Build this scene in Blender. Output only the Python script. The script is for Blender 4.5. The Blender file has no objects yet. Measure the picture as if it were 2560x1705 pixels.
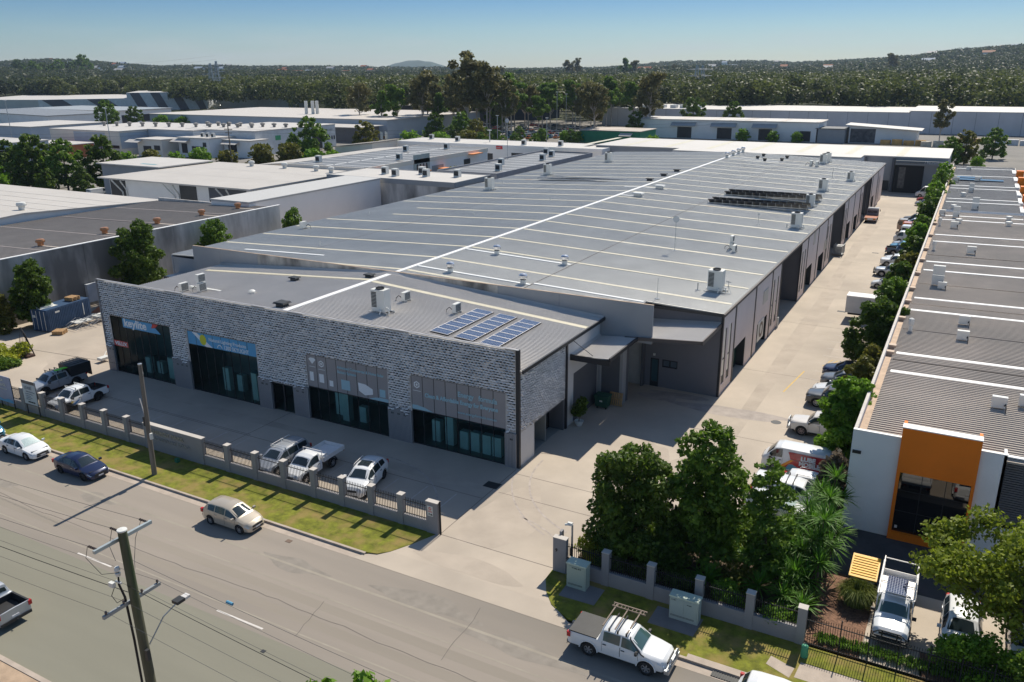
import bpy, bmesh, math, random
import numpy as np
from mathutils import Vector, Matrix
random.seed(7); RNG = np.random.default_rng(11)
R_ = math.radians
scene = bpy.context.scene
COL = scene.collection

# ------------------------------------------------------------------ camera
YAW, PITCH, ROLL = 2.0745608, 0.31738291, -0.00752055
CAM = Vector((26.26, -48.53, 28.0))
fw = Vector((math.cos(YAW)*math.cos(PITCH), math.sin(YAW)*math.cos(PITCH), -math.sin(PITCH)))
rt = fw.cross(Vector((0, 0, 1))).normalized()
up = rt.cross(fw)
r2 = rt*math.cos(ROLL)+up*math.sin(ROLL)
u2 = -rt*math.sin(ROLL)+up*math.cos(ROLL)
cam = bpy.data.cameras.new('camera')
co = bpy.data.objects.new('camera', cam); COL.objects.link(co)
co.matrix_world = Matrix(((r2.x, u2.x, -fw.x, CAM.x), (r2.y, u2.y, -fw.y, CAM.y), (r2.z, u2.z, -fw.z, CAM.z), (0, 0, 0, 1)))
cam.sensor_width = 36.0
cam.lens = 36.0*2069.55846/2560.0
cam.clip_start = 0.3; cam.clip_end = 40000
scene.camera = co
# ------------------------------------------------------------------ sky, sun, exposure
SUN_EL = 48.3
w = bpy.data.worlds.new('World'); scene.world = w; w.use_nodes = True
nt = w.node_tree; nt.nodes.clear()
sky = nt.nodes.new('ShaderNodeTexSky'); sky.sky_type = 'NISHITA'; sky.sun_disc = False
sky.sun_elevation = R_(SUN_EL); sky.sun_rotation = R_(1.0)
sky.altitude = 20; sky.air_density = 1.0; sky.dust_density = 0.25; sky.ozone_density = 2.2
bg = nt.nodes.new('ShaderNodeBackground'); bg.inputs[1].default_value = 0.092
wo = nt.nodes.new('ShaderNodeOutputWorld')
tcw = nt.nodes.new('ShaderNodeTexCoord'); sx = nt.nodes.new('ShaderNodeSeparateXYZ'); nt.links.new(tcw.outputs['Generated'], sx.inputs[0])
rw = nt.nodes.new('ShaderNodeValToRGB'); cr = rw.color_ramp      # clear blue sky paling towards the horizon
cr.elements[0].position = 0.0; cr.elements[0].color = (0.57, 0.66, 0.78, 1); cr.elements[1].position = 0.5; cr.elements[1].color = (0.92, 0.97, 1.0, 1)
for q_, c_ in ((.044, (.44, .59, .76)), (.078, (.29, .47, .72)), (.105, (.45, .62, .82)), (.17, (.78, .92, 1.0))):
    e_ = cr.elements.new(q_); e_.color = (*c_, 1)
nt.links.new(sx.outputs[2], rw.inputs[0])
mw = nt.nodes.new('ShaderNodeMixRGB'); mw.blend_type = 'MULTIPLY'; mw.inputs[0].default_value = 1
nt.links.new(sky.outputs[0], mw.inputs[1]); nt.links.new(rw.outputs[0], mw.inputs[2])
# thin cloud bank low over the left horizon
cn = nt.nodes.new('ShaderNodeTexNoise'); cn.inputs['Scale'].default_value = 5; cn.inputs['Detail'].default_value = 6
cm_ = nt.nodes.new('ShaderNodeMapping'); cm_.inputs['Scale'].default_value = (1, 1, 9); nt.links.new(tcw.outputs['Generated'], cm_.inputs[0]); nt.links.new(cm_.outputs[0], cn.inputs['Vector'])
cf = nt.nodes.new('ShaderNodeMapRange'); cf.inputs['From Min'].default_value = .46; cf.inputs['From Max'].default_value = .7; cf.inputs['To Max'].default_value = .45; nt.links.new(cn.outputs[0], cf.inputs[0])
ce = nt.nodes.new('ShaderNodeMapRange'); ce.inputs['From Min'].default_value = .05; ce.inputs['From Max'].default_value = .02; nt.links.new(sx.outputs[2], ce.inputs[0])
cmul = nt.nodes.new('ShaderNodeMath'); cmul.operation = 'MULTIPLY'; nt.links.new(cf.outputs[0], cmul.inputs[0]); nt.links.new(ce.outputs[0], cmul.inputs[1])
mc = nt.nodes.new('ShaderNodeMixRGB'); mc.inputs[2].default_value = (5.2, 5.5, 5.7, 1); nt.links.new(cmul.outputs[0], mc.inputs[0]); nt.links.new(mw.outputs[0], mc.inputs[1])
nt.links.new(mc.outputs[0], bg.inputs[0]); nt.links.new(bg.outputs[0], wo.inputs[0])
sl = bpy.data.lights.new('sun', 'SUN'); sl.energy = 4.7; sl.angle = R_(0.5); sl.color = (1.0, 0.93, 0.80)
so = bpy.data.objects.new('sun', sl); COL.objects.link(so)
so.rotation_euler = (R_(-(90-SUN_EL)), 0, R_(-1.0))     # light travels towards -Y and down
so.location = (0, 0, 60)
scene.view_settings.view_transform = 'Standard'; scene.view_settings.look = 'None'
scene.view_settings.exposure = 0.22; scene.view_settings.gamma = 1.0
scene.cycles.max_bounces = 6; scene.cycles.diffuse_bounces = 3; scene.cycles.transparent_max_bounces = 12
scene.cycles.volume_bounces = 0; scene.cycles.sample_clamp_indirect = 6

# ------------------------------------------------------------------ materials
MATS = {}
def mat(name, col, rough=0.7, metal=0.0, var=0.12, scale=0.6, bump=0.0, bscale=8.0, dark=None, spec=0.4, emit=None, stretch=None, col2=None, fac=(0.4, 0.65)):
    """procedural Principled material with large and small noise variation"""
    if name in MATS: return MATS[name]
    m = bpy.data.materials.new(name); m.use_nodes = True; n = m.node_tree; N = n.nodes; L = n.links
    b = N['Principled BSDF']; b.inputs['Roughness'].default_value = rough; b.inputs['Metallic'].default_value = metal
    b.inputs['Specular IOR Level'].default_value = spec
    tc = N.new('ShaderNodeTexCoord'); src = tc.outputs['Object']
    if stretch:
        mp = N.new('ShaderNodeMapping'); mp.inputs['Scale'].default_value = stretch; L.new(src, mp.inputs[0]); src = mp.outputs[0]
    n1 = N.new('ShaderNodeTexNoise'); n1.inputs['Scale'].default_value = scale; n1.inputs['Detail'].default_value = 6; n1.inputs['Roughness'].default_value = 0.62
    L.new(src, n1.inputs['Vector'])
    rp = N.new('ShaderNodeValToRGB'); rp.color_ramp.elements[0].position = 0.3; rp.color_ramp.elements[1].position = 0.7
    a = [max(0, c*(1-var)) for c in col]; z = [min(1, c*(1+var)) for c in col]
    rp.color_ramp.elements[0].color = (*a, 1); rp.color_ramp.elements[1].color = (*z, 1)
    L.new(n1.outputs[0], rp.inputs[0]); out = rp.outputs[0]
    if col2 is not None:
        n2 = N.new('ShaderNodeTexNoise'); n2.inputs['Scale'].default_value = scale*0.37; n2.inputs['Detail'].default_value = 5; L.new(src, n2.inputs['Vector'])
        r2_ = N.new('ShaderNodeMapRange'); r2_.inputs['From Min'].default_value = fac[0]; r2_.inputs['From Max'].default_value = fac[1]
        L.new(n2.outputs[0], r2_.inputs[0])
        mx = N.new('ShaderNodeMixRGB'); mx.inputs[2].default_value = (*col2, 1); L.new(r2_.outputs[0], mx.inputs[0]); L.new(out, mx.inputs[1]); out = mx.outputs[0]
    L.new(out, b.inputs['Base Color'])
    if bump:
        nb = N.new('ShaderNodeTexNoise'); nb.inputs['Scale'].default_value = bscale; nb.inputs['Detail'].default_value = 4; L.new(src, nb.inputs['Vector'])
        bp = N.new('ShaderNodeBump'); bp.inputs['Strength'].default_value = bump; bp.inputs['Distance'].default_value = 0.02
        L.new(nb.outputs[0], bp.inputs['Height']); L.new(bp.outputs[0], b.inputs['Normal'])
    if emit:
        b.inputs['Emission Color'].default_value = (*emit[:3], 1); b.inputs['Emission Strength'].default_value = emit[3]
    MATS[name] = m; return m
def paint(name, col, metal=0.0, rough=0.3):
    if name in MATS: return MATS[name]
    m = mat(name, col, rough=rough, metal=metal, var=0.04, scale=1.5)
    b = m.node_tree.nodes['Principled BSDF']; b.inputs['Coat Weight'].default_value = 0.6; b.inputs['Coat Roughness'].default_value = 0.08
    return m
def leafmat(name, c1, c2, trans=0.35, yellow=None, ns=0.5, wi=0.55):
    if name in MATS: return MATS[name]
    m = bpy.data.materials.new(name); m.use_nodes = True; n = m.node_tree; N = n.nodes; L = n.links
    b = N['Principled BSDF']; b.inputs['Roughness'].default_value = 0.55; b.inputs['Specular IOR Level'].default_value = 0.3
    g = N.new('ShaderNodeNewGeometry'); rp = N.new('ShaderNodeValToRGB')
    rp.color_ramp.elements[0].color = (*c1, 1); rp.color_ramp.elements[1].color = (*c2, 1)
    if yellow is not None:
        e = rp.color_ramp.elements.new(0.93); e.color = (*c2, 1); rp.color_ramp.elements[-1].color = (*yellow, 1)
    tc = N.new('ShaderNodeTexCoord'); no = N.new('ShaderNodeTexNoise'); no.inputs['Scale'].default_value = ns; no.inputs['Detail'].default_value = 3
    L.new(tc.outputs['Object'], no.inputs['Vector'])
    ad = N.new('ShaderNodeMath'); ad.operation = 'MULTIPLY_ADD'; ad.inputs[1].default_value = wi
    mr = N.new('ShaderNodeMapRange'); mr.inputs['From Min'].default_value = 0.3; mr.inputs['From Max'].default_value = 0.7; mr.inputs['To Max'].default_value = 1-wi
    L.new(no.outputs[0], mr.inputs[0]); L.new(g.outputs['Random Per Island'], ad.inputs[0]); L.new(mr.outputs[0], ad.inputs[2]); L.new(ad.outputs[0], rp.inputs[0])
    L.new(rp.outputs[0], b.inputs['Base Color'])
    tr = N.new('ShaderNodeBsdfTranslucent'); L.new(rp.outputs[0], tr.inputs[0])
    mx = N.new('ShaderNodeMixShader'); mx.inputs[0].default_value = trans+.08
    L.new(b.outputs[0], mx.inputs[1]); L.new(tr.outputs[0], mx.inputs[2]); L.new(mx.outputs[0], N['Material Output'].inputs[0])
    MATS[name] = m; return m
def glassmat(name, tint, see=0.45, rough=0.03, base=(0.01, 0.02, 0.025)):
    """window glass: sharp reflection over a tinted view into the room"""
    if name in MATS: return MATS[name]
    m = bpy.data.materials.new(name); m.use_nodes = True; n = m.node_tree; N = n.nodes; L = n.links
    b = N['Principled BSDF']; b.inputs['Base Color'].default_value = (*base, 1); b.inputs['Roughness'].default_value = rough; b.inputs['Specular IOR Level'].default_value = 0.6
    tr = N.new('ShaderNodeBsdfTransparent'); tr.inputs[0].default_value = (*tint, 1)
    lw = N.new('ShaderNodeFresnel'); lw.inputs[0].default_value = 1.6
    mr = N.new('ShaderNodeMapRange'); mr.inputs['To Min'].default_value = 1-see; mr.inputs['From Max'].default_value = 0.6
    L.new(lw.outputs[0], mr.inputs[0])
    mx = N.new('ShaderNodeMixShader'); L.new(mr.outputs[0], mx.inputs[0]); L.new(tr.outputs[0], mx.inputs[1]); L.new(b.outputs[0], mx.inputs[2])
    L.new(mx.outputs[0], N['Material Output'].inputs[0]); MATS[name] = m; return m

# ------------------------------------------------------------------ geometry helpers
class MB:
    def __init__(s): s.v = []; s.f = []; s.m = []
    def add(s, vs, fs, mi=0):
        o = len(s.v); s.v += [tuple(v) for v in vs]; s.f += [tuple(i+o for i in f) for f in fs]; s.m += [mi]*len(fs); return s
    def box(s, x0, x1, y0, y1, z0, z1, mi=0):
        return s.add([(x0, y0, z0), (x1, y0, z0), (x1, y1, z0), (x0, y1, z0), (x0, y0, z1), (x1, y0, z1), (x1, y1, z1), (x0, y1, z1)],
                     [(0, 3, 2, 1), (4, 5, 6, 7), (0, 1, 5, 4), (1, 2, 6, 5), (2, 3, 7, 6), (3, 0, 4, 7)], mi)
    def quad(s, a, b, c, d, mi=0): return s.add([a, b, c, d], [(0, 1, 2, 3)], mi)
    def poly(s, pts, z=0.0, mi=0):
        return s.add([(p[0], p[1], p[2] if len(p) > 2 else z) for p in pts], [tuple(range(len(pts)))], mi)
    def prism(s, pts, z0, z1, mi=0):
        n = len(pts); vs = [(p[0], p[1], z0) for p in pts]+[(p[0], p[1], z1) for p in pts]
        return s.add(vs, [tuple(range(n-1, -1, -1)), tuple(range(n, 2*n))]+[(i, (i+1) % n, n+(i+1) % n, n+i) for i in range(n)], mi)
    def tube(s, pts, r, n=8, mi=0, cap=True):
        if not hasattr(r, '__len__'): r = [r]*len(pts)
        P = [Vector(p) for p in pts]; rings = []
        o = len(s.v)
        for i, p in enumerate(P):
            t = (P[min(i+1, len(P)-1)]-P[max(i-1, 0)]).normalized()
            a = t.cross(Vector((0, 0, 1)) if abs(t.z) < 0.9 else Vector((1, 0, 0))).normalized(); b = t.cross(a)
            for k in range(n):
                an = 2*math.pi*k/n; s.v.append(tuple(p+a*math.cos(an)*r[i]+b*math.sin(an)*r[i]))
        for i in range(len(P)-1):
            for k in range(n):
                s.f.append((o+i*n+k, o+i*n+(k+1) % n, o+(i+1)*n+(k+1) % n, o+(i+1)*n+k)); s.m.append(mi)
        if cap:
            s.f.append(tuple(o+k for k in range(n-1, -1, -1))); s.m.append(mi)
            s.f.append(tuple(o+(len(P)-1)*n+k for k in range(n))); s.m.append(mi)
        return s
    def lathe(s, prof, c=(0, 0, 0), n=16, mi=0, axis='z'):
        o = len(s.v)
        for (r, z) in prof:
            for k in range(n):
                a = 2*math.pi*k/n; x, y = r*math.cos(a), r*math.sin(a)
                s.v.append((c[0]+x, c[1]+y, c[2]+z) if axis == 'z' else (c[0]+x, c[1]+z, c[2]+y))
        for i in range(len(prof)-1):
            for k in range(n):
                s.f.append((o+i*n+k, o+i*n+(k+1) % n, o+(i+1)*n+(k+1) % n, o+(i+1)*n+k)); s.m.append(mi)
        return s
    def build(s, name, mats, parent=None, smooth=False, world=True):
        me = bpy.data.meshes.new(name); me.from_pydata(s.v, [], s.f)
        if not isinstance(mats, (list, tuple)): mats = [mats]
        for m in mats: me.materials.append(m)
        if len(mats) > 1: me.polygons.foreach_set('material_index', s.m)
        me.update()
        o = bpy.data.objects.new(name, me); COL.objects.link(o)
        if smooth:
            me.polygons.foreach_set('use_smooth', [True]*len(me.polygons)); me.set_sharp_from_angle(angle=R_(35))
        if parent is not None:
            o.parent = parent
            if world:
                r = parent
                while r.parent: r = r.parent
                if r is parent: o.matrix_parent_inverse = Matrix.Translation(-Vector(parent.location))
        return o
def split_build(mb, name, m, parent):
    """one part object per connected piece of the buffer"""
    par = list(range(len(mb.v)))
    def fd(a):
        while par[a] != a: par[a] = par[par[a]]; a = par[a]
        return a
    for f in mb.f:
        for q in f[1:]: par[fd(q)] = fd(f[0])
    gr = {}
    for f in mb.f: gr.setdefault(fd(f[0]), []).append(f)
    for fs in gr.values():
        ids = sorted({i for f in fs for i in f}); mp = {i: k for k, i in enumerate(ids)}; b = MB()
        b.add([mb.v[i] for i in ids], [tuple(mp[i] for i in f) for f in fs]); b.build(name, m, parent)
def tag(o, label=None, cat=None, group=None, kind=None):
    if label: o['label'] = label
    if cat: o['category'] = cat
    if group: o['group'] = group
    if kind: o['kind'] = kind
    return o
def thing(name, label, cat, loc=(0, 0, 0), rz=0, group=None):
    o = bpy.data.objects.new(name, None); o.empty_display_size = 0.5; COL.objects.link(o)
    o.location = loc; o.rotation_euler = (0, 0, rz); return tag(o, label, cat, group)
def dup(root, loc, rz=None, label=None, group=None, sc=None):
    r = root.copy(); COL.objects.link(r); r.location = loc
    if rz is not None: r.rotation_euler = (0, 0, rz)
    if sc is not None: r.scale = sc if hasattr(sc, '__len__') else (sc, sc, sc)
    if label: r['label'] = label
    if group: r['group'] = group
    for ch in list(root.children):
        c = ch.copy(); COL.objects.link(c); c.parent = r
        for g in list(ch.children):
            d = g.copy(); COL.objects.link(d); d.parent = c
    return r
def struct(name, mb, m): return tag(mb.build(name, m), kind='structure')
def text_obj(s, size, m, name, parent, mw, extrude=0.01, bold=0.0, sx=1.0, align='LEFT', world=True):
    cu = bpy.data.curves.new('txt', 'FONT'); cu.body = s; cu.size = size; cu.extrude = extrude; cu.offset = bold; cu.align_x = align; cu.resolution_u = 3
    t = bpy.data.objects.new('txt', cu); COL.objects.link(t)
    dg = bpy.context.evaluated_depsgraph_get(); me = bpy.data.meshes.new_from_object(t.evaluated_get(dg))
    bpy.data.objects.remove(t); bpy.data.curves.remove(cu)
    me.transform(mw @ Matrix.Diagonal((sx, 1, 1, 1)))
    me.materials.clear(); me.materials.append(m)
    o = bpy.data.objects.new(name, me); COL.objects.link(o)
    if parent:
        o.parent = parent
        if world and parent.parent is None: o.matrix_parent_inverse = Matrix.Translation(-Vector(parent.location))
    return o
def face_S(x, y, z): return Matrix.Translation((x, y, z)) @ Matrix.Rotation(R_(90), 4, 'X')     # text on a face looking to -Y
def face_E(x, y, z): return Matrix.Translation((x, y, z)) @ Matrix.Rotation(R_(90), 4, 'Z') @ Matrix.Rotation(R_(90), 4, 'X')

# ------------------------------------------------------------------ shared materials
concrete = mat('driveway_concrete', (0.47, 0.40, 0.325), 0.85, var=0.10, scale=0.22, bump=0.15, bscale=30, col2=(0.365, 0.31, 0.255), fac=(0.46, 0.68))
asphalt = mat('road_asphalt', (0.295, 0.255, 0.215), 0.9, var=0.08, scale=0.35, bump=0.3, bscale=40, stretch=(0.12, 1, 1), col2=(0.20, 0.18, 0.155), fac=(0.42, 0.66))
asphalt2 = mat('road_asphalt_greenish', (0.215, 0.205, 0.16), 0.9, var=0.07, scale=0.35, bump=0.3, bscale=40, stretch=(0.12, 1, 1))
dasphalt = mat('dark_asphalt', (0.07, 0.07, 0.075), 0.9, var=0.2, scale=0.8, bump=0.3, bscale=30)
pavem = mat('yard_pavement', (0.20, 0.185, 0.165), 0.9, var=0.25, scale=0.05)
kerbm = mat('kerb_concrete', (0.42, 0.35, 0.29), 0.85, var=0.15, scale=1.2)
grassm = mat('grass_turf', (0.155, 0.165, 0.016), 0.95, var=0.45, scale=1.9, bump=0.8, bscale=25, col2=(0.26, 0.19, 0.06), fac=(0.46, 0.66))
mulchm = mat('mulch', (0.20, 0.11, 0.07), 0.95, var=0.5, scale=9, bump=1.0, bscale=30)
soilm = mat('garden_soil', (0.07, 0.05, 0.03), 0.95, var=0.5, scale=4, bump=1.0, bscale=20)
earth = mat('earth', (0.040, 0.055, 0.018), 0.95, var=0.4, scale=0.02, col2=(0.12, 0.11, 0.07), fac=(0.5, 0.75))
whitepaint = mat('line_paint', (0.62, 0.58, 0.54), 0.7, var=0.12, scale=3)
jointm = mat('joint_sealant', (0.10, 0.085, 0.08), 0.9, var=0.2)
wallgrey = mat('grey_render', (0.31, 0.32, 0.335), 0.8, var=0.06, scale=0.5)
walllight = mat('light_grey_render', (0.62, 0.61, 0.61), 0.8, var=0.06, scale=0.4)
walldark = mat('dark_grey_render', (0.105, 0.11, 0.125), 0.8, var=0.08, scale=0.5)
wallpink = mat('warm_grey_precast', (0.78, 0.67, 0.63), 0.85, var=0.05, scale=0.4)
charcoal = mat('charcoal_trim', (0.025, 0.027, 0.032), 0.5, var=0.1)
precast = mat('weathered_precast', (0.45, 0.43, 0.40), 0.9, var=0.25, scale=1.0, stretch=(1, 1, 0.35), col2=(0.13, 0.125, 0.12), fac=(0.45, 0.6))
stainwall = mat('stained_concrete', (0.55, 0.53, 0.51), 0.9, var=0.3, scale=0.5, stretch=(1, 1, 0.3), col2=(0.16, 0.155, 0.15), fac=(0.42, 0.62))
zinc = mat('grey_metal_roofing', (0.56, 0.55, 0.52), 0.5, 0.35, var=0.08, scale=0.25)
zinc2 = mat('mid_grey_metal_roofing', (0.56, 0.53, 0.50), 0.55, 0.2, var=0.06, scale=0.3)
roofwhite = mat('pale_metal_roofing', (0.54, 0.51, 0.475), 0.6, var=0.05, scale=0.15)
roofcream = mat('cream_metal_roofing', (0.50, 0.465, 0.425), 0.6, var=0.06, scale=0.2)
roofdark = mat('brown_grey_roofing', (0.19, 0.17, 0.155), 0.6, var=0.1, scale=0.4)
rooftan = mat('weathered_tan_roofing', (0.50, 0.43, 0.365), 0.65, 0.05, var=0.10, scale=0.3, col2=(0.40, 0.35, 0.30))
roofslate = mat('slate_metal_roofing', (0.17, 0.172, 0.178), 0.5, 0.2, var=0.08, scale=0.2)
skyyellow = mat('yellowed_skylight_sheet', (0.58, 0.53, 0.40), 0.5, var=0.12, scale=0.6, col2=(0.55, 0.36, 0.2), fac=(0.66, 0.74))
skywhite = mat('white_skylight_sheet', (0.80, 0.80, 0.78), 0.45, var=0.05, scale=1)
capwhite = mat('white_ridge_capping', (0.82, 0.81, 0.79), 0.5, var=0.05, scale=1)
wallwhite = mat('white_render', (0.80, 0.79, 0.78), 0.75, var=0.05, scale=0.3)
wallcream = mat('cream_render', (0.74, 0.68, 0.60), 0.8, var=0.05, scale=0.3)
wallblue = mat('blue_grey_cladding', (0.42, 0.47, 0.53), 0.7, var=0.05, scale=0.3)
orange = mat('orange_render', (0.85, 0.20, 0.008), 0.7, var=0.06, scale=0.5)
blackglass = mat('dark_window', (0.012, 0.014, 0.018), 0.06, var=0.1, spec=0.6)
steel = mat('galvanised_steel', (0.42, 0.44, 0.46), 0.4, 0.7, var=0.15, scale=3)
alu = mat('aluminium_screen', (0.86, 0.82, 0.79), 0.5, 0.12, var=0.12, scale=0.35)
holes = mat('screen_backing', (0.014, 0.014, 0.016), 0.8, var=0.1)
acwhite = mat('cream_enamel', (0.66, 0.66, 0.63), 0.5, var=0.05)
acdark = mat('grille_black', (0.03, 0.032, 0.035), 0.6, var=0.2)
blackm = mat('black_rubber', (0.018, 0.018, 0.019), 0.8, var=0.15)
woodm = mat('weathered_timber', (0.16, 0.14, 0.12), 0.9, var=0.35, scale=3, stretch=(1, 1, 0.08), bump=0.5)
greenwood = mat('treated_timber_pole', (0.085, 0.085, 0.055), 0.9, var=0.35, scale=3, stretch=(1, 1, 0.08), bump=0.5, col2=(0.03, 0.06, 0.02), fac=(0.5, 0.65))
barkm = mat('bark', (0.10, 0.075, 0.055), 0.9, var=0.3, scale=5, stretch=(1, 1, 0.3), bump=0.6)
gumbark = mat('pale_bark', (0.38, 0.34, 0.30), 0.9, var=0.3, scale=2, stretch=(1, 1, 0.3))
palletm = mat('pallet_timber', (0.45, 0.28, 0.14), 0.85, var=0.25, scale=4)
# ================================================================== THE SETTING
FWX, FWY = math.cos(YAW), math.sin(YAW); RTX, RTY = math.sin(YAW), -math.cos(YAW)
F_PX = 2069.56
def img_x(x, y):
    dx, dy = x-CAM.x, y-CAM.y; f = dx*FWX+dy*FWY; r = dx*RTX+dy*RTY
    return 1280+F_PX*r/np.maximum(f*math.cos(PITCH), 1)
HX = [-900, 0, 130, 300, 400, 700, 900, 1000, 1200, 1500, 1700, 1900, 2000, 2150, 2300, 2400, 2560, 3400]
HD = [16, 18, 22, 17, 12, 10, 4, 3, 0, 1, 11, 9, 6, 13, 21, 33, 38, 50]     # ridge above the horizon, px at full size
def terrain(x, y):
    x = np.asarray(x, float); y = np.asarray(y, float)
    d = np.hypot(x-CAM.x, y-CAM.y); ix = img_x(x, y)
    H = 14+np.interp(ix, HX, HD)/F_PX*3300
    t = np.clip((d-650)/(3300-650), 0, 1); t = t*t*(3-2*t)*0.75+0.25*t
    n = 5*np.sin(x*0.004+1.3)*np.sin(y*0.0037)+3*np.sin(x*0.011)*np.sin(y*0.013+2)
    behind = np.clip((d-3600)/3000, 0, 1)
    return -0.3+H*t*(1-0.8*behind)+n*np.clip((d-900)/1200, 0, 1)*(1-behind)
na, nr = 260, 90
az = np.linspace(0, 2*math.pi, na, endpoint=False); rr = np.concatenate([[1.0], np.geomspace(20, 14000, nr-1)])
A, RR = np.meshgrid(az, rr, indexing='ij'); gx = CAM.x+RR*np.cos(A); gy = CAM.y+RR*np.sin(A)
gz = terrain(gx, gy); gz[(gx-CAM.x)*FWX+(gy-CAM.y)*FWY < 0] = -0.3
mb = MB(); mb.v = [tuple(p) for p in np.stack([gx, gy, gz], -1).reshape(-1, 3)]
for i in range(na):
    j = (i+1) % na
    for k in range(nr-1): mb.f.append((i*nr+k, j*nr+k, j*nr+k+1, i*nr+k+1)); mb.m.append(0)
mb.f.append(tuple(i*nr for i in range(na))); mb.m.append(0)
tag(mb.build('ground', earth, smooth=True), kind='structure')
# distant blue mountain
mb = MB(); mv = []
base = Vector((CAM.x, CAM.y, 0)); 
def dirx(px, d):
    v = fw*F_PX+r2*(px-1280); v.z = 0; v.normalize(); return (CAM.x+v.x*d, CAM.y+v.y*d)
for i in range(25):
    for j in range(9):
        px = 985+i*(180/24.); d = 9000+j*150
        t = (i-11)/13.0; s = (j-4)/4.0
        h = 118*max(0, (1-t*t))**1.2*max(0, 1-s*s)**0.7*(1+0.02*math.sin(i*1.7)+0.015*math.sin(j+i))
        x, y = dirx(px, d); mb.v.append((x, y, h+8))
for i in range(24):
    for j in range(8): mb.f.append((i*9+j, (i+1)*9+j, (i+1)*9+j+1, i*9+j+1)); mb.m.append(0)
hillm = mat('forest_hill', (0.03, 0.055, 0.035), 0.95, var=0.3, scale=0.01)
tag(mb.build('hill', hillm, smooth=True), kind='structure')
wear = MB(); rs = random.Random(9)
for (x, y, a, b_) in ((12.3, 40, .9, 34), (17.0, 40, .7, 30), (11.6, 100, .9, 40), (2.5, -6.5, 2.2, 4.2), (-6, -4, 6, .6), (-26, -2.6, 9, .5), (7.5, 4, 2.0, 5), (12, 5, 2.2, 4), (-52, 2, 3, 5), (3.5, -12.6, 3.5, .8)):
    wear.poly([(x+a*math.cos(t)*(1+.2*math.sin(3*t+x)), y+b_*math.sin(t)*(1+.12*math.sin(5*t+y))) for t in np.linspace(0, 2*math.pi, 44)[:-1]], .0012+.0002*len(wear.f))
struct('worn_concrete', wear, mat('worn_concrete', (0.42, 0.355, 0.29), 0.85, var=0.13, scale=0.35, bump=0.15, bscale=30))

struct('yard_ground', MB().poly([(-420, -14.3, -.16), (-72, -14.3, -.16), (-72, 165, -.16), (64, 165, -.16), (64, 395, -.16), (-420, 395, -.16)]), pavem)
struct('road', MB().poly([(-260, -23.0), (260, -23.0), (260, -15.0), (-260, -15.0)], -.10), asphalt)
struct('road_lane', MB().poly([(-260, -30.5), (260, -30.5), (260, -23.0), (-260, -23.0)], -.10), asphalt2)
struct('gutter', MB().poly([(-260, -15.0), (-3.4, -15.0), (-2.9, -14.45), (-260, -14.45)], -.094).poly([(11.6, -15.0), (260, -15.0), (260, -14.45), (10.7, -14.45)], -.094), kerbm)
k = MB().box(-260, -2.9, -14.45, -14.29, -.12, .035).box(11.0, 17.2, -14.45, -14.29, -.12, .035).box(17.2, 26.5, -14.45, -14.0, -.12, .035).box(26.5, 260, -14.45, -14.29, -.12, .035)
struct('kerb', k, kerbm)
struct('kerb_far_side', MB().box(-260, 260, -30.75, -30.5, -.12, .03), kerbm)
struct('nature_strip', MB().prism([(-260, -14.29), (-2.94, -14.29), (-2.2, -14.1), (-1.62, -13.5), (-0.99, -12.26), (-0.28, -10.55), (-260, -10.55)], -.1, .02), grassm)
struct('nature_strip_east', MB().prism([(7.95, -10.6), (8.0, -11.6), (8.6, -12.7), (9.35, -13.6), (10.66, -14.29), (200, -14.29), (200, -10.6)], -.1, .02), grassm)
vergem = mat('gravel_verge', (0.40, 0.29, 0.20), 0.9, var=0.18, scale=1.5, bump=0.5)
struct('verge_near_side', MB().poly([(-260, -75), (260, -75), (260, -30.75), (-260, -30.75)], .0), vergem)
# driveway slab and its crossing down to the road
struct('driveway', MB().poly([(-72, -10.4), (-0.1, -10.4), (8.2, -10.4), (8.6, -9.0), (8.9, -10.4), (22.3, -10.4), (22.3, 166), (-72, 166)], 0.0), concrete)
struct('driveway_crossing', MB().add([(-0.28, -10.4, .0), (7.95, -10.4, .0), (8.1, -11.6, .0), (9.35, -13.5, .0), (10.66, -14.4, -.06), (11.6, -15.0, -.09), (-3.4, -15.0, -.09), (-2.94, -14.43, -.06), (-1.62, -13.5, .0), (-0.99, -12.26, .0)], [(0, 9, 8, 3, 2, 1), (3, 8, 7, 4), (4, 7, 6, 5)]), concrete)
j = MB()
for a, b in (((-0.2, -10.42), (7.95, -10.42)), ((0.5, -3.9), (20, -3.9)), ((-0.05, 0), (-0.05, -10.3)), ((0.2, -.9), (19, -.9)), ((-44, -5.2), (-.1, -5.2)), ((9.3, 13.0), (20, 13.0)), ((9.3, 29.0), (20, 29.0)), ((9.3, 47), (20, 47)), ((9.3, 65), (20, 65)), ((9.3, 83), (20, 83)), ((-46, -5), (-22, -5)), ((-22.3, 0), (-22.3, -10.3))):
    if a[1] == b[1]: j.poly([(a[0], a[1]-.02), (b[0], b[1]-.02), (b[0], b[1]+.02), (a[0], a[1]+.02)], .004)
    else: j.poly([(a[0]-.02, b[1]), (a[0]+.02, b[1]), (a[0]+.02, a[1]), (a[0]-.02, a[1])], .004)
struct('expansion_joints', j, jointm)
ln = MB()
for x in (-44.1, -41.6, -39.1, -36.6, -34.1, -31.6, -29.1, -26.6, -24.1, -21.6, -19.1, -16.6, -14.1, -11.75, -9.3, -6.85, -4.35, -1.95):
    ln.poly([(x-.04, -10.2), (x+.04, -10.2), (x+.04, -5.5), (x-.04, -5.5)], .004)
for k in range(34):
    y = 1.0+k*2.55
    if y < 120: ln.poly([(15.6, y-.04), (20.3, y-.04), (20.3, y+.04), (15.6, y+.04)], .004)
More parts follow.
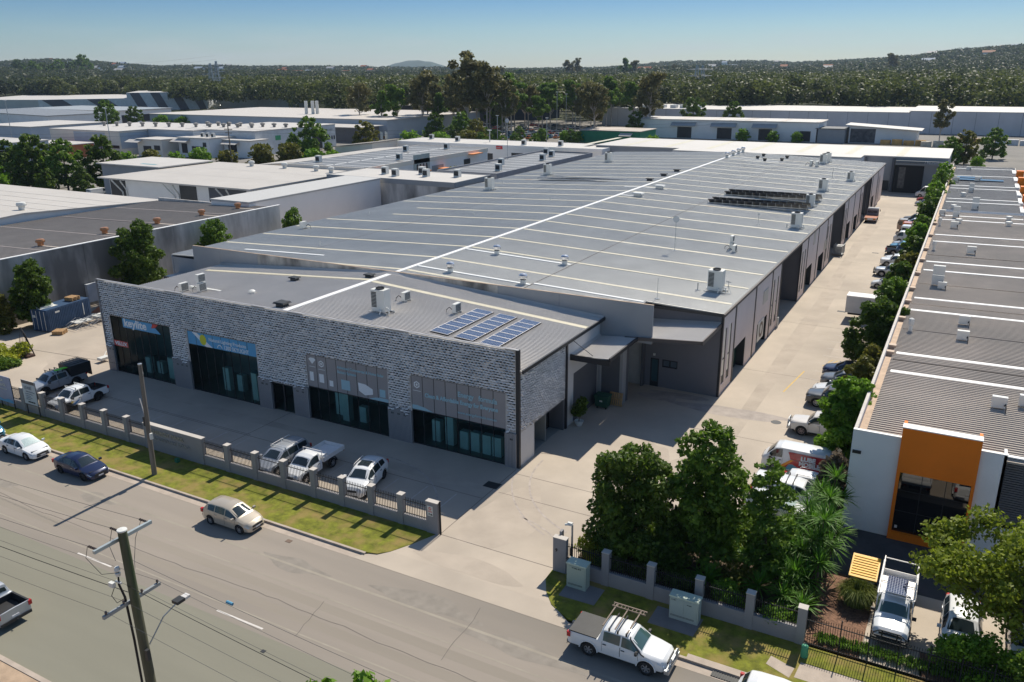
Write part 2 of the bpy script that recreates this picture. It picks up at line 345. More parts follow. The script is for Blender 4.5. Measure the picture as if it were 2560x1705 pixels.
struct('parking_bay_lines', ln, mat('worn_line_paint', (0.50, 0.45, 0.41), 0.8, var=0.2, scale=3))
yl = MB().poly([(16.0, 33.4), (19.6, 33.4), (19.6, 33.55), (16.0, 33.55)], .008).poly([(14.0, 24.5), (14.12, 24.5), (14.8, 31), (14.68, 31)], .004)
for k in range(4): yl.poly([(16.3+k*.5, 34.6), (16.4+k*.5, 34.6), (16.7+k*.5, 35.6), (16.6+k*.5, 35.6)], .008)
struct('yellow_markings', yl, mat('yellow_line_paint', (0.62, 0.42, 0.12), 0.8, var=0.2, scale=4))
rd = MB()
for x in (-63.7, -51.6, -39.5, -30.7, -18.65, -6.65, 5.4, 17.4):
    L = 3.15 if x != -6.65 else 3.4
    rd.poly([(x, -22.66), (x+L, -22.66), (x+L, -22.54), (x, -22.54)], -.096)
struct('road_markings', rd, whitepaint)
# tyre scuffs and faint wear as thin curved sheets
sc = MB()
def arc(cx, cy, r, a0, a1, wd, z=.006, n=14):
    for i in range(n):
        t0, t1 = [R_(a0+(a1-a0)*q/n) for q in (i, i+1)]
        sc.poly([(cx+(r+s)*math.cos(t), cy+(r+s)*math.sin(t)) for t, s in ((t0, -wd), (t0, wd), (t1, wd), (t1, -wd))], z)
for a in ((10, 2, 9, 180, 250, .07), (10.3, 2.2, 10.6, 185, 245, .06), (12, 52, 3.2, 250, 330, .05), (12, 52, 3.7, 255, 325, .05), (4, 12, 9, 285, 350, .08), (4, 13, 10.5, 288, 345, .08), (-10, -12, 9, 30, 95, .06), (2, -14, 8, 35, 80, .05)): arc(*a)
struct('tyre_marks', sc, mat('tyre_mark', (0.40, 0.345, 0.305), 0.9, var=0.25, scale=2))
oil = MB()
for (x, y, a, b_) in ((10.5, 17.6, 4.5, .9), (12.5, 18.1, 3.5, .6), (6.0, 19.2, 2.6, .7), (4.5, 18.2, 1.8, .8)):
    oil.poly([(x+a*math.cos(t)*(1+.15*math.sin(3*t+x)), y+b_*math.sin(t)*(1+.2*math.sin(2*t+y))) for t in np.linspace(0, 2*math.pi, 26)[:-1]], .0035+.0006*len(oil.f))
struct('oil_stains', oil, mat('damp_stain', (0.36, 0.31, 0.275), 0.8, var=0.2, scale=1))
for n, (x0, x1, y0, y1) in enumerate(((-.95, .15, -3.65, -2.8), (14.35, 15.3, 54.1, 54.7), (14.15, 15.1, 91.4, 91.9))):
    g = MB().box(x0, x1, y0, y1, -.05, .008)
    for k in range(9): g.box(x0+.04+k*(x1-x0-.08)/9, x0+.04+(k+.5)*(x1-x0-.08)/9, y0+.05, y1-.05, .008, .022)
    tag(g.build('drain_grate', acdark), ['rectangular dark drain grate in the shade at the front corner of the showroom', 'drain grate on the lane beside the white box truck', 'drain grate on the lane beside the dark blue pickup'][n], 'drain grate', 'drain grates in the driveway')
g = MB().lathe([(0, .012), (.4, .012), (.42, .004)], (14.94, 17.3, 0), 20)
tag(g.build('manhole_cover', acdark), 'round manhole cover in the stained concrete lane near the old white four wheel drive', 'manhole')
g = MB().box(18.6, 20.4, -14.92, -14.5, -.1, -.07)
for k in range(14): g.box(18.62+k*.127, 18.68+k*.127, -14.9, -14.52, -.07, -.05)
tag(g.build('gutter_grate', acdark), 'black slotted grate in the gutter ahead of the white dual cab pickup', 'drain grate')
g = MB().box(-8.3, -7.9, -15.6, -15.3, -.1, -.085); tag(g.build('road_utility_cover', mat('rusty_cover', (0.16, 0.11, 0.08))), 'small rusty cover in the road ahead of the beige hatchback', 'utility cover')
g = MB().box(-2.05, -1.8, -24.0, -23.8, -.1, -.085); tag(g.build('road_utility_cover', acdark), 'small dark square cover in the road near a white lane dash', 'utility cover')
rp = MB(); rs = random.Random(4)
for (x, y, a, b_) in ((-24, -17.6, 1.7, .5), (-6, -17.3, 2.4, .55), (3.0, -16.6, 3.4, .7), (9.5, -17.6, 3.6, .5), (-33, -19.3, 3.0, .35), (-45, -17.5, 2.6, .6), (16.5, -18.5, 2.2, .5)):
    rp.poly([(x+a*math.cos(t)*(1+.25*math.sin(3*t+x)), y+b_*math.sin(t)*(1+.3*math.sin(4*t+y))) for t in np.linspace(0, 2*math.pi, 34)[:-1]], -.0985+.0004*len(rp.f))
struct('road_stains', rp, mat('road_stain', (0.25, 0.222, 0.19), 0.9, var=0.15, scale=1.2))
cr_ = MB()
def crack(x, y, dx, dy, n, wd=.018, z=-.0945):
    for i in range(n):
        nx, ny = x+dx+rs.uniform(-.2, .2)*abs(dy), y+dy+rs.uniform(-.09, .09)
        v = Vector((ny-y, x-nx, 0)).normalized()*wd; cr_.quad((x-v.x, y-v.y, z), (nx-v.x, ny-v.y, z), (nx+v.x, ny+v.y, z), (x+v.x, y+v.y, z)); x, y = nx, ny
for (x, y, dx, dy, n) in ((-70, -19.9, .8, 0, 105), (-2, -19.2, .1, -.5, 6), (6, -15.6, .05, -.5, 9)): crack(x, y, dx, dy, n)
struct('road_cracks', cr_, mat('crack_fill', (0.15, 0.13, 0.115), 0.9))
wl_ = MB()
for y, wd in ((-17.35, .09), (-18.9, .05), (-22.0, .05)):
    wl_.poly([(-150, y-wd), (150, y-wd), (150, y+wd), (-150, y+wd)], -.0972)
struct('road_seams', wl_, mat('road_seam', (0.31, 0.275, 0.225), 0.9, var=0.12, scale=.6))
wt = MB()
for y in (-19.6, -21.0): wt.poly([(-150, y-.32), (150, y-.32), (150, y+.32), (-150, y+.32)], -.0992)
struct('wheel_tracks', wt, mat('wheel_track', (0.262, 0.228, 0.188), 0.85, var=0.10, scale=.3, stretch=(.1, 1, 1)))
# garden beds
struct('garden_bed', MB().prism([(8.9, -10.3), (8.7, -8.0), (8.9, -5.8), (11, -3.6), (14, -2.2), (18, -1.2), (20.6, -.6), (20.7, 166), (22.1, 166), (22.1, -10.3)], -.1, .06), soilm)
struct('kerb_of_garden_bed', MB().prism([(20.45, -.7), (20.6, -.7), (20.6, 166), (20.45, 166)], -.1, .13), kerbm)
struct('mulch_bed', MB().prism([(22.12, -10.3), (24.75, -10.3), (24.9, -3.6), (23.4, -3.2), (22.12, -2.9)], -.1, .05).prism([(27.6, -10.3), (60, -10.3), (60, -8.6), (27.4, -8.4)], -.1, .05), mulchm)
struct('neighbour_driveway', MB().poly([(24.75, -10.3), (27.5, -10.3), (27.4, -8.4), (60, -8.6), (60, -3.2), (24.9, -3.2)], .012), concrete)
struct('neighbour_apron', MB().poly([(22.12, -2.9), (23.4, -3.2), (60, -3.2), (60, 2.7), (22.12, 2.7)], .008), dasphalt)
struct('footpath', MB().prism([(22.2, -13.25), (60, -13.25), (60, -12.0), (22.3, -12.0)], -.1, .026).prism([(20.8, -12.9), (22.0, -13.4), (22.1, -12.6), (20.9, -12.2)], -.1, .026), kerbm)
struct('cabinet_pads', MB().prism([(9.35, -12.69), (11.47, -12.62), (11.45, -11.05), (9.3, -11.0)], -.1, .035).prism([(14.55, -12.62), (17.02, -12.62), (17.1, -11.0), (14.57, -11.0)], -.1, .035), mat('grey_slab', (0.2, 0.19, 0.185), 0.9, var=0.12))
# ================================================================== BUILDINGS
def rib_roof(mb, xs, zs, y0, y1, pitch, dep, mi=0, thick=0.12):
    """ribbed sheets: profile repeats along Y, sheets run along X through the points (xs, zs)"""
    n = max(1, int(round((y1-y0)/pitch))); p = (y1-y0)/n
    prof = []
    for i in range(n):
        b = y0+i*p; prof += [(b, 0), (b+.55*p, 0), (b+.68*p, dep), (b+.87*p, dep)]
    prof.append((y1, 0)); o = len(mb.v); K = len(xs)
    for (y, d) in prof:
        for x, z in zip(xs, zs): mb.v.append((x, y, z+d))
    for i in range(len(prof)-1):
        for k in range(K-1):
            mb.f.append((o+i*K+k, o+i*K+k+1, o+(i+1)*K+k+1, o+(i+1)*K+k)); mb.m.append(mi)
    for k in range(K-1):
        x0, x1, z0, z1 = xs[k], xs[k+1], zs[k], zs[k+1]
        mb.quad((x0, y0, z0), (x1, y0, z1), (x1, y0, z1-thick), (x0, y0, z0-thick), mi); mb.quad((x0, y1, z0), (x1, y1, z1), (x1, y1, z1-thick), (x0, y1, z0-thick), mi)
        mb.quad((x0, y0, z0-thick), (x1, y0, z1-thick), (x1, y1, z1-thick), (x0, y1, z0-thick), mi)
    for x, z in ((xs[0], zs[0]), (xs[-1], zs[-1])): mb.quad((x, y0, z), (x, y1, z), (x, y1, z-thick), (x, y0, z-thick), mi)
def strip_on(xs, zs, y, wd, z0=.06, th=.02):
    m = MB()
    for k in range(len(xs)-1):
        a, b = (xs[k], zs[k]+z0), (xs[k+1], zs[k+1]+z0)
        m.add([(a[0], y-wd/2, a[1]-.05), (b[0], y-wd/2, b[1]-.05), (b[0], y+wd/2, b[1]-.05), (a[0], y+wd/2, a[1]-.05),
               (a[0], y-wd/2, a[1]+th), (b[0], y-wd/2, b[1]+th), (b[0], y+wd/2, b[1]+th), (a[0], y+wd/2, a[1]+th)],
              [(0, 3, 2, 1), (4, 5, 6, 7), (0, 1, 5, 4), (1, 2, 6, 5), (2, 3, 7, 6), (3, 0, 4, 7)])
    return m
# ---------------------------------------------------------------- showroom with perforated aluminium screen
SH = thing('showroom_building', 'grey showroom wrapped in a patterned aluminium screen with four tall shop windows', 'building', (-22, 7, 0))
def shz(x): return 9.1-abs(x+22)*.0655
xs = [-45.75, -22, .3]; zs = [shz(x) for x in xs]
m = MB(); rib_roof(m, xs, zs, .02, 14.9, .26, .06); roof = m.build('roof', zinc2, SH)
strip_on([-44.5, -22.3], [shz(-44.5), shz(-22.3)], 11.9, .55).build('skylight', skyyellow, roof)
strip_on([-21.7, .25], [shz(-21.7), shz(.25)], 11.5, .55).build('skylight', skyyellow, roof)
m = MB()
m.prism([(-22.28, .1), (-21.72, .1), (-21.72, 14.4), (-22.28, 14.4)], 9.05, 9.19); m.build('ridge_capping', capwhite, roof)
MB().box(-45.6, .3, 14.72, 14.98, 7.7, 7.75).add([(-45.6, 14.7, shz(-45.6)), (-22, 14.7, 9.1), (.3, 14.7, shz(.3)), (-45.6, 14.98, shz(-45.6)+.18), (-22, 14.98, 9.32), (.3, 14.98, shz(.3)+.18)], [(0, 1, 4, 3), (1, 2, 5, 4)]).build('wall_flashing', zinc2, roof)
MB().box(.3, .42, .0, 15.0, 7.45, 7.72).build('gutter', charcoal, SH)
split_build(MB().box(-45.8, -45.6, .0, 15, 0, 7.55).box(-45.6, .0, 14.8, 14.98, 0, 7.5), 'rear_wall', walllight, SH)
split_build(MB().box(-.2, .0, 8.15, 9.5, 0, 7.45).box(-.2, -.001, 9.5, 14.5, 4.3, 7.45).box(-.2, 0, 14.5, 14.9, 0, 7.45), 'side_wall', walllight, SH)
split_build(MB().box(-.19, -.03, 9.5, 14.5, 0, 4.3), 'roller_door', walldark, SH)
split_build(MB().box(-.15, .12, -.12, .12, 0, 9.2).box(-.12, .12, 7.9, 8.15, 0, 7.5), 'corner_post', charcoal, SH)
ribscr = mat('screen_sheet', (0.48, 0.46, 0.445), 0.5, 0.05, var=0.30, scale=1.1)
# front wall behind the screen, broken by the openings
WIN = [(-44.8, -36.4), (-34.1, -25.65), (-19.95, -11.65), (-9.4, -1.05)]; DOOR = (-24.15, -21.6)
ops = sorted([(a, b, 5.75) for a, b in WIN]+[(DOOR[0], DOOR[1], 2.55)])
bk = MB(); pn = MB(); x = -45.8
for a, b, h in ops+[(-.1, -.1, 0)]:
    bk.box(x, a, -.05, .02, 2.75, 9.2); pn.box(x, a, -.22, -.02, 0, 2.75)
    if h: bk.box(a, b, -.05, .02, h, 9.1)
    x = b
bk.box(-45.8, -.1, .02, .1, 5.75, 9.1)
split_build(bk, 'backing_panel', ribscr, SH)
ribpan = mat('grey_lower_panels', (0.32, 0.32, 0.335), 0.55, 0.3, var=0.06, scale=0.6)
split_build(pn, 'base_panel', ribpan, SH)
pg = MB()
x = -45.8
for a, b, h in ops+[(-.1, -.1, 0)]:
    for q in np.arange(x+.06, a-.05, .12): pg.box(q, q+.02, -.228, -.218, .03, 2.72)
    x = b
tag(pg.build('panel_grooves', walldark, SH), kind='stuff')
# perforated screen: folded flaps in running bond
def screen(mb, u0, u1, z0f, z1, P, opn, cw=.30, ch=.205):
    """P(u, out, z) -> point; z0f(u) lower edge; opn(u, z) True where open"""
    rows = int((z1-.3)/ch)+1
    for r in range(rows+1):
        z = r*ch+.02
        if z+ch > z1: continue
        off = (r % 2)*cw/2
        for c_ in range(int((u1-u0)/cw)+2):
            a = u0+c_*cw-off; b = a+cw
            if a < u0-.02 or b > u1+.02: continue
            mid = (a+b)/2
            if z < z0f(mid)+ (0.05 if (c_ % 3) else -.1) or opn(a, z) or opn(b, z+ch) or opn(mid, z+ch*.5): continue
            k = .5+.5*math.sin(mid*.9+z*1.1)*math.sin(mid*.37-z*.8)
            zc = z+ch*.42; hw_, hh_ = cw*random.uniform(.38, .47), ch*random.uniform(.28, .40)
            if random.random() < .93-.16*k: mb.add([P(mid+hw_*math.cos(R_(t)), .006, zc+hh_*math.sin(R_(t))) for t in (0, 55, 125, 180, 235, 305)], [(0, 1, 2, 3, 4, 5)], 1)
            out = .07+.12*random.random()**1.5+.04*k; zt = zc+hh_+ch*.26; zb = zc+hh_*random.uniform(.35, 1.0)
            w2 = hw_*1.15
            mb.add([P(mid-w2, .01, zt), P(mid, .03, zt), P(mid+w2, .01, zt), P(mid-w2, .02, zb), P(mid+random.uniform(-.03, .03), out, zb), P(mid+w2, .02, zb)], [(0, 1, 4, 3), (1, 2, 5, 4)], 0)
            if random.random() < .12: mb.add([P(mid-w2, .012, zb), P(mid, out*.9, zb), P(mid+w2*.4, .012, z)], [(0, 1, 2)], 0)
def opn_front(u, z):
    for a, b in WIN:
        if a-.02 < u < b+.02 and z < 5.75: return True
    return DOOR[0]-.02 < u < DOOR[1]+.02 and z < 2.55
sm = MB(); screen(sm, -45.8, -.12, lambda u: 2.7, 9.22, lambda u, o, z: (u, -.05-o, z), opn_front); sm.build('perforated_screen', [alu, holes], SH)
st_ = MB(); rs_ = random.Random(5); step_ = [rs_.choice((0, .2, .41, .41)) for _ in range(400)]
screen(st_, -45.8, -.12, lambda u: 2.75-step_[int((u+46)*1.4)], 2.95, lambda u, o, z: (u, -.225-o, z), opn_front); tag(st_.build('screen_fringe', [alu, holes], SH), kind='stuff')
se = MB(); screen(se, .14, 7.88, lambda u: 2.7, 7.42, lambda u, o, z: (.02+o, u, z), lambda u, z: False); se.build('perforated_screen', [alu, holes], SH)
split_build(MB().box(-.02, .018, .14, 7.88, 2.7, 7.4), 'backing_panel', ribscr, SH)
MB().box(-45.8, .1, -.2, .02, 9.2, 9.24).build('parapet_cap', ribpan, SH)
MB().box(-45.85, -45.8, -.22, .1, 0, 9.22).build('end_panel', ribpan, SH)
# small louvre slots in the base panels
m = MB()
for x in (-45.4, -44.95, -35.8, -35.2, -34.6, -25.2, -24.7, -21.2, -20.6, -11.3, -10.7, -10.1, -.6):
    for q in range(2): m.box(x+q*.13, x+q*.13+.08, -.23, -.219, 2.22, 2.36)
split_build(m, 'vent_slot', charcoal, SH)
# shop windows
glass = glassmat('shop_glass', (0.72, 0.97, 0.97), see=0.95)
vinylgrey = mat('grey_window_vinyl', (0.30, 0.285, 0.29), 0.5, var=0.06, scale=0.3)
vinylblue = mat('blue_window_vinyl', (0.10, 0.36, 0.62), 0.5, var=0.06)
vinylwhite = mat('white_vinyl', (0.80, 0.82, 0.84), 0.5, var=0.03)
vinylpale = mat('pale_teal_vinyl', (0.33, 0.52, 0.60), 0.5, var=0.03)
vinylred = mat('red_vinyl', (0.60, 0.07, 0.06), 0.5, var=0.04)
vinylyel = mat('yellow_vinyl', (0.62, 0.62, 0.04), 0.5, var=0.04)
mull = charcoal; WOBJ = []
for i, (a, b) in enumerate(WIN):
    wdw = MB().quad((a+.02, .04, .02), (b-.02, .04, .02), (b-.02, .04, 5.74), (a+.02, .04, 5.74)).build('shop_window', glass, SH); WOBJ.append(wdw)
    mm = MB(); st = (b-a)/8
    for k in range(9): mm.box(a+k*st-.025, a+k*st+.025, -.01, .03, 0, 5.75)
    mm.box(a, b, -.01, .03, 0, .08).box(a, b, -.01, .03, 5.68, 5.75)
    if i >= 2: mm.box(a, b, -.01, .03, 2.85, 2.92)
    mm.build('window_mullions', mull, wdw)
d = MB().quad((DOOR[0], .045, 0), (DOOR[1], .045, 0), (DOOR[1], .045, 2.5), (DOOR[0], .045, 2.5)).build('entry_door', glass, SH)
MB().box(DOOR[0], DOOR[0]+.1, -.01, .09, 0, 2.55).box(DOOR[1]-.1, DOOR[1], -.01, .09, 0, 2.55).box(-22.95, -22.8, -.01, .09, 0, 2.55).box(DOOR[0], DOOR[1], -.01, .09, 2.45, 2.55).build('door_frame', mull, d)
# rooms behind the glass
split_build(MB().box(-45.5, -.3, 5.0, 5.1, 0, 7.2), 'inner_wall', mat('inner_wall_grey', (0.25, 0.27, 0.27), 0.9), SH)
MB().box(-45.5, -.3, .12, 8.0, .0, .02).build('inner_floor', mat('showroom_floor', (0.28, 0.28, 0.26), 0.4), SH)
MB().box(-45.5, -.3, .12, 8.0, 5.9, 6.0).build('inner_ceiling', mat('showroom_ceiling', (0.3, 0.3, 0.3), 0.9), SH)
split_build(MB().box(-35.4, -35.2, .12, 8, 0, 5.9).box(-25.3, -25.1, .12, 8, 0, 5.9).box(-20.6, -20.4, .12, 8, 0, 5.9).box(-10.7, -10.5, .12, 8, 0, 5.9), 'partition_wall', mat('partition', (0.3, 0.3, 0.29), 0.9), SH)
dispm = mat('display_cabinet_teal', (0.70, 0.80, 0.80), 0.5)
for n, (x, y, h) in enumerate(((-8.3, 1.0, 1.8), (-7.0, .9, 2.5), (-5.6, .8, 1.5), (-4.6, .8, 1.6), (-3.6, .8, 1.6), (-2.7, .8, 1.6), (-17.2, .8, 2.6), (-18.6, 1.6, 2.0), (-15.8, 1.2, 1.4), (-31.5, 1.2, 2.2), (-30.2, 1.6, 1.6), (-27.4, .6, 2.6), (-42.0, 1.0, 1.6), (-40.8, 1.4, 1.2), (-38.6, .9, 2.1))):
    q = MB().box(x, x+.75, y, y+.5, 0.02, h).box(x+.06, x+.69, y-.01, y, .15, h-.1)
    pos = 'fourth' if x > -10 else 'third' if x > -20 else 'second' if x > -35 else 'first'
    o = q.build('display_cabinet', dispm)
    tag(o, 'pale cabinet inside the %s shop window, about %s of the way along' % (pos, {0: 'one tenth', 1: 'a quarter', 2: 'two fifths', 3: 'half', 4: 'two thirds', 5: 'three quarters'}[min(5, int((x-{'fourth': -9.4, 'third': -19.95, 'second': -34.1, 'first': -44.8}[pos])/8.4*6.5))]), 'display cabinet', 'display cabinets inside the showroom')
# side glazing under the east screen
split_build(MB().box(-.16, .02, .3, 2.46, 0, 2.7), 'base_panel', walllight, SH)
MB().box(-1.3, -1.26, 2.46, 7.6, 0, 2.7).build('side_glazing', blackglass, SH)
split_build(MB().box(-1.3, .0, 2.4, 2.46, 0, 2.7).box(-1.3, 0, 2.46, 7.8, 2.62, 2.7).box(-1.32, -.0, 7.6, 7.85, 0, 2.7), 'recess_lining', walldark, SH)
# --- vinyl graphics on the windows (flat sheets on the glass)
def vinyl(x0, x1, z0, z1, m, par, y=-.014, name='window_graphic', pts=None):
    b = MB(); 
    P = pts or [(x0, z0), (x1, z0), (x1, z1), (x0, z1)]
    n = len(P); b.add([(p[0], y, p[1]) for p in P]+[(p[0], y+.008, p[1]) for p in P], [tuple(range(n)), tuple(range(2*n-1, n-1, -1))]+[(i, n+i, n+(i+1) % n, (i+1) % n) for i in range(n)])
    return b.build(name, m, par)
def cut(par, a, b, x0, x1, z0, z1, m, y=-.014):
    st = (b-a)/8; v = MB()
    for k in range(8):
        p, q = a+k*st+.03, a+(k+1)*st-.03
        p, q = max(p, x0), min(q, x1)
        if q > p: v.box(p, q, y, y+.01, z0, z1)
    return v.build('window_graphic', m, par)
A1, B1 = WIN[0]; A2, B2 = WIN[1]; A3, B3 = WIN[2]; A4, B4 = WIN[3]
vinyl(0, 0, 0, 0, vinylblue, WOBJ[0], pts=[(-43.05, 4.75), (-37.75, 4.75), (-38.9, 5.66), (-43.05, 5.66)])
vinyl(0, 0, 0, 0, vinylred, WOBJ[0], y=-.018, pts=[(-39.0, 5.2), (-38.45, 5.3), (-38.0, 5.66), (-38.75, 5.66)])
text_obj('keylite', 1.05, vinylwhite, 'lettering', WOBJ[0], face_S(-42.85, -.024, 4.93), bold=.03, sx=1.15)
vinyl(-44.78, -42.75, 2.68, 3.25, vinylred, WOBJ[0])
text_obj('VELUX', .5, vinylwhite, 'lettering', WOBJ[0], face_S(-44.62, -.024, 2.8), bold=.015, sx=1.15)
cut(WOBJ[1], A2, B2, A2, B2, 4.5, 5.7, vinylblue)
vinyl(0, 0, 0, 0, vinylwhite, WOBJ[1], y=-.018, pts=[(-33.5, 5.68), (-32.9, 5.68), (-31.0, 4.5), (-31.9, 4.5)])
v = MB(); v.add([(-32.15+.42*math.cos(t), -.022, 5.1+.5*math.sin(t)) for t in np.linspace(0, 2*math.pi, 24)[:-1]], [tuple(range(23))]); v.build('window_graphic', vinylyel, WOBJ[1])
text_obj('Natural Lighting Products', .44, vinylwhite, 'lettering', WOBJ[1], face_S(-31.4, -.024, 5.12), bold=.004, sx=1.0)
text_obj('1300 SKYLIGHT', .52, vinylwhite, 'lettering', WOBJ[1], face_S(-29.6, -.024, 4.6), bold=.004, sx=.86)
v = MB(); 
for k in range(8): a = math.pi*k/8; b = math.pi*(k+1)/8; v.add([(-30.1+.32*math.cos(a), -.022, 4.62+.32*math.sin(a)), (-30.1+.32*math.cos(b), -.022, 4.62+.32*math.sin(b)), (-30.1+.24*math.cos(b), -.022, 4.62+.24*math.sin(b)), (-30.1+.24*math.cos(a), -.022, 4.62+.24*math.sin(a))], [(0, 1, 2, 3)])
v.build('window_graphic', vinylwhite, WOBJ[1])
cut(WOBJ[2], A3, B3, A3, B3, 2.93, 5.7, vinylgrey); cut(WOBJ[3], A4, B4, A4, B4, 2.93, 5.7, vinylgrey)
def hexlogo(x, z, par):
    v = MB()
    for k in range(6):
        a, b = R_(60*k+30), R_(60*k+90)
        v.add([(x+r*math.cos(t), -.024, z+r*math.sin(t)) for t, r in ((a, .3), (b, .3), (b, .2), (a, .2))], [(0, 1, 2, 3)])
    v.add([(x+.1*math.cos(t), -.024, z+.1*math.sin(t)) for t in np.linspace(0, 6.28, 12)[:-1]], [tuple(range(11))])
    v.box(x-.35, x+.35, -.024, -.018, z-.52, z-.48); v.build('emblem', vinylwhite, par)
hexlogo(-18.4, 5.1, WOBJ[2]); hexlogo(-8.88, 5.0, WOBJ[3])
v = MB().add([(-19.75, -.024, 5.35), (-19.55, -.024, 5.5), (-19.15, -.024, 5.5), (-18.98, -.024, 5.35), (-19.37, -.024, 4.95)], [(0, 1, 2, 3, 4)]); v.box(-19.7, -19.05, -.024, -.018, 4.7, 4.74); v.build('emblem', vinylwhite, WOBJ[2])
text_obj('Advanced Commercial & Home Solar', .33, vinylpale, 'lettering', WOBJ[2], face_S(-16.72, -.026, 5.02), bold=.008, sx=.93)
text_obj('Battery Systems', .33, vinylpale, 'lettering', WOBJ[2], face_S(-16.72, -.026, 4.62), bold=.008, sx=.9)
for (x0, x1, z0, z1, mm_) in ((-19.72, -19.32, 3.45, 4.25, vinylwhite), (-18.72, -18.22, 3.45, 4.2, vinylwhite), (-17.65, -17.25, 3.3, 3.8, vinylwhite), (-16.4, -15.5, 3.25, 4.1, vinylpale), (-12.5, -11.95, 3.3, 3.95, vinylpale)):
    vinyl(x0, x1, z0, z1, mm_, WOBJ[2], y=-.02, name='product_picture')
vinyl(0, 0, 0, 0, vinylwhite, WOBJ[2], y=-.02, name='product_picture', pts=[(-14.6, 3.45), (-14.0, 3.15), (-13.2, 3.35), (-13.2, 3.8), (-13.9, 4.1), (-14.65, 4.15)])
vinyl(0, 0, 0, 0, vinylpale, WOBJ[2], y=-.02, pts=[(-13.6, 2.94), (-11.68, 2.94), (-11.68, 3.2), (-12.4, 3.22), (-13.0, 3.15)])
vinyl(0, 0, 0, 0, vinylpale, WOBJ[3], y=-.02, pts=[(-9.38, 2.94), (-7.4, 2.94), (-8.2, 3.2), (-8.9, 3.3), (-9.38, 3.28)])
text_obj('Energy   formula', .58, vinylpale, 'lettering', WOBJ[3], face_S(-1.75, -.026, 4.72), bold=.014, align='RIGHT', sx=.88)
text_obj('Clean & Affordable Energy for Everyone', .46, vinylpale, 'lettering', WOBJ[3], face_S(-1.7, -.026, 4.12), bold=.018, align='RIGHT', sx=.86)
text_obj('www.energyformula.com.au', .3, vinylpale, 'lettering', WOBJ[3], face_S(-1.8, -.026, 3.35), bold=.004, align='RIGHT')
# side canopy over the roller doors
CN = thing('awning', 'ribbed metal awning hung by a tie rod from the showroom side wall', 'awning', (1.7, 12, 5.9))
m = MB(); rib_roof(m, [.05, 3.4], [6.02, 6.34], 8.8, 14.95, .2, .03, thick=.08); m.build('roof', zinc2, CN)
MB().box(.02, 3.42, 8.72, 8.86, 5.72, 6.2).box(3.36, 3.5, 8.72, 14.95, 6.1, 6.4).build('fascia', charcoal, CN)
MB().tube([(.02, 9.3, 7.2), (1.9, 8.95, 6.3)], .028, 6).build('tie_rod', walldark, CN)
MB().add([(.0, 8.9, 6.02), (.18, 8.9, 6.02), (.0, 8.9, 6.22), (0, 14.9, 6.02), (.18, 14.9, 6.02), (0, 14.9, 6.22)], [(1, 2, 5, 4), (0, 1, 2), (3, 5, 4)]).build('wall_flashing', zinc2, CN)
# ---------------------------------------------------------------- long warehouse
WH = thing('warehouse', 'very long grey gable roofed warehouse with white ridge line and yellowed skylight strips', 'building', (-22, 85, 0))
def whz(x): return 9.07-abs(x+22)*.0376
m = MB(); rib_roof(m, [-54, -22, 2.3], [whz(-54), 9.07, whz(2.3)], 15.3, 20, .3, .045)
rib_roof(m, [-54, -22, 9.3], [whz(-54), 9.07, whz(9.3)], 20, 152, .3, .045); roof = m.build('roof', zinc, WH)
k = 0
for y in [17.0+6.2*i for i in range(21)]:
    xa = -46.5 if y in (17.0+6.2*5, 17.0+6.2*6) else -53.5
    if y < 20: segs = ([-38, -22.3], [-21.7, 2.2])
    else: segs = ([xa, -22.3], [-21.7, 9.1])
    for s in segs: strip_on(s, [whz(q) for q in s], y, .42, z0=.04, th=.015).build('skylight', skyyellow, roof)
for (x0, x1, y) in ((-21.7, -8.9, 18.9), (-21.7, -9, 28.2), (-47.2, -35.2, 20.1), (-8.8, 2.2, 19.5), (-25, -22.3, 84.2), (-22, -18, 74.5), (-21.7, -17.6, 84.3), (-21.8, -12, 139.8), (-21.8, -10.4, 137.0)):
    s = [x0, x1]; strip_on(s, [whz(q) for q in s], y, .34, z0=.06, th=.02).build('white_sheet', skywhite, roof)
m = MB(); m.prism([(-22.25, 15.4), (-21.75, 15.4), (-21.75, 152), (-22.25, 152)], 9.04, 9.17); m.build('ridge_capping', capwhite, roof)
sx_ = [-8.85, -8.8]; MB().add([(-8.87, 15.3, whz(-8.87)+.06), (-8.79, 15.3, whz(-8.79)+.06), (-8.79, 152, whz(-8.79)+.06), (-8.87, 152, whz(-8.87)+.06)], [(0, 1, 2, 3)]).build('sheet_lap', jointm, roof)
MB().add([(-39.04, 20.3, whz(-39)+.06), (-38.98, 20.3, whz(-39)+.06), (-38.98, 152, whz(-39)+.06), (-39.04, 152, whz(-39)+.06)], [(0, 1, 2, 3)]).build('sheet_lap', jointm, roof)
MB().box(9.3, 9.44, 19.9, 152, 7.62, 7.86).build('gutter', mat('brown_gutter', (0.12, 0.10, 0.09)), WH)
MB().prism([(2.35, 19.9), (9.3, 19.9), (9.3, 20.02), (2.35, 20.02)], 7.62, 7.9).build('fascia', charcoal, WH)
# front parapet at Y=15.1, with rough precast panels in the middle
pp = MB(); pr = MB(); jn = MB()
edges = [-50.0, -45.7, -40.0, -34.0, -28.0, -22.5, -16.2, -10.2, -4.0, 4.65]
for a, b in zip(edges[:-1], edges[1:]):
    (pr if -40.1 < a < -10.5 else pp).box(a+.012, b-.012, 15.0, 15.2, 5.9, 9.28 if a < -22 or True else 9.2)
    jn.box(a-.012, a+.012, 15.02, 15.18, 5.9, 9.26)
split_build(pp, 'parapet_wall', wallgrey, WH); split_build(pr, 'parapet_wall', precast, WH); jn.build('panel_joint', charcoal, WH)
MB().box(-50, 4.65, 15.0, 15.22, 9.28, 9.31).build('parapet_cap', mat('rusty_cap', (0.36, 0.27, 0.20)), WH)
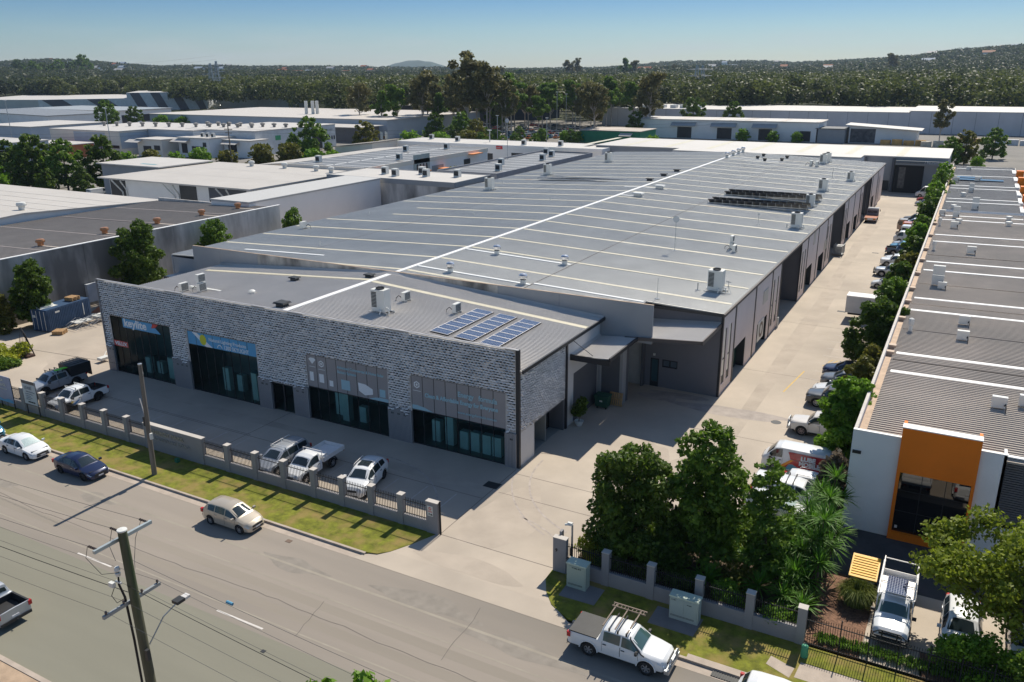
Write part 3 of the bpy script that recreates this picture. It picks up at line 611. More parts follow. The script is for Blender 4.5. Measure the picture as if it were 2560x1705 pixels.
# walls
split_build(MB().box(-54, -53.8, 15.2, 152, 0, 7.8).box(-54, 9.1, 151.8, 152, 0, 7.8).box(-54, 2.0, 15.25, 15.45, 0, 7.6), 'outer_wall', wallgrey, WH)
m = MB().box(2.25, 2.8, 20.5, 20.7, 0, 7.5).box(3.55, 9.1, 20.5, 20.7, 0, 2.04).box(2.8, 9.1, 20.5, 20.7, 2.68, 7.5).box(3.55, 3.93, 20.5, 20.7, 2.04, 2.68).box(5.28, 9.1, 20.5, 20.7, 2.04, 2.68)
split_build(m, 'front_wall', mat('dark_grey_cladding', (0.17, 0.17, 0.19), 0.8, var=0.05), WH)  # front wall cladding in one even dark grey
MB().box(2.8, 3.55, 20.58, 20.64, 0, 2.68).box(2.87, 3.48, 20.56, 20.58, .5, 2.6).build('side_door', mat('teal_glass_door', (0.05, 0.10, 0.12), 0.1), WH)
MB().box(2.78, 2.87, 20.47, 20.6, 0, 2.72).box(3.48, 3.57, 20.47, 20.6, 0, 2.72).box(2.78, 3.57, 20.47, 20.6, 2.62, 2.72).box(2.87, 3.48, 20.47, 20.6, 0, .45).build('door_frame', charcoal, WH)
q = MB().box(3.93, 5.28, 20.58, 20.62, 2.04, 2.68).build('window', mat('dim_glass', (0.10, 0.13, 0.16), 0.15), WH)
MB().box(3.9, 5.31, 20.46, 20.58, 2.0, 2.07).box(3.9, 5.31, 20.46, 20.58, 2.64, 2.72).box(3.9, 3.97, 20.46, 20.58, 2.0, 2.7).box(5.24, 5.31, 20.46, 20.58, 2.0, 2.7).box(4.56, 4.64, 20.46, 20.58, 2.0, 2.7).build('window_frame', charcoal, q)
MB().box(3.02, 3.2, 20.38, 20.5, 3.0, 3.2).build('wall_light', acwhite, WH)
# recessed roller doors near the side passage
split_build(MB().box(.1, 2.0, 14.75, 14.9, 0, 4.8), 'roller_door', walldark, WH)
split_build(MB().box(.02, .3, 14.5, 14.9, 0, 5.7).box(2.0, 2.26, 14.7, 15.6, 0, 6.0), 'pilaster', wallgrey, WH)
split_build(MB().box(2.05, 2.25, 15.6, 16.2, 0, 5.9).box(2.05, 2.25, 19.9, 20.5, 0, 5.9).box(2.05, 2.25, 16.2, 19.9, 4.9, 5.9), 'passage_wall', walldark, WH)
MB().box(-1.3, -1.15, 15.9, 20.3, 0, 4.9).build('passage_inner_wall', mat('pale_inner_wall', (0.5, 0.49, 0.47)), WH)
MB().box(-1.2, 2.2, 20.3, 20.45, 0, 4.9).build('passage_inner_wall', mat('pale_inner_wall', (0.5, 0.49, 0.47)), WH)
m = MB(); rib_roof(m, [2.3, 8.95], [6.25, 6.8], 14.9, 20.45, .2, .03, thick=.08)
AW = thing('awning', 'wide ribbed metal awning on the dark front wall of the long warehouse', 'awning', (5.6, 17.5, 6.5)); m.build('roof', zinc2, AW)
MB().add([(2.3, 14.8, 6.02), (8.98, 14.8, 6.56), (8.98, 14.8, 6.84), (2.3, 14.8, 6.3), (2.3, 14.92, 6.02), (8.98, 14.92, 6.56), (8.98, 14.92, 6.84), (2.3, 14.92, 6.3)], [(0, 1, 2, 3), (7, 6, 5, 4), (3, 2, 6, 7), (0, 4, 5, 1), (1, 5, 6, 2)]).box(8.95, 9.05, 14.8, 20.45, 6.5, 6.86).build('fascia', mat('brown_gutter', (0.12, 0.10, 0.09)), AW)
MB().add([(2.3, 20.25, 6.28), (9.0, 20.25, 6.83), (9.0, 20.48, 7.0), (2.3, 20.48, 6.45)], [(0, 1, 2, 3)]).build('wall_flashing', zinc2, AW)
# east wall in bays
ew = MB(); lines = MB(); rec = MB(); strips = []; lows = []
def wall_seg(y0, y1, holes_=()):
    """holes: (ya, yb, za, zb)"""
    ys = sorted({y0, y1}|{h[0] for h in holes_}|{h[1] for h in holes_})
    for a, b in zip(ys[:-1], ys[1:]):
        z = 0
        hs = sorted([(h[2], h[3]) for h in holes_ if h[0] <= a and h[1] >= b])
        for h0, h1 in hs:
            if h0 > z: ew.box(8.95, 9.15, a, b, z, h0)
            z = h1
        ew.box(8.95, 9.15, a, b, z, 7.65)
bays = []
P0 = 0
def group(o):
    # mirrored pair of tenancies, 36.2 m
    wall_seg(o+20.7, o+25.0, ((o+21.2, o+22.2, .9, 6.1), (o+22.9, o+23.9, .9, 6.1)))
    strips.extend([(o+21.2, o+22.2), (o+22.9, o+23.9)])
    wall_seg(o+25.0, o+32.85, ((o+25.2, o+29.8, .0, 3.1),)); lows.append((o+25.2, o+29.8))
    wall_seg(o+32.85, o+40.4, ((o+34.6, o+39.2, 0, 2.9),)); lows.append((o+34.6, o+39.2))
    wall_seg(o+40.4, o+44.9, ((o+41.0, o+42.0, .9, 6.1), (o+43.0, o+44.0, .9, 6.1))); strips.extend([(o+41.0, o+42.0), (o+43.0, o+44.0)])
    for y in (25.0, 32.85, 40.4, 44.95, 56.6): lines.box(9.12, 9.2, o+y-.16, o+y+.16, 0, 7.64)
group(0); group(36.2); group(72.4)
wall_seg(129.3, 131.2); wall_seg(131.2, 140.6, ((132.5, 136.5, 0, 3.0),)); wall_seg(140.6, 152, ((142, 143, .9, 6), (144.5, 145.5, .9, 6), ))
strips += [(142, 143), (144.5, 145.5)]; lows += [(132.5, 136.5)]
for y in (122.3, 131.2, 140.6): lines.box(9.12, 9.2, y-.16, y+.16, 0, 7.64)
lines.box(9.0, 9.2, 20.48, 20.75, 0, 7.64)
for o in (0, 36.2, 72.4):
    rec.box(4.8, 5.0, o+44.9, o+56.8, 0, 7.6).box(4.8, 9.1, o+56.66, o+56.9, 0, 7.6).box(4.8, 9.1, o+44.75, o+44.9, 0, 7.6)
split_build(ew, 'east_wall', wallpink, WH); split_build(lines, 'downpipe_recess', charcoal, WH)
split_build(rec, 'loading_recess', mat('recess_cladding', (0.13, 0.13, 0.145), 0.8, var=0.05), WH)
frost = mat('cream_blind_glass', (0.92, 0.87, 0.75), 0.2, var=0.1, scale=1)
for a, b in strips:
    q = MB().box(9.02, 9.06, a+.05, b-.05, .95, 6.05).build('window', frost, WH)
    MB().box(9.05, 9.1, a, a+.06, .9, 6.1).box(9.05, 9.1, b-.06, b, .9, 6.1).box(9.05, 9.1, a, b, 3.2, 3.28).box(9.04, 9.1, a, b, .9, 1.6).build('window_frame', charcoal, q)
tg = mat('teal_glass', (0.03, 0.085, 0.08), 0.08, spec=0.6)
for a, b in lows:
    q = MB().box(8.3, 8.34, a, b, 0, 3.0).build('shopfront', tg, WH)
    MB().box(8.3, 9.1, b-.02, b+.0, 0, 3.0).box(8.34, 8.4, a, b, 0, .1).box(8.34, 8.4, (a+b)/2-.04, (a+b)/2+.04, 0, 3).build('shopfront_frame', charcoal, q)
sgm = mat('cream_sign', (0.62, 0.57, 0.50), 0.6)
for (y0, y1, z0, z1) in ((36.4, 38.6, 4.6, 6.0), (65.4, 66.6, 5.6, 7.3), (75.2, 77.4, 3.0, 4.4)):
    MB().box(9.15, 9.2, y0, y1, z0, z1).build('tenancy_sign', sgm, WH)
MB().lathe([(.55, 0), (.9, 0), (.9, .04), (.55, .04)], (0, 0, 0), 24, axis='z')
t_ = MB(); 
for k in range(24):
    a, b = 2*math.pi*k/24, 2*math.pi*(k+1)/24
    t_.add([(9.22, 36.3+r*math.cos(t), 2.0+r*math.sin(t)) for t, r in ((a, .5), (b, .5), (b, .85), (a, .85))], [(0, 1, 2, 3)])
t_.build('round_sign', mat('brown_ring', (0.22, 0.17, 0.14)), WH)
MB().box(9.15, 9.2, 34.9, 37.6, .9, 3.0).build('tenancy_sign', acwhite, WH)
# small west awning beside the parapet
q = MB().box(-53.2, -49.9, 13.3, 16.4, 5.55, 5.75); o = q.build('side_awning', zinc2, WH)
MB().box(-53.25, -49.9, 13.2, 13.3, 5.4, 5.78).build('fascia', charcoal, o)
# ---------------------------------------------------------------- neighbouring building on the right
NB = thing('corrugated_roof_building', 'building with long corrugated tan roof, pale walls and an orange framed front window', 'building', (28, 80, 0))
m = MB(); rib_roof(m, [22.75, 34.2], [6.25, 6.35], 2.9, 60, .3, .06); rib_roof(m, [22.75, 40], [6.25, 6.4], 2.9, 45, .3, .06); 
m = MB(); rib_roof(m, [22.75, 48], [6.25, 6.5], 2.95, 46, .36, .075); rib_roof(m, [22.75, 34.3], [6.25, 6.38], 46, 100, .26, .045); roofn = m.build('roof', rooftan, NB)
m = MB(); rib_roof(m, [22.75, 34.3], [6.25, 6.38], 100.2, 168, .3, .055); m.build('roof', mat('grey_tan_roofing', (0.31, 0.30, 0.29), 0.6, 0.1, var=0.1, scale=0.3), NB)
for y in (16.1, 20.8, 34.8, 39.6, 53.0, 57.8, 71.2, 76.3, 89.5, 93.6, 108.9, 113, 127.4, 131.8, 148.7, 162.9):
    s = [23.0, 47.5 if y < 45 else 33.8]; strip_on(s, [6.25+(q-22.75)*.0108 for q in s], y, .5, z0=.075, th=.02).build('skylight', skywhite, roofn)
for y in (19.0, 28.0, 37.2, 46.2, 62):
    s = [22.9, 47.5 if y < 45 else 34]; strip_on(s, [6.25+(q-22.75)*.0108 for q in s], y, .09, z0=.07, th=.015).build('sheet_lap', woodm, roofn)
MB().box(22.1, 22.3, 2.8, 168, 0, 6.7).build('side_wall', walllight, NB)
MB().box(22.12, 22.28, 2.8, 168, 6.7, 6.74).build('parapet_cap', mat('dirty_white_cap', (0.55, 0.5, 0.45), 0.7, var=0.15, scale=2), NB)
bg_ = MB().box(22.3, 22.75, 2.8, 168, 6.0, 6.14)
bg_.build('box_gutter', mat('rusty_tan_gutter', (0.50, 0.37, 0.27), 0.8, var=0.2, scale=1.5), NB)
m = MB()
for y in (20.3, 22.1, 31, 33.2, 37.5, 43.0, 50.5, 58, 65, 75, 85): m.box(22.25, 22.85, y, y+.5, 6.15, 6.5)
m.build('rainhead', mat('box_gutter_bridge', (0.55, 0.42, 0.32)), NB)
wl = mat('pale_blue_grey_render', (0.84, 0.83, 0.83), 0.8, var=0.05, scale=0.5, col2=(0.76, 0.76, 0.76))
MB().box(22.1, 24.82, 2.6, 2.8, 0, 6.72).box(29.02, 30.36, 2.6, 2.8, 0, 6.8).box(30.36, 48, 2.62, 2.8, 0, 2.14).box(30.2, 30.36, 2.6, 3.6, 2.14, 6.8).build('front_wall', wl, NB)
MB().box(22.1, 24.82, 2.58, 2.82, 6.72, 6.77).box(29.02, 30.4, 2.58, 2.82, 6.8, 6.85).box(30.3, 48, 3.2, 3.5, 6.45, 6.52).build('parapet_cap', capwhite, NB)
rb = MB()
for i in range(29): rb.box(30.4, 48, 3.4, 3.52, 2.1+i*.15, 2.1+i*.15+.11)
rb.box(30.4, 48, 3.5, 3.6, 2.1, 6.45); rb.build('ribbed_cladding', mat('charcoal_cladding', (0.13, 0.135, 0.15), 0.6), NB)
MB().box(24.82, 29.02, 2.35, 2.8, 4.6, 7.5).box(24.82, 25.02, 2.35, 2.8, 0, 4.6).box(28.85, 29.02, 2.35, 2.8, 0, 4.6).box(25.02, 28.85, 2.35, 2.8, 0, .5).box(24.82, 25.0, 2.8, 3.6, 6.6, 7.5).box(28.85, 29.02, 2.8, 3.6, 6.6, 7.5).build('orange_portal', orange, NB)
MB().box(24.8, 29.04, 2.33, 3.0, 7.5, 7.56).build('parapet_cap', capwhite, NB)
q = MB().box(25.02, 28.85, 2.62, 2.66, .5, 4.6).build('front_window', mat('mirror_black_glass', (0.006, 0.006, 0.008), 0.02, var=0, spec=0.9), NB)
MB().box(26.25, 26.29, 2.6, 2.62, .5, 4.6).box(27.55, 27.59, 2.6, 2.62, .5, 4.6).box(25.02, 28.85, 2.6, 2.62, 1.9, 1.93).box(25.02, 28.85, 2.6, 2.62, 3.3, 3.33).build('window_mullions', charcoal, q)
MB().box(25.15, 25.3, 2.59, 2.61, .72, .9).build('window_sticker', acwhite, q)
MB().box(22.2, 22.7, 2.52, 2.6, 5.2, 5.4).build('wall_light', charcoal, NB)
MB().box(34.2, 34.4, 46, 168, 0, 6.4).box(22.3, 34.3, 167.8, 168, 0, 6.4).build('side_wall', wallcream, NB)
o_ = MB()
for y in (104, 112, 124, 138, 150): o_.box(34.1, 35.4, y, y+1.6, 3.5, 7.6)
o_.build('orange_fin', orange, NB)
w_ = MB()
for y in (100, 110, 120, 131, 142, 155): w_.box(33.6, 34.2, y, y+6, 6.35, 6.6)
w_.build('white_parapet', capwhite, NB)

# ---------------------------------------------------------------- generic background building
def bld(name, label, x0, x1, y0, y1, h, roofm, wallm, hw=None, he=None, over=0.4, cat='building', parapet=None, feats=(), ribs=0, z0=-.3, roofribs=None):
    """box building: h eave height; he/hw different heights on the east / west side. feats: (face, a, b, z0, z1, mat, name)"""
    he = h if he is None else he; hw = h if hw is None else hw
    B = thing(name, label, cat, ((x0+x1)/2, (y0+y1)/2, 0))
    m = MB(); m.add([(x0, y0, z0), (x1, y0, z0), (x1, y1, z0), (x0, y1, z0), (x0, y0, hw), (x1, y0, he), (x1, y1, he), (x0, y1, hw)],
                    [(0, 1, 5, 4), (1, 2, 6, 5), (2, 3, 7, 6), (3, 0, 4, 7)])
    m.build('wall', wallm, B)
    r = MB(); a, b = (x0-over, y0-over), (x1+over, y1+over); zw, ze = hw+.05, he+.05
    if ribs: rib_roof(r, [a[0], b[0]], [zw+.2, ze+.2], a[1], b[1], ribs, .04)
    else:
        r.add([(a[0], a[1], zw), (b[0], a[1], ze), (b[0], b[1], ze), (a[0], b[1], zw), (a[0], a[1], zw+.25), (b[0], a[1], ze+.25), (b[0], b[1], ze+.25), (a[0], b[1], zw+.25)],
              [(3, 2, 1, 0), (4, 5, 6, 7), (0, 1, 5, 4), (1, 2, 6, 5), (2, 3, 7, 6), (3, 0, 4, 7)])
    rf = r.build('roof', roofm, B)
    if parapet:
        t, pm = parapet; q = MB(); hh = max(he, hw)+.05
        q.box(x0-.1, x1+.1, y0-.15, y0+.1, hh-.6, hh+t).box(x0-.1, x1+.1, y1-.1, y1+.15, hh-.6, hh+t).box(x0-.15, x0+.1, y0+.1, y1-.1, hh-.6, hh+t).box(x1-.1, x1+.15, y0+.1, y1-.1, hh-.6, hh+t)
        q.build('parapet', pm, B)
    for f in feats:
        fc, p, q_, za, zb, fm, nm = f
        q = MB()
        if fc == 'S': q.box(p, q_, y0-.08, y0+.02, za, zb)
        elif fc == 'E': q.box(x1-.02, x1+.08, p, q_, za, zb)
        elif fc == 'R':    # sheet on roof: p..q_ along x, za..zb along y
            zz = lambda x: zw+(ze-zw)*(x-a[0])/(b[0]-a[0])+.25+(.05 if ribs else 0)
            q.add([(p, za, zz(p)+.02), (q_, za, zz(q_)+.02), (q_, zb, zz(q_)+.02), (p, zb, zz(p)+.02)], [(0, 1, 2, 3)])
        elif fc == 'A':    # awning on the S face
            q.add([(p, y0, zb), (q_, y0, zb), (q_, y0-2.2, za), (p, y0-2.2, za), (p, y0, zb+.15), (q_, y0, zb+.15), (q_, y0-2.2, za+.15), (p, y0-2.2, za+.15)], [(0, 1, 2, 3), (7, 6, 5, 4), (3, 2, 6, 7), (0, 3, 7, 4), (1, 5, 6, 2)])
        elif fc == 'B':    # awning on the E face
            q.add([(x1, p, zb), (x1, q_, zb), (x1+1.6, q_, za), (x1+1.6, p, za), (x1, p, zb+.15), (x1, q_, zb+.15), (x1+1.6, q_, za+.15), (x1+1.6, p, za+.15)], [(0, 1, 2, 3), (7, 6, 5, 4), (3, 2, 6, 7), (0, 3, 7, 4), (1, 5, 6, 2)])
        q.build(nm, fm, B)
    return B
D = charcoal; W = blackglass
# B1: dark roofed shed with stained concrete wall on the left
def b1z(x): return 7.55+(x+69.2)*.03
B1 = thing('dark_roofed_warehouse', 'brown grey roofed warehouse with copper vents and long stained concrete wall at left', 'building', (-84, 22, 0))
m = MB(); rib_roof(m, [-97.5, -69.3], [b1z(-97.5), b1z(-69.3)], -40, 48.3, .45, .05); rf = m.build('roof', roofdark, B1)
q = MB(); jn = MB()
for i in range(13):
    y0, y1 = -40+i*6.8, -40+(i+1)*6.8-.03
    q.box(-69.2, -68.9, y0, min(y1, 48.4), -.2, 7.85); jn.box(-69.15, -68.95, y1, y1+.03, -.2, 7.8)
q.box(-97, -69.2, 48.3, 48.6, 0, 7.3); q.build('concrete_wall', stainwall, B1); jn.build('panel_joint', charcoal, B1)
MB().box(-69.3, -68.85, -40, 48.6, 7.85, 7.93).build('white_wall_cap', capwhite, B1)
for y in (-9, 1.2, 10.5, 20.5, 30.2, 39.8): s = [-97, -69.6]; strip_on(s, [b1z(v) for v in s], y, .35, z0=.05, th=.012).build('sheet', mat('faded_sheet', (0.22, 0.19, 0.18)), rf)
for y in (3.2, 12.6, 21.6, 30.0, 38.0, 45.2): s = [-74.2, -69.4]; strip_on(s, [b1z(v) for v in s], y, .3, z0=.06, th=.012).build('flashing', mat('tan_flashing', (0.5, 0.43, 0.37)), rf)
copper = mat('copper_vent', (0.50, 0.24, 0.12), 0.4, 0.6, var=0.15, scale=4)
def vent_round(m_, name='roof_vent', cat='roof vent', s=1.0):
    t = thing(name, 'x', cat)
    MB().lathe([(.0, 0), (.32*s, 0), (.32*s, .35*s), (.22*s, .36*s)], n=14).build('vent_base', m_, t)
    v = MB().lathe([(.30*s, .36*s), (.44*s, .42*s), (.46*s, .62*s), (.40*s, .78*s), (0, .86*s)], n=18); 
    for k in range(18):
        a = 2*math.pi*k/18; v.box(.455*s*math.cos(a)-.015, .455*s*math.cos(a)+.015, .455*s*math.sin(a)-.015, .455*s*math.sin(a)+.015, .44*s, .62*s)
    v.build('vent_cap', m_, t, smooth=True); return t
v0 = vent_round(copper)
ord_ = ['nearest', 'second', 'third', 'fourth', 'fifth', 'sixth and farthest', 'seventh', 'eighth']
for i, y in enumerate((3.2, 12.6, 21.6, 30.0, 38.0, 45.2)):
    (v0 if i == 0 else None)
    o = v0 if i == 0 else dup(v0, (0, 0, 0))
    o.location = (-74.6, y, b1z(-74.6)+.05); o.scale = (1.15, 1.15, 1.05); tag(o, 'copper coloured roof vent on the dark roof at left, %s in its row' % ord_[i], 'roof vent', 'copper vents on the dark roof')
# B2 gable
B2_ = thing('pale_roofed_warehouse', 'warehouse with pale gable roof and plain light grey side wall behind the dark roofed shed', 'building', (-120, 30, 0))
m = MB().add([(-98, -8, -.2), (-98, 25, -.2), (-98, 50, -.2), (-98, -8, 6.4), (-98, 25, 7.95), (-98, 50, 6.5)], [(0, 1, 4, 3), (1, 2, 5, 4)])
m.add([(-98, 50, -.2), (-146, 50, -.2), (-146, 50, 6.5), (-98, 50, 6.5)], [(0, 1, 2, 3)]); m.build('wall', mat('light_blue_grey_wall', (0.66, 0.67, 0.68), 0.8, var=0.05), B2_)
m = MB()
for (ya, yb, za, zb) in ((-8, 25, 6.45, 8.0), (25, 50.3, 8.0, 6.55)):
    m.add([(-97.8, ya, za), (-97.8, yb, zb), (-146.5, yb, zb), (-146.5, ya, za), (-97.8, ya, za-.2), (-97.8, yb, zb-.2)], [(0, 1, 2, 3), (0, 4, 5, 1)])
rf = m.build('roof', roofcream, B2_)
for y in (29, 33.5, 38, 42.5): 
    z = 8.0-(y-25)*.0573; MB().add([(-98.2, y, z+.03), (-98.2, y+.5, z+.03-.028), (-145, y+.5, z+.002), (-145, y, z+.03)], [(0, 1, 2, 3)]).build('sheet', roofwhite, rf)
v1 = vent_round(acwhite)
for i, (x, y) in enumerate(((-108, 20.5), (-101.5, 27))):
    o = v1 if i == 0 else dup(v1, (0, 0, 0)); o.location = (x, y, 7.8 if i == 0 else 7.95); o.scale = (1.5, 1.5, 1.4)
    tag(o, ['white mushroom vent on the pale gable roof, at the left picture edge', 'white mushroom vent on the pale gable roof, the one further right'][i], 'roof vent', 'white vents on the pale gable roof')
# B3
B3_ = bld('open_sided_shed', 'wide shed with big pale sloping roof on slanted struts, white wall panels and dark doorways', -131, -91, 63.8, 93, 7.1, roofcream, wallwhite, over=1.6,
    feats=[('S', -130.8, -126.1, 0, 6.8, D, 'doorway'), ('S', -110.0, -105.3, 0, 6.8, D, 'doorway'), ('S', -101.9, -92.0, 0, 6.8, walldark, 'doorway'), ('R', -131, -90.5, 74, 74.5, roofwhite, 'sheet'), ('R', -131, -90.5, 84, 84.5, roofwhite, 'sheet')])
m = MB()
for x in (-127, -111.5, -97): m.tube([(x, 63.7, 0), (x, 63.6, 4.5), (x-1.5, 62.4, 7.0)], .16, 6).tube([(x+1.2, 63.7, 0), (x+1.2, 63.6, 5), (x+1.2, 62.4, 7.0)], .16, 6)
m.build('strut', acwhite, B3_)
bld('low_white_office', 'small building with white sloping roof and blue box behind the open sided shed', -153, -133, 78, 92, 7.6, roofwhite, wallgrey, over=.8, feats=[('R', -142, -137, 80, 81, mat('teal_box', (0.1, 0.3, 0.35)), 'roof_box')])
v2 = dup(v1, (0, 0, 0))
for i, (px, y) in enumerate(((-120, 91), (-110, 91), (-100, 90), (-95, 89))):
    o = v2 if i == 0 else dup(v2, (0, 0, 0)); o.location = (px+2, y, 7.4); o.scale = (1.5,)*3; tag(o, 'small roof vent on the far edge of the struts shed roof, %s from the left' % ['first', 'second', 'third', 'fourth'][i], 'roof vent', 'vents on the struts shed')
# white tank
t = MB().lathe([(1.3, -.1), (1.3, 3.8), (1.1, 4.4), (.3, 4.8), (.3, 5.2), (0, 5.2)], (-94, 57, 0), 20); tag(t.build('water_tank', acwhite, smooth=True), 'white domed tank standing between the dark roof and the struts shed', 'tank')
# B4: smooth light box
bld('smooth_grey_box_building', 'windowless light grey box building right behind the stained concrete wall', -82.5, -74, 47, 81, 7.9, mat('pale_lilac_roof', (0.50, 0.49, 0.475), 0.6, var=0.03), mat('pale_lilac_wall', (0.80, 0.77, 0.75), 0.7, var=0.04, scale=0.2), over=0.1)
# B5
bld('concrete_walled_store', 'store with white roof and dark stained concrete front wall beyond the long warehouse', -88, -57.6, 82, 95, 7.7, roofwhite, stainwall, over=0.0, parapet=(.35, wallgrey))
# B6
fe = [('R', -109.5, -88.5, 97+i*4.7, 97.4+i*4.7, skywhite, 'skylight') for i in range(10)]+[('R', -99.4, -98.9, 94.5, 145, skywhite, 'ridge_sheet')]
fe += [('E', 102, 108, 0, 4.6, D, 'roller_door'), ('E', 111, 113.5, 0, 4.5, D, 'roller_door'), ('E', 119.5, 124.5, .5, 6.0, wallgrey, 'cladding_panel'), ('E', 127, 131, 0, 4.4, D, 'roller_door'), ('E', 134, 137, 3.6, 6.2, D, 'window')]
b6 = bld('striped_roof_units', 'row of units with grey roof striped by white skylights and small orange awnings', -110, -88, 94, 146, 7.7, roofslate, wallwhite, feats=fe, parapet=(.35, wallcream), over=0)
for (p, q_, z) in ((96.5, 100, 6.4), (114, 117, 5.2), (122, 125, 5.0), (136, 141, 7.2)):
    MB().box(-88, -86.4, p, q_, z, z+.22).build('orange_awning', mat('orange_awning', (0.72, 0.27, 0.10)), b6)
MB().box(-88.05, -87.85, 112, 118.5, 0, 9.2).build('raised_panel', mat('sage_panel', (0.36, 0.42, 0.41)), b6)
MB().box(-87.86, -87.8, 113, 113.5, 4.3, 7).box(-87.86, -87.8, 114.3, 114.8, 4.3, 7).box(-87.86, -87.8, 115.6, 116.1, 4.3, 7).box(-87.86, -87.8, 116.9, 117.4, 4.3, 7).build('slot_window', D, b6)
# B7
fe = [('R', -73, -60, 103+i*4.6, 103.35+i*4.6, skywhite, 'skylight') for i in range(10)]
bld('grey_striped_units', 'lower row of dark grey roofed units striped by skylights, beside the long warehouse', -74, -59.5, 101, 150, 7.0, roofslate, wallcream, feats=fe, parapet=(.6, mat('blue_grey_parapet', (0.27, 0.28, 0.31))), over=0)
# B8
fe = [('S', -101.5, -97.8, 0, 6.0, D, 'roller_door'), ('S', -99, -94.5, 0, 5.2, D, 'roller_door'), ('S', -88.4, -84.6, 0, 5.6, D, 'roller_door'), ('A', -104, -101, 5.6, 6.0, zinc, 'awning')]
b8 = bld('white_roofed_units', 'long low row of white roofed units with dark roller doors near the distant car park', -128, -61, 160, 174, 7.3, roofwhite, wallwhite, feats=fe, parapet=(.3, wallwhite), over=0)
MB().box(-93.3, -91.2, 159.8, 159.9, 6.5, 7.4).build('red_sign', mat('red_sign', (0.6, 0.06, 0.07)), b8)
text_obj('LAMINEX', .42, acwhite, 'lettering', b8, face_S(-93.2, 159.78, 6.75), sx=.8)
bld('curved_roof_unit', 'unit with tan mono pitch roof at the left end of the white roofed row', -142, -128, 148, 160, 7.4, mat('tan_roof', (0.33, 0.30, 0.27)), wallcream, hw=6.2, he=7.8)
bld('cream_front_unit', 'narrow cream fronted unit with thin flying roof in front of the hedges', -124, -111, 100, 120, 7.2, roofcream, wallcream, hw=6.4, he=7.6, over=.6)
bld('cream_middle_unit', 'small cream unit with flying roof beside the striped roof row', -124, -111, 122, 146, 7.2, roofcream, wallcream, hw=6.4, he=7.6, over=.6)
# B9
fe = [('R', -69+i*11.3, -68.3+i*11.3+.9, 166.5, 191, mat('stale_sheet', (0.55, 0.52, 0.42)), 'skylight') for i in range(8)]
b9 = bld('end_workshop', 'workshop with long white roof and dark grey walls closing the end of the lane', -65, 21, 165.5, 191.5, 7.9, roofwhite, wallgrey, feats=fe, over=0.2)
MB().box(9.6, 10.1, 164.7, 165.4, 0, 8.0).box(3.6, 4.0, 164.9, 165.5, 0, 7.9).build('pilaster', walldark, b9)
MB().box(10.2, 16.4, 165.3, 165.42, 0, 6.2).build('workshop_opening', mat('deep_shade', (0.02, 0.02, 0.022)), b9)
MB().box(10.4, 21, 163.9, 165.4, 6.9, 7.4).build('sign_canopy', mat('canopy_grey', (0.12, 0.14, 0.16)), b9)
MB().box(10.4, 21, 163.84, 163.9, 6.55, 6.75).build('canopy_edge', wallgrey, b9)
text_obj('/ Nutech P', .85, mat('pale_letters', (0.5, 0.53, 0.56)), 'lettering', b9, face_S(16.4, 163.82, 6.85), bold=.01)
MB().box(7.9, 9.3, 165.2, 165.4, .3, 2.6).build('door', charcoal, b9); MB().box(11.2, 12.6, 165.5-.25, 165.5-.2, 1, 5.8).build('stacked_boxes', mat('cardboard_dim', (0.14, 0.13, 0.12), var=0.5, scale=2), b9)
bld('rear_annex', 'low grey annex wall with stepped parapet between the long warehouse and the end workshop', -40, 3.8, 155, 161, 8.3, roofwhite, walllight, over=0)
# B10
fe = []
for a, b in ((-85.5, -79.4), (-68.6, -62.6), (-51.7, -46.5)):
    fe += [('S', a, b, 0, 4.4, D, 'dock_door'), ('A', a-2.5, b+2, 4.9, 6.3, mat('awning_grey', (0.35, 0.36, 0.37)), 'awning')]
fe += [('S', -35.7, -31.6, 0, 4.0, D, 'dock_door')]
fe += [('R', -100+i*14, -98+i*14, 301, 318, mat('beige_sheet', (0.55, 0.48, 0.42)), 'skylight') for i in range(6)]
bld('white_dock_warehouse', 'white walled warehouse with pale flat roof and dark dock doors under awnings', -102.5, -29, 300, 320, 7.2, roofwhite, wallwhite, feats=fe)
pv = thing('precast_wall_building', 'very long building with panelled grey concrete wall in front of the far forest', 'building', (-50, 380, 0))
m = MB(); jn = MB(); x = -147.0
while x < 60:
    top = 8.4 if x < -2 else 9.2
    m.box(x+.06, x+8.5, 365, 365.4, -.3, top if x+8.6 < -2 or x > -2 else top); jn.box(x-.06, x+.06, 365.05, 365.3, -.3, top-.1); x += 8.56
m.box(-147, -146.6, 365.4, 420, -.3, 8.4); m.build('precast_wall', mat('precast_lilac', (0.55, 0.54, 0.56), 0.85, var=0.08, scale=0.15), pv); jn.build('panel_joint', walldark, pv)
MB().box(-147, -2, 364.9, 420, 8.42, 8.7).box(-2, 62, 364.9, 420, 9.22, 9.4).build('roof', roofwhite, pv)
m = MB()
for x in (-128, -122, -119, -113, -108, -100): m.box(x, x+3, 372, 376, 8.7, 10.2)
m.build('roof_plant', acwhite, pv)
bld('dark_roofed_shed', 'small shed with dark flat roof between the dock warehouse and the open racking shed', -29.5, -19, 300, 312, 5.0, mat('dark_flat_roof', (0.12, 0.12, 0.125)), wallgrey)
fe = [('S', -17.5, -8.5, 0, 5.2, mat('racking', (0.10, 0.10, 0.11), var=0.6, scale=0.9), 'open_racking')]
bld('mono_pitch_shed', 'shed with white sloping roof, open racking bay and plain white wall', -18, 6, 304, 316, 5.2, roofwhite, wallwhite, hw=6.4, he=4.8, over=1.5, feats=fe)
bld('green_walled_shop', 'low shop with bright green walls and tan roof behind the gum trees', -113, -88, 262, 280, 4.6, rooftan, mat('green_wall', (0.02, 0.20, 0.10)), feats=[('A', -96, -91, 3, 4, roofcream, 'awning')])
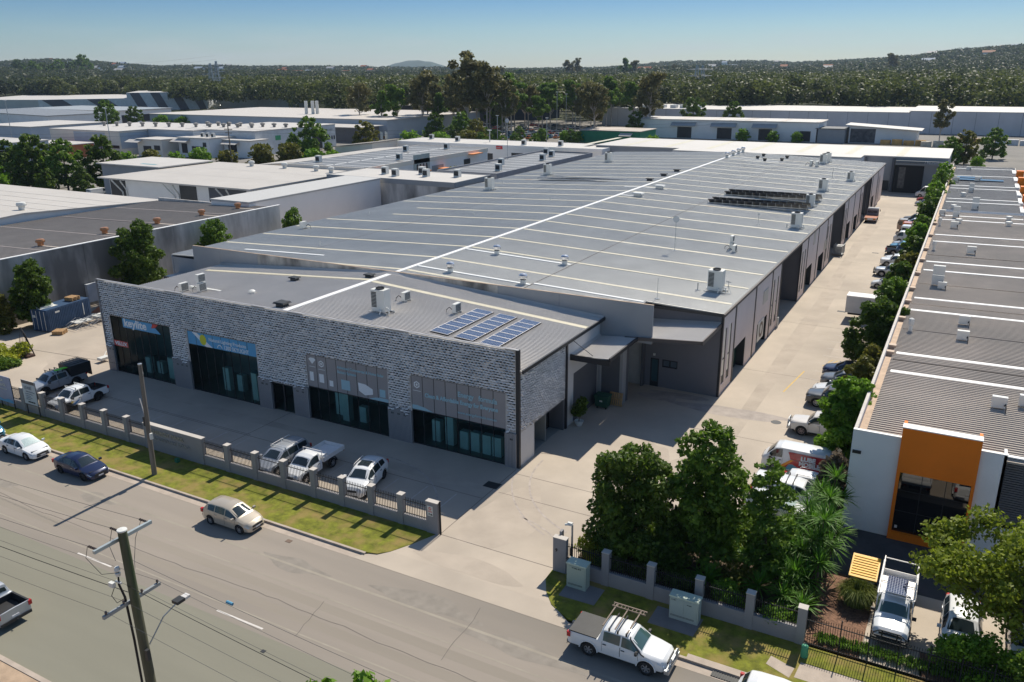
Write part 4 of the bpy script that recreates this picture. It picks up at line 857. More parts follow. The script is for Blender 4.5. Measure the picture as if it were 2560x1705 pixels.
# left mid complexes
fe = [('R', -276, -240, 158, 158.6, roofcream, 'sheet')]
bld('beige_warehouse', 'large warehouse with white roof and beige and blue grey panelled front', -279, -240, 148, 190, 7.9, roofwhite, wallcream, feats=[('S', -265, -247.5, 0, 7.5, wallblue, 'cladding_panel'), ('E', 148.5, 165, 2, 7.4, wallblue, 'cladding_panel'), ('S', -246, -240.5, 2.2, 3.2, D, 'strip_window')], over=.2)
bld('blue_grey_warehouse', 'warehouse with white roof and blue grey stepped walls behind small front offices', -239.5, -216, 160, 192, 8.0, roofwhite, wallblue, over=.2)
bld('blue_grey_warehouse', 'warehouse with white roof and blue grey wall, right hand end of the stepped row', -215.5, -196, 168, 200, 7.6, roofwhite, wallblue, over=.2)
bld('front_office', 'cream front office with flying white awning and small dark window', -232, -219.5, 149, 160, 5.6, roofwhite, wallcream, feats=[('S', -229, -225, 1, 3.5, D, 'window'), ('A', -236, -229, 4.6, 5.4, roofwhite, 'awning'), ('S', -223.5, -220.5, 2.2, 3.8, D, 'window')])
bld('front_office', 'white two storey office with square roof plant and long dark windows', -217, -202, 154, 166, 6.2, roofwhite, wallwhite, feats=[('S', -215.5, -212.8, 1.2, 4.4, D, 'window'), ('S', -210.5, -206, 2.0, 3.6, D, 'window'), ('A', -219, -211, 4.9, 5.8, roofwhite, 'awning'), ('S', -205, -203.4, 3.5, 5, D, 'window')])
bld('front_office', 'white office with sloping awning and dark slot windows at the right of the office row', -201.5, -189, 160, 168, 5.4, roofwhite, wallwhite, feats=[('S', -199.5, -195.5, 1.5, 4.2, D, 'window'), ('A', -201, -194, 4.2, 5.0, roofwhite, 'awning')])
bld('white_roof_hall', 'hall with white roof and blue grey louvred side beyond the orange walled shed', -330, -297, 152, 185, 7.8, roofwhite, wallblue)
fe = [('E', 194, 199.3, 0, 4.9, D, 'roller_door'), ('E', 203.3, 204, 2.8, 4.2, D, 'slot_window'), ('E', 204.7, 205.4, 2.8, 4.2, D, 'slot_window'), ('E', 206, 206.7, 2.8, 4.2, D, 'slot_window'), ('E', 167, 167.7, 2.5, 4, D, 'slot_window'), ('E', 168.6, 169.3, 2.5, 4, D, 'slot_window'), ('E', 170.2, 170.9, 2.5, 4, D, 'slot_window'), ('E', 176, 179, 0, 3.2, D, 'roller_door'), ('E', 175, 177.6, 4.6, 6.2, mat('green_sign', (0.05, 0.30, 0.14)), 'green_sign')]
b15 = bld('signed_warehouse', 'grey warehouse with company lettering, three slot windows and dark roller door on its end wall', -226, -192, 165.5, 207.3, 8.1, roofwhite, mat('cool_grey_wall', (0.58, 0.60, 0.62)), feats=fe, over=.1)
text_obj('run', 1.3, charcoal, 'lettering', b15, face_E(-191.88, 200.9, 6.2), bold=.03, sx=1.0)
text_obj('smart', 1.3, mat('dim_letters', (0.28, 0.3, 0.32)), 'lettering', b15, face_E(-191.88, 203.2, 6.2), sx=.85)
fe = [('S', -272, -245, 0, 4.2, mat('navy_band', (0.05, 0.10, 0.22)), 'navy_band'), ('S', -272, -196, .0, 1.2, mat('orange_band', (0.38, 0.18, 0.07)), 'orange_band')]
bld('cream_roofed_hall', 'huge hall with cream coloured low roof and navy band along the wall', -345, -195.5, 245, 322, 7.6, mat('cream_pink_roofing', (0.55, 0.505, 0.46), 0.6, var=0.04), wallblue, feats=fe, over=.5)
bld('low_hip_roof_office', 'office with low cream hip roof in front of the huge cream roofed hall', -226, -196, 226, 240, 5.6, roofcream, walldark, over=1.5)
# row of small vents on the big white roofs at left, plus parapet plant
for i in range(20):
    x, y = ((-272+i*6.0, 166+1.1*i) if i < 12 else (-232+(i-12)*5.2, 181+.5*(i-12)))
    q = MB().lathe([(.5, 7.8), (.55, 8.9), (.9, 9.0), (.9, 9.5), (0, 9.8)], (x, y, .2), 8); tag(q.build('roof_vent', mat('dull_vent', (0.25, 0.24, 0.23))), 'small dull vent on the big white roofs behind the offices, %s from the left' % ['first', 'second', 'third', 'fourth', 'fifth', 'sixth', 'seventh', 'eighth', 'ninth', 'tenth', 'eleventh', 'twelfth', 'thirteenth', 'fourteenth', 'fifteenth', 'sixteenth', 'seventeenth', 'eighteenth', 'nineteenth', 'twentieth'][i], 'roof vent', 'vents on the big white roofs')
for i, (x, y, z) in enumerate(((-209, 158, 6.4), (-206.5, 158, 6.4), (-204, 158, 6.4), (-106, 100, 8.0), (-103, 130, 8.0), (-97, 140, 8.0), (-92, 112, 8.0), (-86, 163, 7.6), (-75, 164, 7.6), (-110, 166, 7.6), (-122, 170, 7.6), (-68, 118, 7.3), (-64, 131, 7.3), (-66, 140, 7.3), (-63, 108, 7.3), (-70, 145, 7.3), (-78, 88, 8.0), (-74, 86, 8.0), (-68, 88, 8.0), (-62, 90, 8.0), (-71, 91, 8.0))):
    q = MB().box(x-.6, x+.6, y-.5, y+.5, z, z+1.5).box(x-.5, x+.5, y-.53, y-.5, z+.3, z+1.2, 1)
    tag(q.build('rooftop_unit', [acwhite, acdark]), 'small white rooftop unit, %s' % ['left one of three on the office roof', 'middle one of three on the office roof', 'right one of three on the office roof', 'near end of the striped units', 'rear left part of the striped units', 'rear of the striped units', 'by the east parapet of the striped units', 'right of the red sign on the white row', 'right end of the white row', 'left part of the white row', 'left end of the white row', 'left front of the lower striped row', 'middle of the lower striped row', 'right rear of the lower striped row', 'right front of the lower striped row', 'far end of the lower striped row', 'left on the concrete walled store', 'front left on the concrete walled store', 'centre of the concrete walled store', 'right end of the concrete walled store', 'rear of the concrete walled store'][i], 'rooftop unit', 'small units on the left roofs')
# far upper left
pt = thing('zigzag_panel_warehouse', 'far warehouse with big wall painted in slanted light and dark stripes', 'building', (-600, 460, 0))
def seg(p0, p1, z, mm_, par, name='wall_panel', zb=-1.0):
    MB().add([(p0[0], p0[1], zb), (p1[0], p1[1], zb), (p1[0], p1[1], z), (p0[0], p0[1], z)], [(0, 1, 2, 3)]).build(name, mm_, par)
Pa, Pb, Pc = Vector((-585, 340, 0)), Vector((-545, 385, 0)), Vector((-507, 428, 0))
lightp = mat('far_pale_wall', (0.6, 0.62, 0.64)); darkp = mat('far_dark_wall', (0.10, 0.10, 0.12))
m = MB(); dk = MB(); n = 4
for (Q0, Q1, h, k0) in ((Pa, Pb, 9.0, 2), (Pb, Pc, 13.0, 4)):
    d = (Q1-Q0)
    m.add([(Q0.x, Q0.y, -1), (Q1.x, Q1.y, -1), (Q1.x, Q1.y, h), (Q0.x, Q0.y, h)], [(0, 1, 2, 3)])
    off = Vector((d.y, -d.x, 0)).normalized()*.3
    for k in range(k0):
        a = Q0+d*(k/k0+.04); b = Q0+d*(k/k0+.46/1.0*1/k0+.04); sh = d*(.45/k0)
        b2 = b+sh; a2 = a+sh
        if k == k0-1: b2 = Q0+d*min(1, (k/k0+.95/k0))
        dk.add([(a2.x+off.x, a2.y+off.y, -1), (b2.x+off.x, b2.y+off.y, -1), (b.x+off.x, b.y+off.y, h-.2), (a.x+off.x, a.y+off.y, h-.2)], [(0, 1, 2, 3)])
m.add([(Pc.x, Pc.y, -1), (Pc.x-60, Pc.y+60, -1), (Pc.x-60, Pc.y+60, 13), (Pc.x, Pc.y, 13)], [(0, 1, 2, 3)])
m.build('wall', lightp, pt); dk.build('dark_stripe', darkp, pt)
MB().add([(-545, 385, 13), (-507, 428, 13), (-567, 488, 13), (-605, 445, 13)], [(0, 1, 2, 3)]).build('roof', roofwhite, pt)
MB().add([(-585, 340, 9), (-545, 385, 9), (-620, 460, 9.5), (-700, 400, 9.5), (-660, 330, 8.6)], [(0, 1, 2, 3, 4)]).add([(-585, 340, -1), (-585, 340, 9), (-660, 330, 8.6), (-660, 330, -1)], [(0, 1, 2, 3)]).build('roof', roofwhite, pt)
bx = bld('long_pale_office', 'long pale building with bright white front edge and many openings before the slanted stripe wall', -478, -395, 262, 300, 7.4, mat('grey_blue_roof', (0.30, 0.33, 0.36)), wallwhite, hw=7.6, he=7.4, over=1, feats=[('S', -470+i*13, -464+i*13, 0, 5, D, 'roller_door') for i in range(6)]+[('E', 266, 272, 0, 5, D, 'roller_door'), ('E', 280, 286, 1, 5, D, 'window')])
bld('ribbed_shed', 'far shed with low ribbed gable roof standing right of the slanted stripe wall', -512, -440, 446, 480, 10.5, zinc, mat('far_blue_wall', (0.45, 0.48, 0.5)), hw=9.5, he=12)
bld('grey_blue_shed', 'long shed with dark blue grey sloping roof at the left picture edge', -455, -383, 215, 252, 7.6, mat('blue_slate_roof', (0.20, 0.22, 0.25)), wallwhite, hw=8.5, he=7.2)
bld('orange_walled_shed', 'low shed with cream roof and orange brown side walls behind the yard trees', -274, -246, 130, 142, 4.3, roofwhite, mat('terracotta_wall', (0.42, 0.14, 0.06)), feats=[('S', -271, -269, 1.2, 2.8, D, 'window'), ('S', -266, -264, 1.2, 2.8, D, 'window')], over=.8)
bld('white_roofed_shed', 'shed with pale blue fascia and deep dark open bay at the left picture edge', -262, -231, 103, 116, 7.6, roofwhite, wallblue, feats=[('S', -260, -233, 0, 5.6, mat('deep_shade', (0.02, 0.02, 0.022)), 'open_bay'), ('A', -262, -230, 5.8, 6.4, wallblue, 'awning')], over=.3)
bld('blue_roofed_hall', 'hall with blue roof half hidden behind tall gum trees', -226, -198, 392, 420, 4.5, mat('blue_roofing', (0.16, 0.22, 0.33)), mat('navy_wall', (0.04, 0.07, 0.12)), hw=9, he=7)
bld('far_white_roof', 'white roofed hall glimpsed behind the tall gum trees', -290, -214, 372, 410, 7.6, roofwhite, mat('far_dark_wall', (0.10, 0.10, 0.12)))
for i, (px, d, s) in enumerate(((545, 640, 3), (560, 600, 4), (600, 540, 5), (642, 620, 6), (700, 600, 5))):
    x, y = dirx(px, d-60); o = MB().box(x-s, x+s*1.6, y-2, y+2, -.3, 3+i*.3)
    o = o.build('stacked_containers', [wallblue, mat('container_dark_blue', (0.05, 0.10, 0.18)), wallwhite, mat('container_rust', (0.35, 0.10, 0.06)), mat('container_rust', (0.35, 0.10, 0.06))][i])
    tag(o, ['grey blue container block before the far shed', 'dark blue container block in the far yard', 'white container block in the far yard', 'rust red container just right of the ribbed shed', 'second rust red container near the huge cream roof'][i], 'container', 'containers in the far yard')
# ================================================================== VEHICLES
VT = dict(
 sedan=dict(L=4.45, hw=.875, rh=.60, wr=.315, ax=(1.36, -1.29), sill=.24,
   top=[(2.225, .50), (2.21, .60), (2.05, .72), (1.7, .80), (1.15, .92), (.30, 1.38), (-.15, 1.44), (-.85, 1.39), (-1.55, 1.08), (-2.05, 1.02), (-2.18, .95), (-2.225, .62)],
   belt=[(2.225, .48), (2.1, .60), (1.7, .74), (1.15, .86), (-1.55, .98), (-2.1, .93), (-2.225, .6)],
   hws=[(2.225, .58), (2.1, .74), (1.75, .83), (1.2, .875), (-1.5, .875), (-2.0, .80), (-2.225, .64)], ws=(1.10, .36), rw=(-.95, -1.52), side=[(1.0, .12), (.04, -.86), (-.92, -1.25)]),
 hatch=dict(L=4.25, hw=.85, rh=.62, wr=.31, ax=(1.30, -1.30), sill=.24,
   top=[(2.12, .52), (2.10, .66), (1.9, .80), (1.2, 1.0), (.35, 1.46), (-.2, 1.53), (-1.2, 1.50), (-1.6, 1.42), (-1.95, 1.02), (-2.08, .9), (-2.12, .6)],
   belt=[(2.12, .5), (2.0, .62), (1.6, .80), (1.1, .92), (-1.5, 1.02), (-1.9, 1.0), (-2.12, .6)],
   hws=[(2.12, .55), (1.95, .72), (1.6, .80), (1.1, .845), (-1.4, .845), (-1.9, .78), (-2.12, .68)], ws=(1.12, .40), rw=(-1.63, -1.92), side=[(1.0, .10), (.03, -.80), (-.87, -1.45)]),
 suv=dict(L=4.65, hw=.93, rh=.64, wr=.36, ax=(1.42, -1.28), sill=.30,
   top=[(2.32, .6), (2.30, .82), (2.15, .95), (1.25, 1.10), (.45, 1.56), (-.2, 1.64), (-1.3, 1.58), (-1.75, 1.48), (-2.1, 1.14), (-2.25, 1.05), (-2.32, .65)],
   belt=[(2.32, .55), (2.15, .78), (1.7, .93), (1.2, 1.0), (-1.5, 1.12), (-2.1, 1.08), (-2.32, .62)],
   hws=[(2.32, .62), (2.15, .80), (1.7, .90), (1.2, .93), (-1.5, .93), (-2.1, .84), (-2.32, .72)], ws=(1.18, .50), rw=(-1.78, -2.08), side=[(1.05, .15), (.08, -.82), (-.90, -1.55)]),
 wagon=dict(L=4.85, hw=.92, rh=.68, wr=.36, ax=(1.44, -1.36), sill=.30,
   top=[(2.42, .6), (2.40, .80), (2.2, .94), (1.25, 1.10), (.45, 1.55), (-.2, 1.62), (-1.9, 1.58), (-2.1, 1.50), (-2.33, 1.05), (-2.42, .9), (-2.43, .6)],
   belt=[(2.42, .55), (2.25, .76), (1.7, .92), (1.2, 1.0), (-2.0, 1.06), (-2.3, 1.0), (-2.43, .6)],
   hws=[(2.42, .62), (2.2, .80), (1.7, .88), (1.2, .915), (-1.9, .915), (-2.3, .84), (-2.43, .76)], ws=(1.18, .50), rw=(-2.12, -2.32), side=[(1.05, .10), (.03, -.95), (-1.02, -1.95)]),
 fourwd=dict(L=4.9, hw=.95, rh=.74, wr=.40, ax=(1.48, -1.35), sill=.42,
   top=[(2.43, .62), (2.41, 1.0), (2.3, 1.12), (1.15, 1.20), (.62, 1.76), (.1, 1.84), (-2.1, 1.82), (-2.3, 1.74), (-2.42, 1.2), (-2.44, .65)],
   belt=[(2.43, .6), (2.35, 1.0), (1.15, 1.13), (-2.3, 1.15), (-2.44, .65)],
   hws=[(2.43, .72), (2.25, .86), (1.7, .93), (-2.2, .94), (-2.44, .86)], ws=(1.13, .66), rw=(-2.31, -2.40), side=[(1.0, .15), (.08, -.85), (-.93, -2.1)]),
 pickup=dict(L=5.15, hw=.91, rh=.66, wr=.385, ax=(1.60, -1.42), sill=.42,
   top=[(2.56, .60), (2.54, .90), (2.35, 1.02), (1.35, 1.15), (.72, 1.66), (.35, 1.74), (-.60, 1.73), (-.80, 1.66), (-.95, 1.18), (-1.0, 1.12), (-2.52, 1.12), (-2.575, .62)],
   belt=[(2.56, .58), (2.4, .88), (1.35, 1.06), (-.95, 1.12), (-2.55, 1.10), (-2.575, .62)],
   hws=[(2.56, .66), (2.35, .82), (1.8, .89), (-2.4, .90), (-2.575, .86)], ws=(1.32, .75), rw=(-.83, -.93), side=[(1.2, .28), (.20, -.68)], bed=(-1.06, -2.5)),
 canopy=dict(L=5.25, hw=.92, rh=.70, wr=.385, ax=(1.62, -1.5), sill=.42,
   top=[(2.6, .60), (2.58, .92), (2.4, 1.05), (1.4, 1.16), (.75, 1.66), (.35, 1.75), (-.85, 1.74), (-.95, 1.70), (-1.05, 1.74), (-2.35, 1.70), (-2.5, 1.55), (-2.60, 1.1), (-2.62, .62)],
   belt=[(2.6, .58), (2.4, .90), (1.4, 1.08), (-.95, 1.13), (-2.55, 1.12), (-2.62, .62)],
   hws=[(2.6, .66), (2.4, .82), (1.8, .90), (-2.4, .91), (-2.62, .86)], ws=(1.36, .78), rw=(-2.51, -2.59), side=[(1.22, .28), (.20, -.72), (-1.12, -2.3)]),
 cab=dict(L=5.1, hw=.90, rh=.68, wr=.37, ax=(1.60, -1.40), sill=.42, cut=-.15,
   top=[(2.55, .60), (2.53, .90), (2.35, 1.02), (1.35, 1.14), (.78, 1.64), (.45, 1.74), (.0, 1.73), (-.12, 1.66), (-.2, 1.0)],
   belt=[(2.55, .58), (2.4, .88), (1.35, 1.05), (-.2, 1.10)],
   hws=[(2.55, .66), (2.35, .82), (1.8, .88), (-.2, .88)], ws=(1.31, .80), rw=None, side=[(1.2, .05)]),
 van=dict(L=4.85, hw=.92, rh=.78, wr=.34, ax=(1.42, -1.35), sill=.30,
   top=[(2.42, .55), (2.40, .95), (2.25, 1.12), (2.05, 1.25), (1.45, 1.90), (1.1, 1.97), (-2.2, 1.97), (-2.35, 1.88), (-2.42, 1.2), (-2.44, .6)],
   belt=[(2.42, .55), (2.3, .95), (2.05, 1.12), (-2.3, 1.15), (-2.44, .6)],
   hws=[(2.42, .70), (2.25, .84), (1.9, .91), (-2.2, .92), (-2.44, .86)], ws=(2.08, 1.52), rw=(-2.36, -2.415), side=[(1.85, .95)]),
 bigvan=dict(L=5.9, hw=1.0, rh=.86, wr=.36, ax=(1.95, -1.75), sill=.32,
   top=[(2.95, .6), (2.93, 1.0), (2.6, 1.2), (2.25, 1.35), (1.6, 2.2), (1.2, 2.5), (-2.7, 2.55), (-2.9, 2.4), (-2.95, .6)],
   belt=[(2.95, .6), (2.7, 1.0), (2.25, 1.25), (-2.8, 1.35), (-2.95, .6)],
   hws=[(2.95, .76), (2.7, .9), (2.2, .98), (-2.8, 1.0), (-2.95, .95)], ws=(2.28, 1.62), rw=(-2.9, -2.94), side=[(2.0, 1.1), (1.0, -.2)]),
)
carglass = mat('car_glass', (0.02, 0.03, 0.035), 0.05, var=0.05, spec=0.8)
carglassg = mat('green_tinted_car_glass', (0.05, 0.10, 0.10), 0.08, var=0.05, spec=0.8)
sunshade = mat('silver_sunshade_behind_glass', (0.45, 0.55, 0.55), 0.3, var=0.3, scale=6, stretch=(1, 6, 1))
tyre = blackm; rimm = mat('alloy_rim', (0.5, 0.5, 0.52), 0.35, 0.6, var=0.05); rimd = mat('dark_rim', (0.05, 0.05, 0.055), 0.4, 0.4)
lampm = mat('headlamp', (0.72, 0.75, 0.78), 0.1, 0.3, var=0.1); redl = mat('tail_lamp', (0.45, 0.02, 0.02), 0.2); plastic = mat('black_plastic', (0.03, 0.03, 0.032), 0.6)
platem = mat('number_plate', (0.6, 0.6, 0.62), 0.5); chrome = mat('bright_metal', (0.6, 0.6, 0.6), 0.2, 0.9)
P_ = dict(white=paint('white_paint', (0.74, 0.75, 0.76)), silver=paint('silver_paint', (0.42, 0.44, 0.47), .4), grey=paint('grey_paint', (0.16, 0.17, 0.185), .4), navy=paint('navy_paint', (0.012, 0.02, 0.065), .2),
          beige=paint('champagne_paint', (0.52, 0.45, 0.36), .3), black=paint('black_paint', (0.02, 0.02, 0.023)), blue=paint('blue_paint', (0.06, 0.22, 0.36), .3), tan=paint('tan_paint', (0.42, 0.34, 0.25)),
          orange=paint('orange_paint', (0.65, 0.17, 0.03)), red=paint('red_paint', (0.35, 0.02, 0.02)), dgrey=paint('charcoal_paint', (0.07, 0.075, 0.085), .3), steelblue=paint('steel_blue_paint', (0.05, 0.08, 0.14), .3))
def lin(L, x):
    xs = [p[0] for p in L][::-1]; ys = [p[1] for p in L][::-1]; return float(np.interp(x, xs, ys))
def sect(S, x):
    hw = lin(S['hws'], x); zt = lin(S['top'], x); zb = lin(S['belt'], x); zt = max(zt, zb)
    roof = max(p[1] for p in S['top']); bb = max(p[1] for p in S['belt'])
    t = min(1, max(0, (zt-zb)/(roof-bb-.02)))
    y4 = hw*.86*(1-t)+S['rh']*t*min(1, hw/S['hw']*1.02); z4 = zt-(.035+.03*t)
    z4 = max(z4, zb+.01)
    arch = S['sill']
    for a in S['ax']:
        ra = S['wr']+.075
        if abs(x-a) < ra: arch = max(arch, S['wr']+math.sqrt(ra*ra-(x-a)**2)*1.0)
    zl = arch; hi = max(zl+.01, zb-.16)
    mid = zl+(hi-zl)*.45
    return [(hw*.965, zl), (hw, mid), (hw*.995, hi), (hw*.955, max(zb, hi+.005)), (y4, z4), (y4*.80, zt-.008), (0, zt+.015*(1+t))]
def vehicle(T, name, label, cat, pm, loc=(0, 0, 0), deg=0, group=None, glass_=None, rim=None, opts=(), fender=None):
    S = VT[T]; V = thing(name, label, cat, loc, R_(deg), group); gl = glass_ or carglass; rim = rim or rimm
    x0, x1 = S['top'][0][0], S['top'][-1][0]
    xs = set(np.round(np.linspace(x0, x1, 60), 3))
    for a in S['ax']:
        ra = S['wr']+.075
        for k in range(-8, 9): xs.add(round(a+ra*math.sin(k/8*math.pi/2)*.999, 3))
    for k in ('top', 'belt'):
        for p in S[k]: xs.add(round(p[0], 3))
    bed = S.get('bed') if ('open' in opts) else None
    if bed: xs |= {bed[0], bed[1]}
    xs = sorted(x for x in xs if x1 <= x <= x0)[::-1]
    m = MB(); n = 13
    for x in xs:
        s = sect(S, x)
        for (y, z) in s: m.v.append((x, y, z))
        for (y, z) in s[:-1][::-1]: m.v.append((x, -y, z))
    for i in range(len(xs)-1):
        xm = (xs[i]+xs[i+1])/2
        for k in range(n-1):
            if bed and bed[1] < xm < bed[0] and 3 <= k <= 8: continue
            m.f.append((i*n+k, i*n+k+1, (i+1)*n+k+1, (i+1)*n+k)); m.m.append(0)
    m.f.append(tuple(range(n))[::-1]); m.m.append(0)
    e = (len(xs)-1)*n; m.f.append(tuple(e+k for k in range(n))); m.m.append(0)
    body = m.build('body', pm, V, smooth=True, world=False)
    hw = S['hw']
    if bed:
        b = MB(); zb = lin(S['belt'], -1.8); y_ = hw*.84
        b.add([(bed[0], y_, zb), (bed[1], y_, zb), (bed[1], -y_, zb), (bed[0], -y_, zb), (bed[0], y_, .62), (bed[1], y_, .62), (bed[1], -y_, .62), (bed[0], -y_, .62)], [(4, 5, 6, 7), (0, 4, 5, 1), (1, 5, 6, 2), (2, 6, 7, 3), (3, 7, 4, 0)])
        for s in (1, -1): b.box(bed[1], bed[0], min(s*y_, s*hw*.95), max(s*y_, s*hw*.95), zb-.03, zb+.02)
        b.build('tray_tub', plastic, V, world=False)
    if 'tonneau' in opts: MB().box(-2.52, -1.02, -hw*.93, hw*.93, 1.11, 1.17).build('tonneau_cover', mat('black_vinyl', (0.028, 0.028, 0.03), 0.5, var=0.2, scale=3), V, world=False)
    # underbody
    MB().box(x1+.25, x0-.25, -hw+.24, hw-.24, .22, .75).build('underbody', plastic, V, world=False)
    # glass
    def top_patch(xa, xb, nm, g, inset=.90, ns=6):
        q = MB(); c = [-1, -.6, 0, .6, 1]
        dz = .012
        for i in range(ns+1):
            x = xa+(xb-xa)*i/ns; s = sect(S, x); y4, z4 = s[4]; zt = s[6][1]
            sgn = 1 if xa > 0 else -1
            for t in c:
                y = t*y4*inset; z = zt-(zt-z4)*(abs(t)**2.2)*inset
                q.v.append((x+sgn*.014, y, z+dz))
        for i in range(ns):
            for k in range(4): q.f.append((i*5+k, i*5+k+1, (i+1)*5+k+1, (i+1)*5+k)); q.m.append(0)
        return q.build(nm, g, V, smooth=True, world=False)
    g0 = sunshade if 'shade' in opts else gl
    top_patch(S['ws'][0]-.03, S['ws'][1]+.04, 'windscreen', g0)
    if S['rw'] and 'noback' not in opts: top_patch(S['rw'][0]-.01, S['rw'][1]+.02, 'rear_window', gl, .86)
    for sgn in (1, -1):
        for (xa, xb) in S['side']:
            q = MB(); ns = 6
            for i in range(ns+1):
                x = xa+(xb-xa)*i/ns; s = sect(S, x); (ya, za), (yb, zb_) = s[3], s[4]
                for t in (.10, .5, .90): q.v.append((x, sgn*(ya+(yb-ya)*t+.012), za+(zb_-za)*t))
            for i in range(ns):
                for k in range(2): q.f.append((i*3+k, i*3+k+1, (i+1)*3+k+1, (i+1)*3+k)); q.m.append(0)
            q.build('side_window', gl, V, world=False)
        # lights, mirror, handles
        hx = x0-.14; hh = lin(S['belt'], x0-.2)+.0
        yy_ = lin(S['hws'], x0-.12)
        MB().add([(x0+.0, sgn*(yy_-.34), hh-.16), (x0-.10, sgn*(yy_+.035), hh-.14), (x0-.42, sgn*(lin(S['hws'], x0-.42)+.012), hh-.02), (x0-.30, sgn*(yy_-.08), hh+.055), (x0-.05, sgn*(yy_-.36), hh-.03), (x0-.25, sgn*(yy_-.3), hh-.12)],
                 [(0, 1, 3, 4), (1, 2, 3), (0, 4, 5), (3, 2, 5), (4, 3, 5), (1, 0, 5), (2, 1, 5)]).build('headlight', lampm, V, world=False)
        if T != 'cab':
            yr = lin(S['hws'], x1+.1); zr = lin(S['belt'], x1+.3)
            MB().box(x1-.02, x1+.16, sgn*(yr-.03) - .09, sgn*(yr-.03)+.055 if sgn > 0 else sgn*(yr-.03)+.09, zr-.28, zr-.02).build('tail_light', redl, V, world=False)
        ax_ = S['side'][0][0]-.08; s = sect(S, ax_)
        mr = MB(); mr.box(ax_-.06, ax_+.06, sgn*(s[3][0]+.14)-.10, sgn*(s[3][0]+.14)+.10, s[3][1]+.0, s[3][1]+.15)
        mr.build('wing_mirror', pm if T in ('sedan', 'hatch', 'suv', 'wagon') else plastic, V, world=False)
        hd = MB()
        for (xa, xb) in S['side'][:2]:
            s = sect(S, xb+.15); hd.box(xb+.02, xb+.20, sgn*(s[2][0]+.012)-.015, sgn*(s[2][0]+.012)+.015, s[3][1]-.13, s[3][1]-.095)
        hd.build('door_handle', plastic if pm in (P_['white'],) else chrome, V, world=False)
        # door shut lines
        ln_ = MB()
        for xd in sorted({round(v, 2) for p in S['side'][:2] for v in (p[0]-.02 if p is S['side'][0] else p[0]+.03, p[1]-.03)}):
            s = sect(S, xd)
            for (ya, za), (yb, zb_) in zip(s[:3], s[1:4]): ln_.add([(xd-.007, sgn*(ya+.004), za+.06 if za == s[0][1] else za), (xd+.007, sgn*(ya+.004), za+.06 if za == s[0][1] else za), (xd+.007, sgn*(yb+.004), zb_), (xd-.007, sgn*(yb+.004), zb_)], [(0, 1, 2, 3)])
        ln_.build('door_gap', plastic, V, world=False)
        if T in ('pickup', 'canopy', 'fourwd', 'suv', 'cab') or fender:
            q = MB()
            for a in S['ax']:
                ra = S['wr']+.075
                for k in range(10):
                    t0, t1 = math.pi*k/10, math.pi*(k+1)/10
                    f = lambda t, r: (a+r*math.cos(t), sgn*(hw*.97+.035), S['wr']+r*math.sin(t))
                    f2 = lambda t, r: (a+r*math.cos(t), sgn*(hw*.97-.10), S['wr']+r*math.sin(t))
                    q.add([f(t0, ra), f(t1, ra), f(t1, ra+.055), f(t0, ra+.055), f2(t0, ra), f2(t1, ra), f2(t1, ra+.055), f2(t0, ra+.055)], [(0, 1, 2, 3), (3, 2, 6, 7), (0, 4, 5, 1)])
            q.build('wheel_arch_trim', fender or plastic if 'paintarch' not in opts else pm, V, world=False)
    # grille, bumpers, plate
    yf = lin(S['hws'], x0-.02); zf = lin(S['top'], x0-.02)
    MB().box(x0-.05, x0+.018, -yf+.16, yf-.16, zf-.16, zf-.03).box(x0-.05, x0+.02, -yf+.12, yf-.12, .30, .42).build('grille', plastic, V, world=False)
    MB().box(x0+.02, x0+.035, -.19, .19, zf-.26, zf-.17).build('number_plate', platem, V, world=False)
    if T != 'cab':
        MB().box(x1-.03, x1+.0, -.19, .19, .62, .73).build('number_plate', platem, V, world=False)
        MB().box(x1-.05, x1+.1, -lin(S['hws'], x1)+.02, lin(S['hws'], x1)-.02, .38, .55).build('rear_bumper', plastic if pm is not P_['white'] or T not in ('sedan', 'suv', 'hatch') else pm, V, world=False)
    # wheels
    for a in S['ax']:
        for sgn in (1, -1):
            r = S['wr']; w_ = .2; yo = hw-.005
            prof = [(r*.62, -w_/2), (r*.94, -w_/2), (r, -w_/2+.035), (r, w_/2-.035), (r*.94, w_/2), (r*.64, w_/2)]
            W_ = MB().lathe(prof, (a, sgn*(yo-w_/2), r), 20, axis='y').build('wheel', tyre, V, smooth=True, world=False)
            q = MB(); yy2 = sgn*(yo-.03)
            q.lathe([(r*.64, 0), (r*.56, 0), (r*.56, -sgn*.06)], (a, yy2, r), 20, axis='y')
            q.lathe([(r*.16, .0), (0, .0)], (a, yy2, r), 10, axis='y')
            for k in range(6):
                t = 2*math.pi*k/6+.3; c_, s_ = math.cos(t), math.sin(t); wd = r*.09
                q.add([(a+c_*r*.1-s_*wd, yy2, r+s_*r*.1+c_*wd), (a+c_*r*.6-s_*wd*.8, yy2, r+s_*r*.6+c_*wd*.8), (a+c_*r*.6+s_*wd*.8, yy2, r+s_*r*.6-c_*wd*.8), (a+c_*r*.1+s_*wd, yy2, r+s_*r*.1-c_*wd)], [(0, 1, 2, 3)])
            q.build('rim', rim, W_, world=False)
            MB().lathe([(r*.56, 0), (0, 0)], (a, yy2-sgn*.05, r), 16, axis='y').build('brake_disc', plastic, W_, world=False)
    roofz = max(p[1] for p in S['top'])
    rx = [p[0] for p in S['top'] if p[1] > roofz-.09]; ra_, rb_ = max(rx), min(rx)
